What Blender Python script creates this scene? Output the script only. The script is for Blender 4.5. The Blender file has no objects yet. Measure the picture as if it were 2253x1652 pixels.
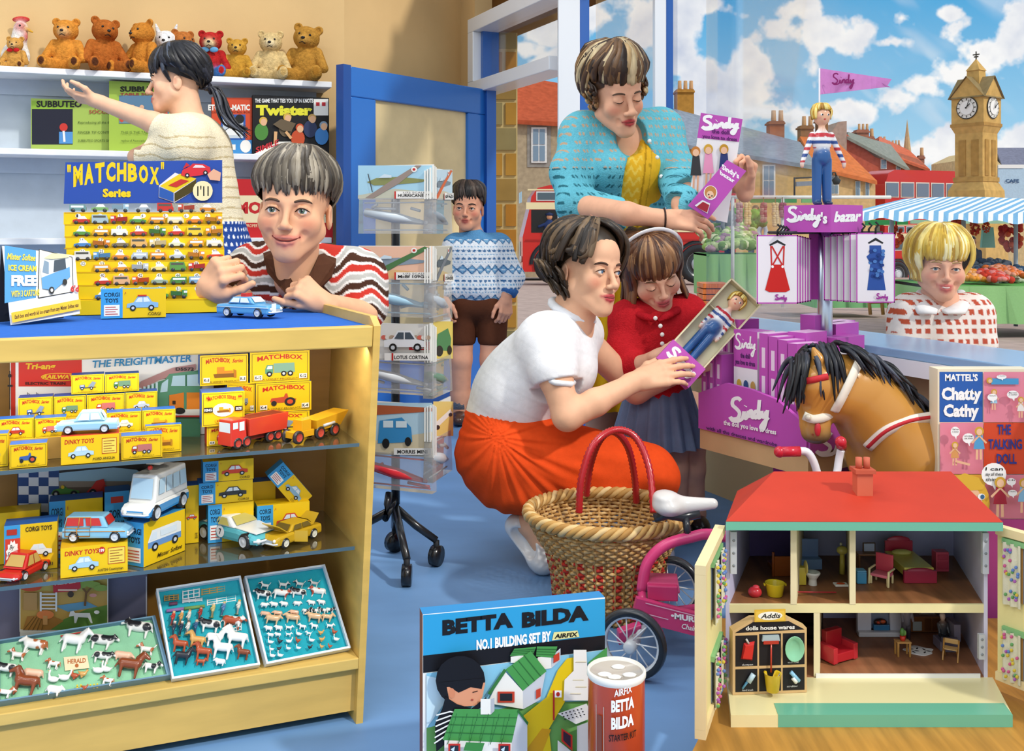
import bpy,math,random
import numpy as np
from mathutils import Vector,Matrix,Euler
rnd=random.Random(7)
S=bpy.context.scene
COL=S.collection
F,CX,HY,H=2250.0,1126.5,500.0,1.0
PI=math.pi
def V(*a):return Vector(a if len(a)>1 else a[0])
def W(px,py,Y):return Vector(((px-CX)*Y/F,Y,H-(py-HY)*Y/F))
def onz(px,py,z):
 Y=F*(H-z)/(py-HY);return W(px,py,Y)
def ray(px,py):return Vector(((px-CX)/F,1.0,-(py-HY)/F))
def hitplane(px,py,p,n):
 d=ray(px,py);o=Vector((0,0,H));return o+d*((p-o).dot(n)/d.dot(n))
def s2l(c):return c/12.92 if c<=.04045 else((c+.055)/1.055)**2.4
_hc={}
def hx(h):
 if isinstance(h,(tuple,list)):return tuple(h[:3])
 if h not in _hc:
  s=h.lstrip('#')
  if len(s)==3:s=''.join(ch*2 for ch in s)
  _hc[h]=tuple(s2l(int(s[i:i+2],16)/255)for i in(0,2,4))
 return _hc[h]
def mixc(a,b,t):
 a,b=hx(a),hx(b);return tuple(a[i]*(1-t)+b[i]*t for i in range(3))
MATS={}
def mat(kind):
 if kind in MATS:return MATS[kind]
 m=bpy.data.materials.new(kind);m.use_nodes=True
 nt=m.node_tree;N=nt.nodes;L=nt.links
 bs=N['Principled BSDF'];out=N['Material Output']
 at=N.new('ShaderNodeAttribute');at.attribute_name='Col'
 tc=N.new('ShaderNodeTexCoord')
 def noise(scale,detail=3,coord='Object',stretch=None):
  n=N.new('ShaderNodeTexNoise');n.inputs['Scale'].default_value=scale;n.inputs['Detail'].default_value=detail
  src=tc.outputs[coord]
  if stretch:
   mp=N.new('ShaderNodeMapping');mp.inputs['Scale'].default_value=stretch;L.new(src,mp.inputs[0]);src=mp.outputs[0]
  L.new(src,n.inputs['Vector']);return n.outputs['Fac']
 def vary(fac,lo,hi):
  mr=N.new('ShaderNodeMapRange');mr.inputs[1].default_value=.3;mr.inputs[2].default_value=.7
  mr.inputs[3].default_value=lo;mr.inputs[4].default_value=hi;L.new(fac,mr.inputs[0])
  mx=N.new('ShaderNodeVectorMath');mx.operation='SCALE';L.new(at.outputs['Color'],mx.inputs[0]);L.new(mr.outputs[0],mx.inputs['Scale'])
  return mx.outputs[0]
 def bump(fac,st,dist=.01):
  b=N.new('ShaderNodeBump');b.inputs['Strength'].default_value=st;b.inputs['Distance'].default_value=dist
  L.new(fac,b.inputs['Height']);L.new(b.outputs[0],bs.inputs['Normal'])
 base=at.outputs['Color'];ro,sp,me=.6,.25,0
 if kind=='paint':base=vary(noise(9,4),.93,1.06)
 elif kind=='print':ro,sp=.45,.3
 elif kind=='gloss':ro,sp=.22,.5
 elif kind=='skin':base=vary(noise(30,3),.95,1.05);ro,sp=.55,.3
 elif kind=='cloth':base=vary(noise(60,3),.95,1.04);bump(noise(400,2),.25,.002);ro,sp=.85,.1
 elif kind=='knit':base=vary(noise(120,3),.9,1.07);bump(noise(220,1),.6,.004);ro,sp=.9,.05
 elif kind=='fur':base=vary(noise(70,4),.72,1.2);bump(noise(160,3),.8,.006);ro,sp=.9,.05
 elif kind=='hair':base=vary(noise(40,3,'Object',(1,1,.25)),.7,1.3);ro,sp=.42,.4
 elif kind=='metal':ro,me=.28,1
 elif kind=='wood':base=vary(noise(5,5,'Object',(.35,2.2,5)),.86,1.1);ro,sp=.4,.35
 elif kind=='plank':base=vary(noise(7,5,'Object',(7,.6,1)),.7,1.2);ro,sp=.45,.3
 elif kind=='wall':base=vary(noise(2.2,5),.93,1.06);bump(noise(180,2),.08,.003);ro,sp=.8,.1
 elif kind=='floor':base=vary(noise(1.8,5,'Object',(1,2.2,1)),.86,1.13);ro,sp=.5,.25
 elif kind=='stone':base=vary(noise(4,5),.84,1.14);ro,sp=.9,.05
 elif kind=='leaf':base=vary(noise(14,3),.75,1.25);ro,sp=.7,.15
 if kind in('pane','film','shelfglass'):
  tr=N.new('ShaderNodeBsdfTransparent');gl=N.new('ShaderNodeBsdfGlossy');gl.inputs['Roughness'].default_value=.08
  df=N.new('ShaderNodeBsdfDiffuse');L.new(at.outputs['Color'],df.inputs[0])
  mx=N.new('ShaderNodeMixShader');m2=N.new('ShaderNodeMixShader');fr=N.new('ShaderNodeFresnel');fr.inputs[0].default_value=1.3
  f={'pane':.02,'film':.22,'shelfglass':.38}[kind]
  mx.inputs[0].default_value=f;L.new(tr.outputs[0],mx.inputs[1]);L.new(df.outputs[0],mx.inputs[2])
  mu=N.new('ShaderNodeMath');mu.operation='MULTIPLY';mu.inputs[1].default_value={'pane':.3,'film':.9,'shelfglass':.5}[kind]
  L.new(fr.outputs[0],mu.inputs[0]);L.new(mu.outputs[0],m2 .inputs[0])
  L.new(mx.outputs[0],m2 .inputs[1]);L.new(gl.outputs[0],m2 .inputs[2]);L.new(m2 .outputs[0],out.inputs[0])
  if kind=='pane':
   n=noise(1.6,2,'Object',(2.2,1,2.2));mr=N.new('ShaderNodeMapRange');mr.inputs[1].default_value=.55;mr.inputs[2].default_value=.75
   mr.inputs[3].default_value=.0;mr.inputs[4].default_value=.06;L.new(n,mr.inputs[0]);L.new(mr.outputs[0],mx.inputs[0])  # patchy pale diffuse imitates light streaks on the glass
 else:
  L.new(base,bs.inputs['Base Color'])
  bs.inputs['Roughness'].default_value=ro;bs.inputs['Metallic'].default_value=me
  bs.inputs['Specular IOR Level'].default_value=sp
 MATS[kind]=m;return m
def tag(o,label=None,cat=None,group=None,kind=None):
 if label:o['label']=label
 if cat:o['category']=cat
 if group:o['group']=group
 if kind:o['kind']=kind
 return o
def thing(name,label,cat,loc=(0,0,0),M=None,group=None):
 o=bpy.data.objects.new(name,None);COL.objects.link(o);o.empty_display_size=.02
 o.matrix_world=M if M is not None else Matrix.Translation(Vector(loc))
 o['mw']=[x for r in o.matrix_world for x in r]
 return tag(o,label,cat,group)
def mw(o):
 if 'mw' in o:a=list(o['mw']);return Matrix([a[i*4:i*4+4]for i in range(4)])
 return o.matrix_basis.copy()
KEYS=[('mw')]
def dup(root,M=None,loc=None,label=None,group=None,cat=None):
 r=root.copy();COL.objects.link(r)
 if M is None:M=Matrix.Translation(Vector(loc))
 r.matrix_world=M
 if 'mw' in r:r['mw']=[x for q in M for x in q]
 tag(r,label,cat,group)
 for ch in root.children:
  c=ch.copy();COL.objects.link(c);c.parent=r
  for g in ch.children:
   d=g.copy();COL.objects.link(d);d.parent=c
 return r
def frame(o,x,y=None,z=None):
 """4x4 from origin and axes (x, y given; z up by default)"""
 x=Vector(x).normalized();z=Vector(z or(0,0,1)).normalized()
 y=z.cross(x).normalized()if y is None else Vector(y).normalized()
 m=Matrix.Identity(4)
 for i in range(3):m[i][0],m[i][1],m[i][2],m[i][3]=x[i],y[i],z[i],o[i]
 return m
def rotz(a):return Matrix.Rotation(a,4,'Z')
def TR(*p):return Matrix.Translation(Vector(p))
_tc={}
_cap={}
def glyphs(s,bold,serif=False):
 k=(s,bold)
 if k in _tc:return _tc[k]
 def mk(t):
  c=bpy.data.curves.new('t','FONT');c.body=t;c.size=1;c.offset=bold;c.resolution_u=2;c.fill_mode='FRONT'
  o=bpy.data.objects.new('t',c);me=bpy.data.meshes.new_from_object(o)
  v=np.zeros(len(me.vertices)*3);me.vertices.foreach_get('co',v);v=v.reshape(-1,3)
  f=[tuple(p.vertices)for p in me.polygons]
  bpy.data.objects.remove(o);bpy.data.curves.remove(c);bpy.data.meshes.remove(me)
  return v,f
 if bold not in _cap:v,_=mk('H');_cap[bold]=(v[:,1].min(),v[:,1].max())
 lo,hi=_cap[bold]
 v,f=mk(s)
 if len(v):
  x0,x1=v[:,0].min(),v[:,0].max()
  v=np.stack([(v[:,0]-x0)/max(x1-x0,1e-6),(v[:,1]-lo)/(hi-lo)],1)
 _tc[k]=(v,f);return _tc[k]
class B:
 def __init__(s):s.v=[];s.f=[];s.c=[];s.m=[];s.s=[];s.M=None;s.mat='paint';s.mats=[]
 def add(s,vs,fs,col,mat=None,smooth=False):
  k=len(s.v)
  if s.M is not None:vs=[s.M@Vector(p)for p in vs]
  s.v+=[tuple(p)for p in vs]
  mt=mat or s.mat
  if mt not in s.mats:s.mats.append(mt)
  mi=s.mats.index(mt);multi=isinstance(col,list)
  for i,f in enumerate(fs):
   s.f.append(tuple(k+j for j in f));s.c.append(hx(col[i]if multi else col));s.m.append(mi);s.s.append(smooth)
  return s
 def box(s,c,d,col,mat=None,M=None):
  x,y,z=d[0]/2,d[1]/2,d[2]/2
  vs=[Vector((c[0]+i*x,c[1]+j*y,c[2]+k*z))for i in(-1,1)for j in(-1,1)for k in(-1,1)]
  if M is not None:vs=[M@p for p in vs]
  return s.add(vs,[(0,1,3,2),(4,6,7,5),(0,4,5,1),(2,3,7,6),(0,2,6,4),(1,5,7,3)],col,mat)
 def bx(s,lo,hi,col,mat=None):
  return s.box([(lo[i]+hi[i])/2 for i in range(3)],[hi[i]-lo[i]for i in range(3)],col,mat)
 def hexa(s,bot,top,col,mat=None):
  n=len(bot);vs=list(bot)+list(top)
  fs=[tuple(range(n-1,-1,-1)),tuple(range(n,2*n))]+[(i,(i+1)%n,n+(i+1)%n,n+i)for i in range(n)]
  return s.add(vs,fs,col,mat)
 def prism(s,pts,z0,z1,col,mat=None,M=None,capcol=None,smooth=False):
  """polygon in local xy extruded z0..z1"""
  M=M or Matrix.Identity(4);n=len(pts)
  vs=[M@Vector((p[0],p[1],z))for z in(z0,z1)for p in pts]
  s.add(vs,[(i,(i+1)%n,n+(i+1)%n,n+i)for i in range(n)],col,mat,smooth)
  return s.add(vs,[tuple(range(n-1,-1,-1)),tuple(range(n,2*n))],capcol or col,mat)
 def tube(s,pts,r,col,n=8,mat=None,closed=False,flat=1.0,up=None,smooth=True,caps=True):
  pts=[Vector(p)for p in pts];m=len(pts);rs=r if isinstance(r,(list,tuple))else[r]*m
  vs=[];prev=None
  for i,p in enumerate(pts):
   t=(pts[(i+1)%m]-pts[i-1])if closed else(pts[min(i+1,m-1)]-pts[max(i-1,0)])
   t=t.normalized()if t.length>1e-9 else Vector((0,0,1))
   if prev is None:
    a=Vector(up)if up else(Vector((0,0,1))if abs(t.z)<.9 else Vector((1,0,0)))
   else:a=prev
   x=a-t*a.dot(t);x=x.normalized()if x.length>1e-6 else t.orthogonal().normalized()
   prev=x;y=t.cross(x)
   for j in range(n):
    q=2*PI*j/n;vs.append(p+x*(rs[i]*math.cos(q)*flat)+y*(rs[i]*math.sin(q)))
  fs=[]
  for i in range(m if closed else m-1):
   i2=(i+1)%m
   for j in range(n):fs.append((i*n+j,i*n+(j+1)%n,i2*n+(j+1)%n,i2*n+j))
  if not closed and caps:fs+=[tuple(range(n-1,-1,-1)),tuple(range((m-1)*n,m*n))]
  c=col
  if isinstance(col,list)and len(col)==m-1:c=[col[i]for i in range(m-1)for _ in range(n)]+[col[0],col[-1]]
  return s.add(vs,fs,c,mat,smooth)
 def lathe(s,prof,col,n=24,mat=None,M=None,smooth=True,a0=0,a1=2*PI,fn=None):
  M=M or Matrix.Identity(4);full=abs(a1-a0-2*PI)<1e-6;k=n if full else n+1;vs=[]
  for r,z in prof:
   for j in range(k):
    a=a0+(a1-a0)*j/n;rr=r*(fn(a,z)if fn else 1);vs.append(M@Vector((rr*math.cos(a),rr*math.sin(a),z)))
  fs=[];cs=[]
  for i in range(len(prof)-1):
   for j in range(n):
    j2=(j+1)%k;fs.append((i*k+j,i*k+j2,(i+1)*k+j2,(i+1)*k+j));cs.append(col[i]if isinstance(col,list)else col)
  return s.add(vs,fs,cs,mat,smooth)
 def ell(s,c,r,col,mat=None,R=None,nu=14,nv=9):
  c=Vector(c);r=(r,r,r)if isinstance(r,(int,float))else r;vs=[]
  for i in range(nv+1):
   t=PI*i/nv
   for j in range(nu):
    a=2*PI*j/nu;p=Vector((r[0]*math.sin(t)*math.cos(a),r[1]*math.sin(t)*math.sin(a),r[2]*math.cos(t)))
    vs.append(c+(R@p if R is not None else p))
  fs=[(i*nu+j,(i+1)*nu+j,(i+1)*nu+(j+1)%nu,i*nu+(j+1)%nu)for i in range(nv)for j in range(nu)]
  return s.add(vs,fs,col,mat,True)
 def build(s,name,parent=None,label=None,cat=None,group=None,kind=None,bevel=0,local=False,origin=None):
  """geometry is in world space unless local (then in the parent's space)"""
  vs=np.array(s.v,dtype=np.float64).reshape(-1,3);off=None
  if parent is not None and not local:
   inv=np.array(wmat(parent).inverted());vs=vs@inv[:3,:3].T+inv[:3,3]
  elif parent is None and len(vs):
   off=Vector(origin)if origin is not None else Vector((*(vs[:,:2].min(0)+vs[:,:2].max(0))/2,vs[:,2].min()));vs=vs-np.array(off)
  me=bpy.data.meshes.new(name);me.from_pydata(vs.tolist(),[],s.f)
  a=me.attributes.new('Col','FLOAT_COLOR','FACE')
  c=np.ones((len(s.f),4),np.float32);c[:,:3]=np.array(s.c,np.float32).reshape(-1,3);a.data.foreach_set('color',c.ravel())
  for m in s.mats:me.materials.append(mat(m))
  me.polygons.foreach_set('material_index',np.array(s.m,np.int32));me.polygons.foreach_set('use_smooth',np.array(s.s,bool))
  me.update()
  o=bpy.data.objects.new(name,me);COL.objects.link(o)
  if parent is not None:o.parent=parent
  elif off is not None:o.location=off
  if bevel:
   b=o.modifiers.new('b','BEVEL');b.width=bevel;b.segments=2;b.limit_method='ANGLE';b.angle_limit=.6
  return tag(o,label,cat,group,kind)
def wmat(o):
 m=mw(o)
 while o.parent is not None:o=o.parent;m=mw(o)@m
 return m
class Art:
 """prints in (u,v) on a face: o origin, U,V vectors of one unit"""
 def __init__(s,b,o,U,Vv,step=.00022,mat='print',lay=1,flip=False):
  s.b=b;s.o=Vector(o);s.U=Vector(U);s.V=Vector(Vv);s.n=s.U.cross(s.V).normalized()*(-1 if flip else 1);s.step=step;s.mat=mat;s.lay=lay
 def P(s,u,v):return s.o+s.U*u+s.V*v+s.n*(s.step*s.lay)
 def poly(s,pts,col):
  vs=[s.P(*p)for p in pts];s.lay+=1
  s.b.add(vs,[tuple(range(len(vs)))],col,s.mat);return s
 def rect(s,a,b,c,d,col):return s.poly([(a,b),(c,b),(c,d),(a,d)],col)
 def frame(s,a,b,c,d,w,col,wv=None):
  wv=wv or w
  s.rect(a,b,c,b+wv,col);s.lay-=1;s.rect(a,d-wv,c,d,col);s.lay-=1
  s.rect(a,b,a+w,d,col);s.lay-=1;return s.rect(c-w,b,c,d,col)
 def disc(s,u,v,r,col,rv=None,n=18,a0=0,a1=2*PI):
  rv=rv or r;return s.poly([(u+r*math.cos(a0+(a1-a0)*i/n),v+rv*math.sin(a0+(a1-a0)*i/n))for i in range(n+(abs(a1-a0)<6.2))],col)
 def line(s,pts,w,col,asp=1.0):
  """polyline ribbon; w in u units, asp = length of a v unit / length of a u unit; w may be a list"""
  n=len(pts);ws=w if isinstance(w,list)else[w]*n;l=[];r=[]
  for i,p in enumerate(pts):
   a=pts[max(i-1,0)];c=pts[min(i+1,n-1)]
   dx,dy=c[0]-a[0],(c[1]-a[1])*asp;q=math.hypot(dx,dy)or 1;nx,ny=-dy/q*ws[i]/2,dx/q*ws[i]/2/asp
   l.append((p[0]+nx,p[1]+ny));r.append((p[0]-nx,p[1]-ny))
  L0=s.lay;vs=[]
  for k in range(2):
   for i,p in enumerate((l,r)[k]):s.lay=L0+.02*i;vs.append(s.P(*p))
  s.lay=L0+1
  s.b.add(vs,[(n+i,n+i+1,i+1,i)for i in range(n-1)],col,s.mat);return s
 def text(s,t,u,v,w,h,col,bold=.02,shear=0,rise=0,arc=0,keep=False):
  """string whose caps fill w x h, lower left corner at u,v; rise = v gained over the width, arc = bow in v"""
  g,f=glyphs(t,bold);vs=[]
  for x,y in g:vs.append(s.P(u+x*w+shear*y*h,v+y*h+rise*x+arc*4*x*(1-x)))
  s.lay+=1;s.b.add(vs,f,col,s.mat);return s
 def script(s,strokes,u,v,w,h,th,col,asp=1.0):
  for st in strokes:
   p=smooth_path(st);s.line([(u+x*w,v+y*h)for x,y in p],th,col,asp);s.lay-=.5
  s.lay+=1;return s
class Px(Art):
 """the same, but u,v are photograph pixels cast onto the face's plane"""
 def __init__(s,b,p,n,step=.0004,mat='print',lay=1):
  s.b=b;s.p=Vector(p);s.n=Vector(n).normalized();s.step=step;s.mat=mat;s.lay=lay
  if s.n.dot(Vector((0,0,H))-s.p)<0:s.n.negate()
 def P(s,u,v):return hitplane(u,v,s.p,s.n)+s.n*(s.step*s.lay)
 def text(s,t,u,v,w,h,col,bold=.02,shear=0,rise=0,arc=0,keep=False):return Art.text(s,t,u,v,w,-h,col,bold,-shear,-rise,-arc)
def smooth_path(p,k=5):
 if len(p)<3:return p
 out=[]
 for i in range(len(p)-1):
  a,b,c,d=p[max(i-1,0)],p[i],p[i+1],p[min(i+2,len(p)-1)]
  for j in range(k):
   t=j/k;out.append(tuple(.5*((2*b[q])+(c[q]-a[q])*t+(2*a[q]-5*b[q]+4*c[q]-d[q])*t*t+(3*b[q]-a[q]-3*c[q]+d[q])*t**3)for q in range(len(b))))
 return out+[tuple(p[-1])]
SINDY=[[(.27,.93),(.2,1.0),(.08,.96),(.06,.8),(.16,.68),(.24,.55),(.2,.4),(.08,.36),(.0,.42),(.1,.3),(.3,.36),(.36,.6)],[(.36,.6),(.37,.42),(.42,.4),(.47,.6)],[(.39,.75),(.40,.77)],[(.47,.62),(.47,.4)],[(.47,.5),(.53,.62),(.57,.56),(.57,.42),(.62,.42)],[(.72,.58),(.66,.6),(.62,.5),(.66,.4),(.73,.5)],[(.76,.95),(.73,.5),(.75,.4),(.8,.46)],[(.82,.62),(.83,.47),(.88,.43),(.94,.6)],[(.97,.64),(.93,.3),(.86,.05),(.8,.12),(.88,.27),(1.0,.42)]]
def sindy(a,u,v,w,h,th,col,asp=1.0):return a.script(SINDY,u,v,w,h,th,col,asp)
def RC(a,b,ra,rb=None,k=.012,col=None,op='+'):return dict(t='rc',a=np.array(a,np.float32),b=np.array(b,np.float32),ra=ra,rb=ra if rb is None else rb,k=k,col=col,op=op)
def EL(c,r,R=None,k=.012,col=None,op='+',soft=.35,alpha=1.0):
 r=(r,r,r)if isinstance(r,(int,float))else r
 return dict(t='el',c=np.array(c,np.float32),r=np.array(r,np.float32),R=None if R is None else np.array(R.to_3x3(),np.float32),k=k,col=col,op=op,soft=soft,alpha=alpha)
def CYL(a,b,r,op='x',k=0,col=None):return dict(t='cy',a=np.array(a,np.float32),b=np.array(b,np.float32),ra=r,rb=r,k=k,col=col,op=op)
def CH(pts,rs,k=.012,col=None):return[RC(pts[i],pts[i+1],rs[i],rs[i+1],k,col)for i in range(len(pts)-1)]
def _dist(p,X,Y,Z):
 if p['t']=='el':
  c=p['c'];x,y,z=X-c[0],Y-c[1],Z-c[2]
  if p['R']is not None:
   R=p['R'];x,y,z=R[0,0]*x+R[1,0]*y+R[2,0]*z,R[0,1]*x+R[1,1]*y+R[2,1]*z,R[0,2]*x+R[1,2]*y+R[2,2]*z
  r=p['r'];x2,y2,z2=x/r[0],y/r[1],z/r[2]
  k0=np.sqrt(x2*x2+y2*y2+z2*z2);x3,y3,z3=x2/r[0],y2/r[1],z2/r[2]
  k1=np.sqrt(x3*x3+y3*y3+z3*z3)+1e-9;return k0*(k0-1)/k1
 a,b=p['a'],p['b'];ba=b-a;L2=float(ba@ba)+1e-12
 x,y,z=X-a[0],Y-a[1],Z-a[2]
 t=(x*ba[0]+y*ba[1]+z*ba[2])/L2
 if p['t']=='cy':
  q=np.sqrt(np.maximum((x-ba[0]*t)**2+(y-ba[1]*t)**2+(z-ba[2]*t)**2,0))-p['ra'];l=math.sqrt(L2)
  return np.maximum(q,np.abs(t-.5)*l-l*.5)
 t=np.clip(t,0,1)
 return np.sqrt((x-ba[0]*t)**2+(y-ba[1]*t)**2+(z-ba[2]*t)**2)-(p['ra']+(p['rb']-p['ra'])*t)
def _bb(p):
 if p['t']=='el':m=float(p['r'].max())if p['R']is not None else p['r'];return p['c']-m,p['c']+m
 m=max(p['ra'],p['rb']);return np.minimum(p['a'],p['b'])-m,np.maximum(p['a'],p['b'])+m
def sdf_mesh(prims,res,base='#e8b08c',tau=.002,colfn=None,jit=0,clip=None):
 """surface of the smooth union -> verts, quads, colours"""
 solid=[p for p in prims if p['op']=='+']
 lo=np.min([_bb(p)[0]for p in solid],0)-res*4;hi=np.max([_bb(p)[1]for p in solid],0)+res*4
 if clip:lo=np.maximum(lo,clip[0]);hi=np.minimum(hi,clip[1])
 n=np.ceil((hi-lo)/res).astype(int)+1
 ax=[lo[i]+res*np.arange(n[i],dtype=np.float32)for i in range(3)]
 D=np.full(n,1.0,np.float32)
 for p in prims:
  if p['op']=='p':continue
  a,b=_bb(p);m=p['k']+3*res
  i0=np.clip(np.floor((a-m-lo)/res).astype(int),0,n);i1=np.clip(np.ceil((b+m-lo)/res).astype(int)+1,0,n)
  if(i1<=i0).any():continue
  sl=tuple(slice(i0[q],i1[q])for q in range(3))
  d=_dist(p,ax[0][sl[0]][:,None,None],ax[1][sl[1]][None,:,None],ax[2][sl[2]][None,None,:]).astype(np.float32)
  A=D[sl];k=p['k']
  if p['op']=='+':
   if k>0:h=np.clip(.5+.5*(A-d)/k,0,1);D[sl]=A*(1-h)+d*h-k*h*(1-h)
   else:D[sl]=np.minimum(A,d)
  elif p['op']=='-':
   h=np.clip(.5-.5*(A+d)/k,0,1);D[sl]=A*(1-h)-d*h+k*h*(1-h)
  elif p['op']=='x':D[sl]=np.maximum(A,-d)
 s=D<0
 any_=np.zeros(n-1,bool);all_=np.ones(n-1,bool);sh=[(i,j,k)for i in(0,1)for j in(0,1)for k in(0,1)]
 for i,j,k in sh:
  q=s[i:n[0]-1+i,j:n[1]-1+j,k:n[2]-1+k];any_|=q;all_&=q
 I=np.argwhere(any_&~all_)
 if len(I)==0:return np.zeros((0,3)),np.zeros((0,4),int),np.zeros((0,3))
 cv=np.stack([D[I[:,0]+i,I[:,1]+j,I[:,2]+k]for i,j,k in sh],1)
 acc=np.zeros((len(I),3));cnt=np.zeros(len(I));shn=np.array(sh)
 for a in range(8):
  for b in range(a+1,8):
   if abs(shn[a]-shn[b]).sum()!=1:continue
   va,vb=cv[:,a],cv[:,b];m=(va<0)!=(vb<0);t=np.where(m,va/np.where(m,va-vb,1),0)
   acc+=m[:,None]*(shn[a]+(shn[b]-shn[a])*t[:,None]);cnt+=m
 vs=lo+res*(I+acc/cnt[:,None])
 idx=np.full(n-1,-1,np.int32);idx[tuple(I.T)]=np.arange(len(I));fs=[]
 for x in range(3):
  y,z=(x+1)%3,(x+2)%3
  sl0=[slice(None)]*3;sl1=[slice(None)]*3;sl0[x]=slice(0,n[x]-1);sl1[x]=slice(1,n[x])
  E=np.argwhere(s[tuple(sl0)]!=s[tuple(sl1)])
  E=E[(E[:,y]>0)&(E[:,z]>0)&(E[:,y]<n[y]-1)&(E[:,z]<n[z]-1)]
  sg=s[tuple(E.T)];q=[]
  for dy,dz in((0,0),(1,0),(1,1),(0,1)):
   e=E.copy();e[:,y]-=dy;e[:,z]-=dz;q.append(idx[tuple(e.T)])
  q=np.stack(q,1);q[sg]=q[sg][:,::-1];fs.append(q[:,::-1])
 fs=np.concatenate(fs)
 del D,s,any_,all_,idx
 X,Y,Z=vs[:,0],vs[:,1],vs[:,2]
 cols=np.zeros((len(vs),3));wt=np.full(len(vs),1e-12);bc=np.array(hx(base));cols+=bc*1e-12
 for p in solid:
  c=np.array(hx(p['col']))if p['col']else bc
  w=np.exp(-np.clip(_dist(p,X,Y,Z),-.02,.3)/tau);cols+=w[:,None]*c;wt+=w
 cols/=wt[:,None]
 for p in prims:
  if p['op']=='p':
   d=_dist(p,X,Y,Z);rr=float(p['r'].min())if p['t']=='el' else p['ra']
   w=np.clip(-d/(rr*p.get('soft',.35)),0,1)*p.get('alpha',1);cols=cols*(1-w[:,None])+np.array(hx(p['col']))*w[:,None]
  elif p['op']in '-x' and p['col']:
   w=np.exp(-np.clip(np.abs(_dist(p,X,Y,Z)),0,.3)/tau)[:,None];w=np.clip(w*1.3,0,1);cols=cols*(1-w)+np.array(hx(p['col']))*w
 if colfn is not None:cols=colfn(vs,cols)
 return vs,fs,cols
class NP:
 """collects vertex-coloured surfaces into one mesh"""
 def __init__(s):s.V=[];s.Fq=[];s.C=[];s.n=0
 def add(s,vs,fs,cs):s.V.append(vs);s.Fq.append(fs+s.n);s.C.append(cs);s.n+=len(vs);return s
 def sdf(s,prims,res,**k):return s.add(*sdf_mesh(prims,res,**k))
 def build(s,name,matk,parent=None,local=False,label=None,cat=None,group=None,kind=None,origin=None):
  vs=np.concatenate(s.V);fs=np.concatenate(s.Fq);cs=np.concatenate(s.C);off=None
  if parent is not None and not local:
   inv=np.array(wmat(parent).inverted());vs=vs@inv[:3,:3].T+inv[:3,3]
  elif parent is None:
   off=Vector(origin)if origin is not None else Vector((*(vs[:,:2].min(0)+vs[:,:2].max(0))/2,vs[:,2].min()));vs=vs-np.array(off)
  me=bpy.data.meshes.new(name);me.vertices.add(len(vs));me.vertices.foreach_set('co',vs.astype(np.float32).ravel())
  nf=len(fs);me.loops.add(nf*4);me.loops.foreach_set('vertex_index',fs.astype(np.int32).ravel())
  me.polygons.add(nf);me.polygons.foreach_set('loop_start',np.arange(0,nf*4,4,dtype=np.int32))
  me.polygons.foreach_set('use_smooth',np.ones(nf,bool))
  me.update(calc_edges=True);me.validate()
  a=me.attributes.new('Col','FLOAT_COLOR','POINT');c=np.ones((len(vs),4),np.float32);c[:,:3]=cs;a.data.foreach_set('color',c.ravel())
  me.materials.append(mat(matk));o=bpy.data.objects.new(name,me);COL.objects.link(o)
  if parent is not None:o.parent=parent
  elif off is not None:o.location=off
  return tag(o,label,cat,group,kind)
def solid(name,prims,res,matk,parent=None,**k):
 kw={q:k.pop(q)for q in('base','tau','colfn','clip')if q in k}
 return NP().sdf(prims,res,**kw).build(name,matk,parent,**k)
cam=bpy.data.cameras.new('camera');co=bpy.data.objects.new('camera',cam);COL.objects.link(co)
co.location=(0,0,H);co.rotation_euler=(PI/2,0,0);cam.sensor_fit='HORIZONTAL';cam.sensor_width=36;cam.lens=36*F/2253
cam.shift_y=-(826-HY)/2253;cam.clip_start=.02;cam.clip_end=500;S.camera=co
S.view_settings.view_transform='Standard';S.view_settings.look='None';S.view_settings.gamma=1;S.view_settings.use_curve_mapping=False
S.view_settings.exposure=0.0
S.cycles.max_bounces=4;S.cycles.diffuse_bounces=2;S.cycles.use_adaptive_sampling=True;S.cycles.adaptive_threshold=.04;S.cycles.glossy_bounces=2;S.cycles.transparent_max_bounces=12;S.cycles.transmission_bounces=2
S.cycles.use_denoising=True;S.cycles.caustics_reflective=False;S.cycles.caustics_refractive=False
S.cycles.sample_clamp_indirect=4
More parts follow.
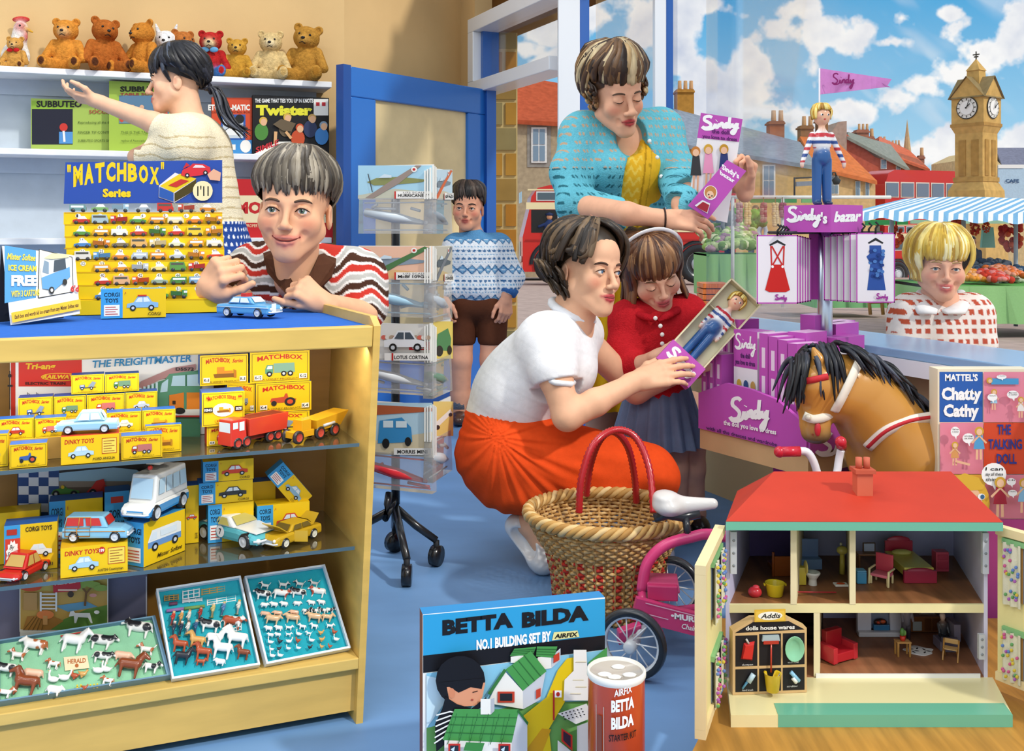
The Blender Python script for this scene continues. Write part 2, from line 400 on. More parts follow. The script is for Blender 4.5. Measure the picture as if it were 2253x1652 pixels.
def sky():
 """fair-weather sky, computed once per direction: blue deepening upwards with heaped clouds"""
 w,h=6144,1536;rs=np.random.RandomState(5)
 def fbm(U,Vv,sc,octs,seed):
  r=np.random.RandomState(seed);tot=np.zeros(U.shape,np.float32);amp=1.0;nrm=0
  for o in range(octs):
   g=r.rand(257,257).astype(np.float32);x=(U*sc*2**o+37.3*o)%256;y=(Vv*sc*2**o+91.7*o)%256
   i,j=np.minimum(x.astype(np.int32),255),np.minimum(y.astype(np.int32),255);fx,fy=x-i,y-j;fx=fx*fx*(3-2*fx);fy=fy*fy*(3-2*fy)
   tot+=amp*((g[i,j]*(1-fx)+g[i+1,j]*fx)*(1-fy)+(g[i,j+1]*(1-fx)+g[i+1,j+1]*fx)*fy);nrm+=amp;amp*=.55
  return tot/nrm-.5
 el=(np.arange(h,dtype=np.float32)+.5)/h*PI/2;az=-((np.arange(w,dtype=np.float32)+.5)/w-.5)*2*PI
 c0,c1=int(w*.5-w*.36),int(w*.5-w*.14);h0=int(h*.5);az=az[c0:c1];el=el[:h0]
 ys=np.cos(el)[:,None]*np.sin(az)[None,:];u=np.cos(el)[:,None]*np.cos(az)[None,:]/np.maximum(ys,.15);v=np.sin(el)[:,None]/np.maximum(ys,.15)
 blobs=[((1640,200),(135,80)),((1700,250),(95,50)),((1640,150),(75,48)),((1570,260),(60,40)),((1850,80),(110,42)),((1910,70),(80,36)),((1960,92),(50,22)),((1490,40),(75,95)),((1420,60),(60,60)),((1560,20),(60,25)),((2180,130),(95,60)),((2110,160),(70,45)),((2235,100),(60,75)),((2020,190),(55,40)),((1980,215),(55,32)),((1890,245),(55,30)),((2060,335),(100,34)),((2240,330),(70,45)),((1690,330),(150,40)),((1985,40),(46,30)),((1770,20),(45,28)),((2080,30),(26,16)),((1180,75),(45,30)),((1150,110),(40,25)),((1220,140),(60,22)),((1330,40),(60,50)),((1760,290),(55,30)),((1500,150),(35,22))]
 n1=fbm(u,v,30,6,1);tot=np.full(u.shape,-3,np.float32)
 for(a,b),(ra,rb)in blobs:
  du=(u-(a-CX)/F)/(ra/F);dv=(v-(HY-b)/F)/(rb/F);dv=np.where(dv<0,dv*1.35,dv);tot=np.maximum(tot,1.15-np.sqrt(du*du+dv*dv))
 streak=fbm(u*.8+v*.9,(v-u*.75)*.25,30,3,4)
 cl=np.clip((tot+n1*3.3)*2.4,0,1)+np.clip(streak*2.2-.12,0,.35)*(1-np.clip(tot*2,0,1));cl=np.clip(cl,0,1)
 ins=np.clip((.62-np.abs(u-.2))*8,0,1)*np.clip((.34-v)*10,0,1)*(ys>.15)
 cl=.8*(1-ins)+cl*ins
 def mix3(f,a,b):a,b=np.array(hx(a),np.float32),np.array(hx(b),np.float32);return a+(b-a)*f[...,None]
 img=np.ones((2*h,w,4),np.float32);img[h:,:,:3]=np.array(hx('#6cb6e2'))*.2+np.array(hx('#e4e8ee'))*.8
 blue=mix3(np.clip(v*4.3,0,1),'#bfe6f7','#4aa8de');sh=fbm(u,v,16,5,9);white=mix3(np.clip(.15+(n1*1.6+sh*1.8)*.9,0,1),'#fbfbfa','#c4cde0')
 img[h:h+h0,c0:c1,:3]=blue*(1-cl[...,None])+white*cl[...,None];img[:h,:,:3]=hx('#dcd6cc')
 im=bpy.data.images.new('sky',w,2*h,float_buffer=True);im.colorspace_settings.name='Linear Rec.709';im.pixels.foreach_set(img.ravel());im.update()
 wd=bpy.data.worlds.new('sky');S.world=wd;wd.use_nodes=True;nt=wd.node_tree;bg=nt.nodes['Background']
 e=nt.nodes.new('ShaderNodeTexEnvironment');e.image=im;e.interpolation='Linear';nt.links.new(e.outputs[0],bg.inputs[0]);bg.inputs[1].default_value=1.0
sky()
def sun(name,d,e,col,ang):
 l=bpy.data.lights.new(name,'SUN');l.energy=e;l.color=col;l.angle=math.radians(ang);o=bpy.data.objects.new(name,l);COL.objects.link(o)
 o.rotation_euler=Vector(d).normalized().to_track_quat('Z','Y').to_euler();o.location=Vector(d)*6
sun('sun',(.62,-.52,.72),1.9,(1,.95,.86),3)
for x,y,e in((-.7,-.9,34),(-.7,.9,26),(-1.0,2.9,26)):  # unseen overhead fill lights, added to brighten the shop interior
 l=bpy.data.lights.new('room_fill','AREA');l.shape='RECTANGLE';l.size=2.6;l.size_y=.3;l.energy=e;l.color=(1,.97,.92);o=bpy.data.objects.new('room_fill',l);COL.objects.link(o);o.location=(x,y,2.95)
SA,SD=Vector((-.217,5.95,0)),Vector((1.531,-3.325,0));SU=SD.normalized();SN=Vector((-SU.y,SU.x,0))
if SN.x<0:SN=-SN
def sft(px):
 k=(px-CX)/F;return(k*SA.y-SA.x)/(SD.x-k*SD.y)
def sf(px,off=0):return SA+SD*sft(px)+SN*off
def sfpt(t,off=0,z=0):p=SA+SD*t+SN*off;return Vector((p.x,p.y,z))
CR=SA+SD*-.06
A0,A1=Vector((-3.6,4.304,0)),Vector((-.87,5.3,0));AU=(A1-A0).normalized();AN=Vector((AU.y,-AU.x,0))
WALL='#e3c08a'
def wallseg(name,a,b,z0,z1,n,th=.12,col=WALL,m='wall',kind='structure'):
 q=Vector(n)*-th;bb=B();bb.hexa([(*p[:2],z0)for p in(a,b,b+q,a+q)],[(*p[:2],z1)for p in(a,b,b+q,a+q)],col,m)
 return bb.build(name,kind=kind)
wallseg('wall_back',A0,A1,0,3.1,AN)
BN=Vector(((CR-A1).y,-(CR-A1).x,0)).normalized()
wallseg('wall_side',A1,CR,0,3.1,BN)
SI=-SN
wallseg('wall_front',CR,sfpt(0),0,3.1,SI)
b=B();b.hexa([(-4.2,.2,-.05),(1.9,.2,-.05),(1.9,1.6,-.05),(*sfpt(-.06)[:2],-.05),(*A1[:2],-.05),(-4.2,4.1,-.05)],[(-4.2,.2,0),(1.9,.2,0),(1.9,1.6,0),(*sfpt(-.06)[:2],0),(*A1[:2],0),(-4.2,4.1,0)],'#7099ca','floor');b.build('floor',kind='structure')
WHT,BLU='#eef1f6','#2a62b4'
th0,th1=sft(1078),sft(1228)
b=B();q=SN*.1
def sfbox(bb,t0,t1,o0,o1,z0,z1,col,m='gloss'):
 P=[sfpt(t0,o0),sfpt(t1,o0),sfpt(t1,o1),sfpt(t0,o1)]
 bb.hexa([(*p[:2],z0)for p in P],[(*p[:2],z1)for p in P],col,m)
sfbox(b,0,th0,0,.025,0,1.77,WALL,'wall');sfbox(b,0,1.2,0,.1,2.62,3.1,WALL,'wall');b.build('wall_front_pier',kind='structure')
fan=thing('window_1',None,None,sfpt(.1,0,1.77));fan['kind']='structure'
b=B()
t0,t1=sft(1046),sft(1228)
sfbox(b,t0,t1,-.05,.1,1.765,1.835,WHT);sfbox(b,t0,t1,-.05,.1,2.12,2.2,WHT);sfbox(b,t0,t0+.022,-.05,.1,1.835,2.12,WHT)
b.build('window_frame',fan,bevel=.004)
b=B();sfbox(b,t0+.022,t0+.03,.0,.1,1.835,2.12,BLU);b.build('window_bead',fan)
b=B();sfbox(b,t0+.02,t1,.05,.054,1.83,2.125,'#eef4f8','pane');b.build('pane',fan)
b=B();sfbox(b,sft(1074),sft(1082),-.03,.027,0,1.765,BLU);b.build('trim_1',kind='structure')
def post(name,px0,px1,px2,Y0):
 b=B();x0,x1,x2=[(p-CX)*Y0/F for p in(px0,px1,px2)]
 b.bx((x0,Y0,0),(x1,Y0+.07,3.1),WHT,'gloss');b.build(name+'1',kind='structure',bevel=.004)
 b=B();b.bx((x1,Y0+.012,0),(x2,Y0+.08,3.1),BLU,'gloss');b.build(name+'2',kind='structure')
post('trim_2',1228,1276,1297,4.87);post('trim_3',1441,1466,1482,4.12)
t2=sft(1297);t3=sft(1475)
win=thing('window_2',None,None,sfpt(.6,0,0));win['kind']='structure'
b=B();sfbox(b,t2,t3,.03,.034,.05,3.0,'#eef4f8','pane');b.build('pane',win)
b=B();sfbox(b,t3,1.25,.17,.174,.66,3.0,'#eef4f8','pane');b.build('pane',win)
b=B();sfbox(b,t2,t3,0,.07,0,.12,BLU);b.build('window_rail',win)
wallseg('wall_window',sfpt(t3),sfpt(1.25),0,.60,SI,.18,'#dcc08f')
b=B();sfbox(b,t3,1.25,-.09,.2,.63,.655,'#8fb2d6');b.build('window_sill',win,bevel=.004)
b=B();sfbox(b,t3,1.25,-.095,-.08,.585,.63,WHT);b.build('sill_edge',win)
DL,DR=Vector((-.775,4.92,0)),Vector((-.118,5.78,0));du=(DR-DL).normalized();dn=Vector((du.y,-du.x,0))
dr=thing('door_1',None,None,DR);dr['kind']='structure'
DLN=(DR-DL).length
def dbox(bb,a0,a1,z0,z1,o0=0,o1=.045,col='#2c72c8',m='gloss'):
 P=[DL+du*a0-dn*o0,DL+du*a1-dn*o0,DL+du*a1-dn*o1,DL+du*a0-dn*o1]
 bb.hexa([(*p[:2],z0)for p in P],[(*p[:2],z1)for p in P],col,m)
b=B()
for z0,z1,a0,a1 in((.012,.4,0,DLN),(1.63,1.775,0,DLN),(.4,1.63,0,.17),(.4,1.63,DLN-.2,DLN)):dbox(b,a0,a1,z0,z1)
b.build('door_frame',dr,bevel=.006)
b=B();dbox(b,.17,DLN-.2,.4,1.63,.02,.026,'#ecd5a2','paint');b.build('door_pane',dr)
b=B();P=DL-dn*.02;b.hexa([(P+dn*.021+du*a-dn*o+Vector((0,0,.012)))for a,o in((-.05,.0),(0,0),(0,.05),(-.05,.05))],[(P+dn*.021+du*a-dn*o+Vector((0,0,1.78)))for a,o in((-.05,.0),(0,0),(0,.05),(-.05,.05))],'#1e4f9c','gloss');b.build('door_edge',dr)
def al(px,off=0.0):
 """point on the shelf wall (offset off into the shop) seen at pixel column px"""
 k=(px-CX)/F;p=A0+AN*off;s=(k*p.y-p.x)/(AU.x-k*AU.y);return p+AU*s
SHZ=[1.717,1.352,.950,.52];SHD=.24
def wbox(bb,a,c,o0,o1,z0,z1,col,m='paint'):
 P=[a+AN*o0,c+AN*o0,c+AN*o1,a+AN*o1];bb.hexa([(*p[:2],z0)for p in P],[(*p[:2],z1)for p in P],col,m)
sL=A0+AU*.35;sR=al(730,SHD);sR=sR-AN*SHD
SHN=['upper','middle','lower','bottom']
for i,z in enumerate(SHZ):
 t=thing('wall_shelf',f'white {SHN[i]} wall shelf '+('carrying the row of soft toys','carrying the boxed table games','carrying the red and white board game','low on the beige wall behind the counter')[i],'shelf',(sL+sR)/2+Vector((0,0,z-.03)),group='white shelves on the back wall')
 b=B();wbox(b,sL,sR,0,SHD,z-.028,z,'#f4f5f8');b.build('shelf_board',t,bevel=.003)
 b=B();wbox(b,sL,sR-AU*.04,.0,.02,z-.1,z-.028,'#c7d3e2');b.build('bracket_rail',t)
 for k in(.9,2.0):
  p=A0+AU*k;b=B();b.hexa([p+AN*.0+Vector((0,0,z-.2)),p+AU*.02+Vector((0,0,z-.2)),p+AU*.02+AN*.02+Vector((0,0,z-.2)),p+AN*.02+Vector((0,0,z-.2))],[p+Vector((0,0,z-.028)),p+AU*.02+Vector((0,0,z-.028)),p+AU*.02+AN*.2+Vector((0,0,z-.028)),p+AN*.2+Vector((0,0,z-.028))],'#dfe5ee');b.build('bracket',t)
b=B();wbox(b,sL,sR-AU*.1,.001,.005,.06,1.69,'#c3cfdc');b.build('trim_4',kind='structure')
def gz(Y):return-.035*(Y-4)
def poly3(bb,pts,Y,d,col,m='paint'):
 """outline read at distance Y, given a real thickness d away from us"""
 f=[W(x,y,Y)for x,y in pts];bb.hexa([p+Vector((0,d,0))for p in f],f,col,m)
b=B();b.add([(-40,2.4,gz(2.4)-.06),(60,2.4,gz(2.4)-.06),(60,95,gz(95)),(-40,95,gz(95))],[(0,1,2,3)],'#b8a197','stone');b.build('pavement',kind='structure')
sp=thing('wall_outside',None,None,(0,6.2,gz(6.2)));sp['kind']='structure'
b=B();cols=['#b98f45','#a58a52','#c29a4e','#9b9168','#b5813a','#8f8a66'];Yp=6.25
xa,xb=(1079-CX)*Yp/F,(1140-CX)*Yp/F
z=gz(6.2);k=0
b.bx((xa,Yp+.012,z-.1),(xb-.004,Yp+.3,2.6),'#d8c48e','stone')
while z<2.5:
 h=.155;split=.5 if k%2 else 0
 for u0,u1 in([(0,1)]if not split else[(0,.5),(.55,1)]):
  b.bx((xa+(xb-xa)*u0,Yp,z),(xa+(xb-xa)*u1-.012,Yp+.25,z+h-.022),cols[rnd.randrange(6)],'stone')
 z+=h;k+=1
b.build('stone_courses',sp)
b=B();P=[sfpt(-.1,.11),sfpt(.36,.11),sfpt(.36,.4),sfpt(-.1,.4)];b.hexa([(*p[:2],2.19)for p in P],[(*p[:2],2.75)for p in P],'#6b4a26','stone');b.build('lintel',sp)
def building(name,label,Y,wall,wcol,roof=None,rcol=None,rd=5,depth=7,chim=(),wins=(),group='old houses around the market square',m='stone',gable=None):
 cx=sum(p[0]for p in wall)/len(wall);t=thing(name,label,'building',(W(cx,500,Y).x,Y,gz(Y)),group=group)
 b=B();poly3(b,wall,Y,depth,wcol,m);b.build('wall',t)
 if roof:
  e0,e1,r1,r0=roof;b=B();E0,E1=W(*e0,Y-.35),W(*e1,Y-.35);R1,R0=W(*r1,Y+rd),W(*r0,Y+rd);dn=Vector((0,0,-.22))
  K0,K1=E0+Vector((0,2*rd+.7,0)),E1+Vector((0,2*rd+.7,0))
  b.add([E0,E1,R1,R0,E0+dn,E1+dn,R1+dn,R0+dn,K0,K1,K0+dn,K1+dn],[(0,1,2,3),(4,5,1,0),(3,2,9,8),(8,9,11,10),(0,3,7,4),(2,1,5,6),(3,8,10,7),(9,2,6,11),(4,7,6,5),(7,10,11,6)],rcol,'stone');b.build('roof',t)
 for(x0,x1,y0,y1,col,pots)in chim:
  b=B();Yc=Y+rd;poly3(b,[(x0,y1),(x1,y1),(x1,y0),(x0,y0)],Yc,(x1-x0)*Yc/F,col,'stone');poly3(b,[(x0-2,y0+7),(x1+2,y0+7),(x1+2,y0+3),(x0-2,y0+3)],Yc-.1,(x1-x0)*Yc/F+.2,col,'stone');c=b.build('chimney',t)
  for k in range(pots):
   b=B();u=x0+(x1-x0)*(k+.5)/pots;q=W(u,y0,Yc+.4);r=(x1-x0)/pots*.36*Yc/F;b.lathe([(r,0),(r*.85,r*4),(0,r*4)],'#c99a6a',8,M=Matrix.Translation(q));b.build('chimney_pot',c)
 for(x0,x1,y0,y1,mull)in wins:
  b=B();fw=max(1.2,(x1-x0)*.12);poly3(b,[(x0,y1),(x1,y1),(x1,y0),(x0,y0)],Y-.1,.12,'#f2f2ee');w=b.build('window',t)
  b=B();ym=(y0+y1)/2;xm=(x0+x1)/2
  for(a,c)in((x0+fw,xm-fw*.35),(xm+fw*.35,x1-fw)):
   for(d,e)in((y0+fw,ym-fw*.35),(ym+fw*.35,y1-fw)):poly3(b,[(a,e),(c,e),(c,d),(a,d)],Y-.13,.04,'#7f97ab','gloss')
  b.build('pane',w)
 return t
building('stone_house','stone house with a rust red tiled roof seen through the shop doorway',52,[(1120,610),(1300,610),(1300,268),(1120,258)],'#b3a184',((1112,262),(1300,272),(1300,195),(1128,165)),'#b5573a',4,wins=[(1169,1203,280,358,1)])
b=B();poly3(b,[(1160,368),(1212,368),(1212,272),(1160,272)],51.97,.1,'#9a958d','stone');b.build('window_surround',[o for o in COL.objects if o.name=='stone_house'][0])
building('long_cottage','long honey stone building with a slate roof behind the held leaflet',56,[(1440,610),(1830,610),(1830,372),(1700,347),(1440,308)],'#dfbb78',((1440,306),(1800,366),(1760,312),(1440,228)),'#8c96a4',5,chim=[(1489,1527,196,262,'#b9863f',3),(1694,1726,266,305,'#a3673d',2)],wins=[(1478,1503,322,402,1),(1678,1706,362,432,1)])
building('orange_roofed_cottage','small tan cottage with an orange tiled roof behind the display doll',60,[(1790,610),(1926,610),(1926,396),(1834,372),(1790,366)],'#e0bd86',((1795,366),(1930,398),(1838,308),(1760,300)),'#d87a45',4,chim=[(1762,1790,276,330,'#9c7350',2),(1800,1822,262,315,'#9c7350',2)],wins=[(1882,1893,398,432,1),(1904,1913,400,432,1),(1826,1846,386,428,1)])
building('gable_wall','pale brick gable with broad chimney beside the red brick house',70,[(1822,610),(1863,610),(1863,266),(1845,268),(1822,300)],'#b79c8c',depth=4)
building('red_brick_house','red brick house with a grey slate roof behind the distant bus',72,[(1862,610),(1999,610),(1999,372),(1925,345),(1862,294)],'#c8634a',((1864,300),(2002,372),(1960,318),(1866,290)),'#8e9187',4,chim=[(1886,1912,285,318,'#b06f56',3),(1912,1924,300,325,'#b06f56',1)],wins=[(1938,1951,350,372,1),(1972,1982,362,380,1)])
building('distant_terrace','row of far red roofed houses with several chimneys left of the clock tower',88,[(1930,610),(2048,610),(2046,372),(2020,350),(1960,330),(1930,325)],'#c67f68',((1930,330),(2046,372),(2000,330),(1935,300)),'#cf6c4e',3,chim=[(1934,1950,312,340,'#8d6a50',2),(1953,1968,320,345,'#a37a60',2),(1968,1981,318,345,'#b08268',2),(2022,2034,342,360,'#a5705c',1)])
t=thing('church_spire','slim pale church spire above the far rooftops','spire',W(1996,345,92));b=B();q=W(1996,345,92);b.lathe([(.45,-3),(.42,0),(.0,3.4)],'#c9a87c',8,'stone',M=Matrix.Translation(q),smooth=False);b.build('spire_cone',t)
b=B();b.lathe([(.5,-9),(.5,-3),(.3,-2.9)],'#b5946c',8,'stone',M=Matrix.Translation(q),smooth=False);b.build('tower',t)
cf=building('cafe','pale blue fronted cafe at the edge of the square, right of the clock tower',80,[(2130,610),(2330,610),(2330,365),(2205,365),(2172,330),(2130,350)],'#d9c08f',((2205,365),(2330,365),(2330,325),(2190,325)),'#7d7f92',3)
b=B();poly3(b,[(2196,440),(2330,440),(2330,364),(2196,364)],79.6,.5,'#b9d4e8');a=Px(b,(0,79.55,0),(0,-1,0),.01);a.rect(2196,370,2253,362,'#f6f6f2');a.text('CAFE',2212,402,30,8,'#2b4f7a',.03);b.build('shop_front',cf)
Yc=42;t=thing('clock_tower','tall honey stone clock tower with two white dials, at the far right of the square','clock tower',(W(2165,500,Yc).x,Yc,gz(Yc)))
q=W(2172,500,Yc);fx=F/Yc
def tw(px):return px/fx
M0=Matrix.Translation((q.x,Yc+1,0))@rotz(math.radians(-53));zz=lambda y:H+(HY-y)*Yc/F
ST='#d3ab66'
def sq(bb,w0,w1,z0,z1,col=ST):
 bb.M=M0;bb.hexa([(-w0,-w0,z0),(w0,-w0,z0),(w0,w0,z0),(-w0,w0,z0)],[(-w1,-w1,z1),(w1,-w1,z1),(w1,w1,z1),(-w1,w1,z1)],col,'stone');bb.M=None
b=B();sq(b,.95,.8,gz(Yc),zz(418));sq(b,.8,.62,zz(418),zz(398));sq(b,.60,.60,zz(398),zz(290));sq(b,.66,.66,zz(398),zz(388),'#c29a58');b.build('shaft',t)
b=B()
for s in(0,1,2,3):
 b.M=M0@rotz(s*PI/2)
 for x in(-.27,.27):b.bx((x-.15,-.63,zz(385)),(x+.15,-.6,zz(305)),'#b98f4f','stone')
 b.M=None
b.build('panel_strips',t)
b=B();sq(b,.6,.72,zz(290),zz(275));sq(b,.74,.74,zz(275),zz(268),'#b98f50');sq(b,.7,.7,zz(268),zz(205));b.build('clock_stage',t)
b=B()
for s in range(4):
 b.M=M0@rotz(s*PI/2);b.add([(-.74,-.74,zz(210)),(.74,-.74,zz(210)),(.0,-.74,zz(165)),(-.74,.0,zz(215)),(.74,0,zz(215)),(0,0,zz(165))],[(0,1,2)],ST,'stone')
 b.add([(-.8,-.82,zz(212)),(0,-.82,zz(163)),(0,0,zz(163)),(-.8,0,zz(212)),(.8,-.82,zz(212)),(.8,0,zz(212))],[(0,1,2,3),(1,4,5,2)],'#93805a','stone');b.M=None
sq(b,.3,.26,zz(190),zz(148));sq(b,.3,.02,zz(148),zz(122));b.build('roof',t)
b=B();b.M=M0;b.tube([(0,0,zz(124)),(0,0,zz(104))],.03,'#4b4a45',6);b.tube([(-.14,0,zz(111)),(.14,0,zz(111))],.025,'#4b4a45',6);b.tube([(-.09,0,zz(116)),(.09,0,zz(116))],.03,'#4b4a45',6);b.M=None;b.build('finial',t)
for s in(0,1):
 b=B();Mq=M0@rotz(s*PI/2);o=Mq@Vector((0,-.72,zz(234)));U=(Mq.to_3x3()@Vector((.42,0,0)));a=Art(b,o,U,(0,0,.42),.012)
 a.disc(0,0,1.12,'#2b2a28',n=28);a.disc(0,0,1.02,'#f3f1ea',n=28);a.disc(0,0,.72,'#b9b5a8',n=28);a.disc(0,0,.69,'#fbfaf6',n=28)
 for h in range(12):c,sn=math.sin(h*PI/6),math.cos(h*PI/6);a.line([(c*.76,sn*.76),(c*.97,sn*.97)],.09,'#222');a.lay-=1
 f=b.build('clock_face',t)
 b=B();a=Art(b,o,U,(0,0,.42),.012,lay=8);a.line([(0,-.1),(.33,.78)],.07,'#111');a.line([(0,0),(.42,.38)],.1,'#111');a.disc(0,0,.08,'#111');b.build('clock_hand',f)
def bus(name,label,o,L,ang,Wd=2.3,Ht=4.0,cut=None,driver=False):
 t=thing(name,label,'bus',M=TR(*o)@rotz(ang))
 R,CRM='#cf2a22','#f0dfae'
 prof=[(0,.5),(0,1.9),(.28,3.05),(.35,Ht*.88),(.6,Ht*.97),(1.1,Ht),(L,Ht),(L,.5)]
 b=B();M2=mw(t)@Matrix(((1,0,0,0),(0,0,-1,0),(0,1,0,0),(0,0,0,1)));b.prism(prof,-Wd,0,R,'gloss',M2)
 b.build('body',t,bevel=.06)
 b=B();a=Art(b,mw(t)@Vector((0,0,0)),mw(t).to_3x3()@Vector((1,0,0)),(0,0,1),.012,mat='gloss')
 a.rect(.14,3.02,L,3.3,CRM);a.rect(.2,3.78,L,3.84,CRM);a.rect(2,2.1,L,2.24,CRM);a.rect(.1,1.75,L,1.8,'#a51d18');b.build('cream_band',t)
 n=int((L-1)/1.15)
 for dk,z0,z1 in((0,2.26,2.96),(1,3.36,3.74)):
  for k in range(n):
   x=.55+k*(L-.8)/n;b=B();a=Art(b,mw(t)@Vector((0,0,0)),mw(t).to_3x3()@Vector((1,0,0)),(0,0,1),.016,mat='gloss')
   if dk==0 and k==0 and driver:a.rect(.35,2.08,1.6,3.0,'#1c1a18');w=b.build('cab_window',t);continue
   a.rect(x,z0,x+(L-.8)/n-.14,z1,'#dfe3e2');a.rect(x+.05,z0+.05,x+(L-.8)/n-.19,z1-.05,'#53646e');b.build('window',t)
 b=B();ex=mw(t).to_3x3()@Vector((0,1,0));a=Art(b,mw(t)@Vector((.0,Wd,0)),-ex,(0,0,1),.02,mat='gloss',flip=False)
 a.rect(.15,3.3,2.15,3.75,'#8fa5b5');a.rect(1.12,3.3,1.18,3.75,'#cf2a22');b.build('windscreen',t)
 b=B();a=Art(b,mw(t)@Vector((.0,Wd,0)),-ex,(0,0,1),.02,mat='gloss');a.rect(.3,.8,1.1,1.7,'#39434a');b.build('radiator',t)
 for x in(1.25,L-1.55):
  b=B();Mw=mw(t)@TR(x,-.06,.8)@Matrix.Rotation(PI/2,4,'X')
  b.lathe([(.0,-.2),(.76,-.2),(.8,-.1),(.8,.02),(.74,.06),(.5,.05),(.48,.02),(.3,.0),(.3,.05),(.16,.08),(0,.08)],['#1d1f22']*5+['#8a9096','#34383c','#34383c','#b9bec4','#d8dce0'],24,'gloss',Mw);b.build('wheel',t)
  b=B();M3=mw(t)@TR(x,-.0,.8)@Matrix.Rotation(PI/2,4,'X');b.lathe([(.86,-.02),(.98,.04),(.84,.05)],'#191a1c',24,'gloss',M3,a0=0,a1=PI);b.build('mudguard',t)
 b=B();b.ell(mw(t)@Vector((-.04,.35,1.0)),(.06,.14,.14),'#e8e6dc','gloss');b.build('headlamp',t)
 return t
bt=bus('double_decker_bus','red double decker bus with a cream band pulled up outside the shop doorway',(W(1150,500,41).x,41.2,gz(41)),8.7,math.radians(3),driver=True)
t=thing('person','bus driver in dark blue uniform in the cab of the near red bus','person',W(1205,500,41.1));q=W(1209,492,41.2)
P=[EL(q+Vector((0,0,.28)),.12,col='#e0a27a',k=.02),EL(q+Vector((0,0,-.18)),(.22,.2,.36),col='#2d3c66',k=.04),RC(q+Vector((-.12,-.05,.0)),q+Vector((-.42,-.05,-.12)),.07,.06,.03,'#2d3c66')]
solid('body',P,.03,'cloth',t,base='#2d3c66');b=B();b.lathe([(.15,.33),(.17,.4),(0,.46)],'#1f2c52',12,M=TR(*q));b.build('cap',t)
bus('far_double_decker_bus','distant red double decker bus with only its upper deck above the striped awning',(W(1938,500,62).x,62,gz(62)-.65),6.4,math.radians(22),Wd=2.2,Ht=7.2)
b=B();o=[x for x in COL.objects if x.name=='far_double_decker_bus'][0];a=Art(b,mw(o)@Vector((0,0,0)),mw(o).to_3x3()@Vector((1,0,0)),(0,0,1),.03,mat='gloss')
for k in range(5):a.rect(.3+k*1.2,5.5,1.38+k*1.2,6.45,'#e7d6c8');a.lay-=1
a.lay+=1
for k in range(5):a.rect(.38+k*1.2,5.56,1.3+k*1.2,6.38,'#6f7f92');a.lay-=1
a.lay+=1;a.rect(2.4,4.6,6.2,5.2,'#e9d9a2');a.text('TYPHOO',2.6,4.68,3.2,.44,'#274f8e',.05);b.build('upper_deck_window',o)
def stall_table(x0,x1,Y,d,ztop,name,label,col='#98cb86'):
 t=thing(name,label,'market stall',((x0+x1)/2,Y,gz(Y)),group='market stalls with green cloths');b=B();n=26;pts=[]
 path=[(x0,Y+d),(x0,Y),(x1,Y),(x1,Y+d)];vs=[];m=40;per=[]
 for i in range(m+1):
  s=i/m*3;k=min(int(s),2);f=s-k;p=(path[k][0]*(1-f)+path[k+1][0]*f,path[k][1]*(1-f)+path[k+1][1]*f);per.append(p)
 for i,p in enumerate(per):
  w=.05*math.sin(i*2.1);vs+=[(p[0],p[1],ztop),(p[0]+w*(1 if 13<i<27 else 0),p[1]-.05+w,gz(Y)+.12)]
 b.add(vs,[(2*i,2*i+1,2*i+3,2*i+2)for i in range(m)],col,'cloth',True);b.build('cloth_skirt',t)
 b=B();b.bx((x0,Y,ztop-.04),(x1,Y+d,ztop),'#6aae5a','cloth');b.build('table_top',t)
 return t
def produce(name,label,x0,x1,Y,d,z,cols,n,r,dome=.3):
 b=B()
 for k in range(n):
  u,v=rnd.random(),rnd.random();q=(x0+(x1-x0)*u,Y+d*v,z+dome*v+r*.6+.25*dome*math.sin(PI*u));c=cols[rnd.randrange(len(cols))]
  b.ell(q,(r*rnd.uniform(.7,1.2),r*rnd.uniform(.7,1.2),r*rnd.uniform(.6,.9)),c,'leaf',nu=7,nv=5)
 return b.build(name,label=label,cat='produce',kind='stuff')
X=lambda px,Y:(px-CX)*Y/F
Ys=22;stall_table(X(1555,Ys),X(1690,Ys),Ys,1.6,.42,'greengrocer_stall','stall under a green cloth piled with cabbages beside the red bus')
produce('cabbages','heap of pale green and purple cabbages and lettuces on the green stall',X(1560,Ys),X(1685,Ys),Ys+.1,1.4,.42,['#a9c478','#c7d79b','#8fb060','#dfe2b6','#a98a96','#77994a'],150,.13,.5)
b=B()
for k in range(60):b.ell((X(rnd.uniform(1600,1680),Ys+1.6),Ys+1.6+rnd.random()*.2,1.05+rnd.random()*.3),.12,['#5f9a3a','#4c8430','#7bb04e'][k%3],'leaf',nu=6,nv=4)
b.build('hanging_greens',label='bank of dark green leaves at the back of the cabbage stall',cat='produce',kind='stuff')
t=thing('vegetable_crate','orange crate on the ground in front of the cabbage stall','crate',(X(1570,18),18,gz(18)));b=B()
for k in range(4):b.bx((X(1542,18),17.8,.0-.16+k*.1-.2),(X(1600,18),18.4,-.08+k*.1-.2),'#d9783a','plank')
b.build('slats',t)
Yf=20
t=thing('stall_frame','white pole frame with a green valance over the onion strings','stall frame',(X(1720,Yf),Yf,gz(Yf)))
b=B();b.tube([W(1600,434,Yf),W(1960,434,Yf)],.035,'#f3f3ee',8);b.build('cross_pole',t)
for px in(1722,1612):b=B();b.tube([W(px,434,Yf),(X(px,Yf),Yf,gz(Yf))],.035,'#dfe3e4',8);b.build('pole',t)
b=B();poly3(b,[(1652,446),(1753,446),(1753,436),(1652,436)],Yf+.4,.08,'#3f9a52');poly3(b,[(1765,446),(1790,446),(1790,436),(1765,436)],Yf+.4,.08,'#7fbf7a');b.build('valance',t)
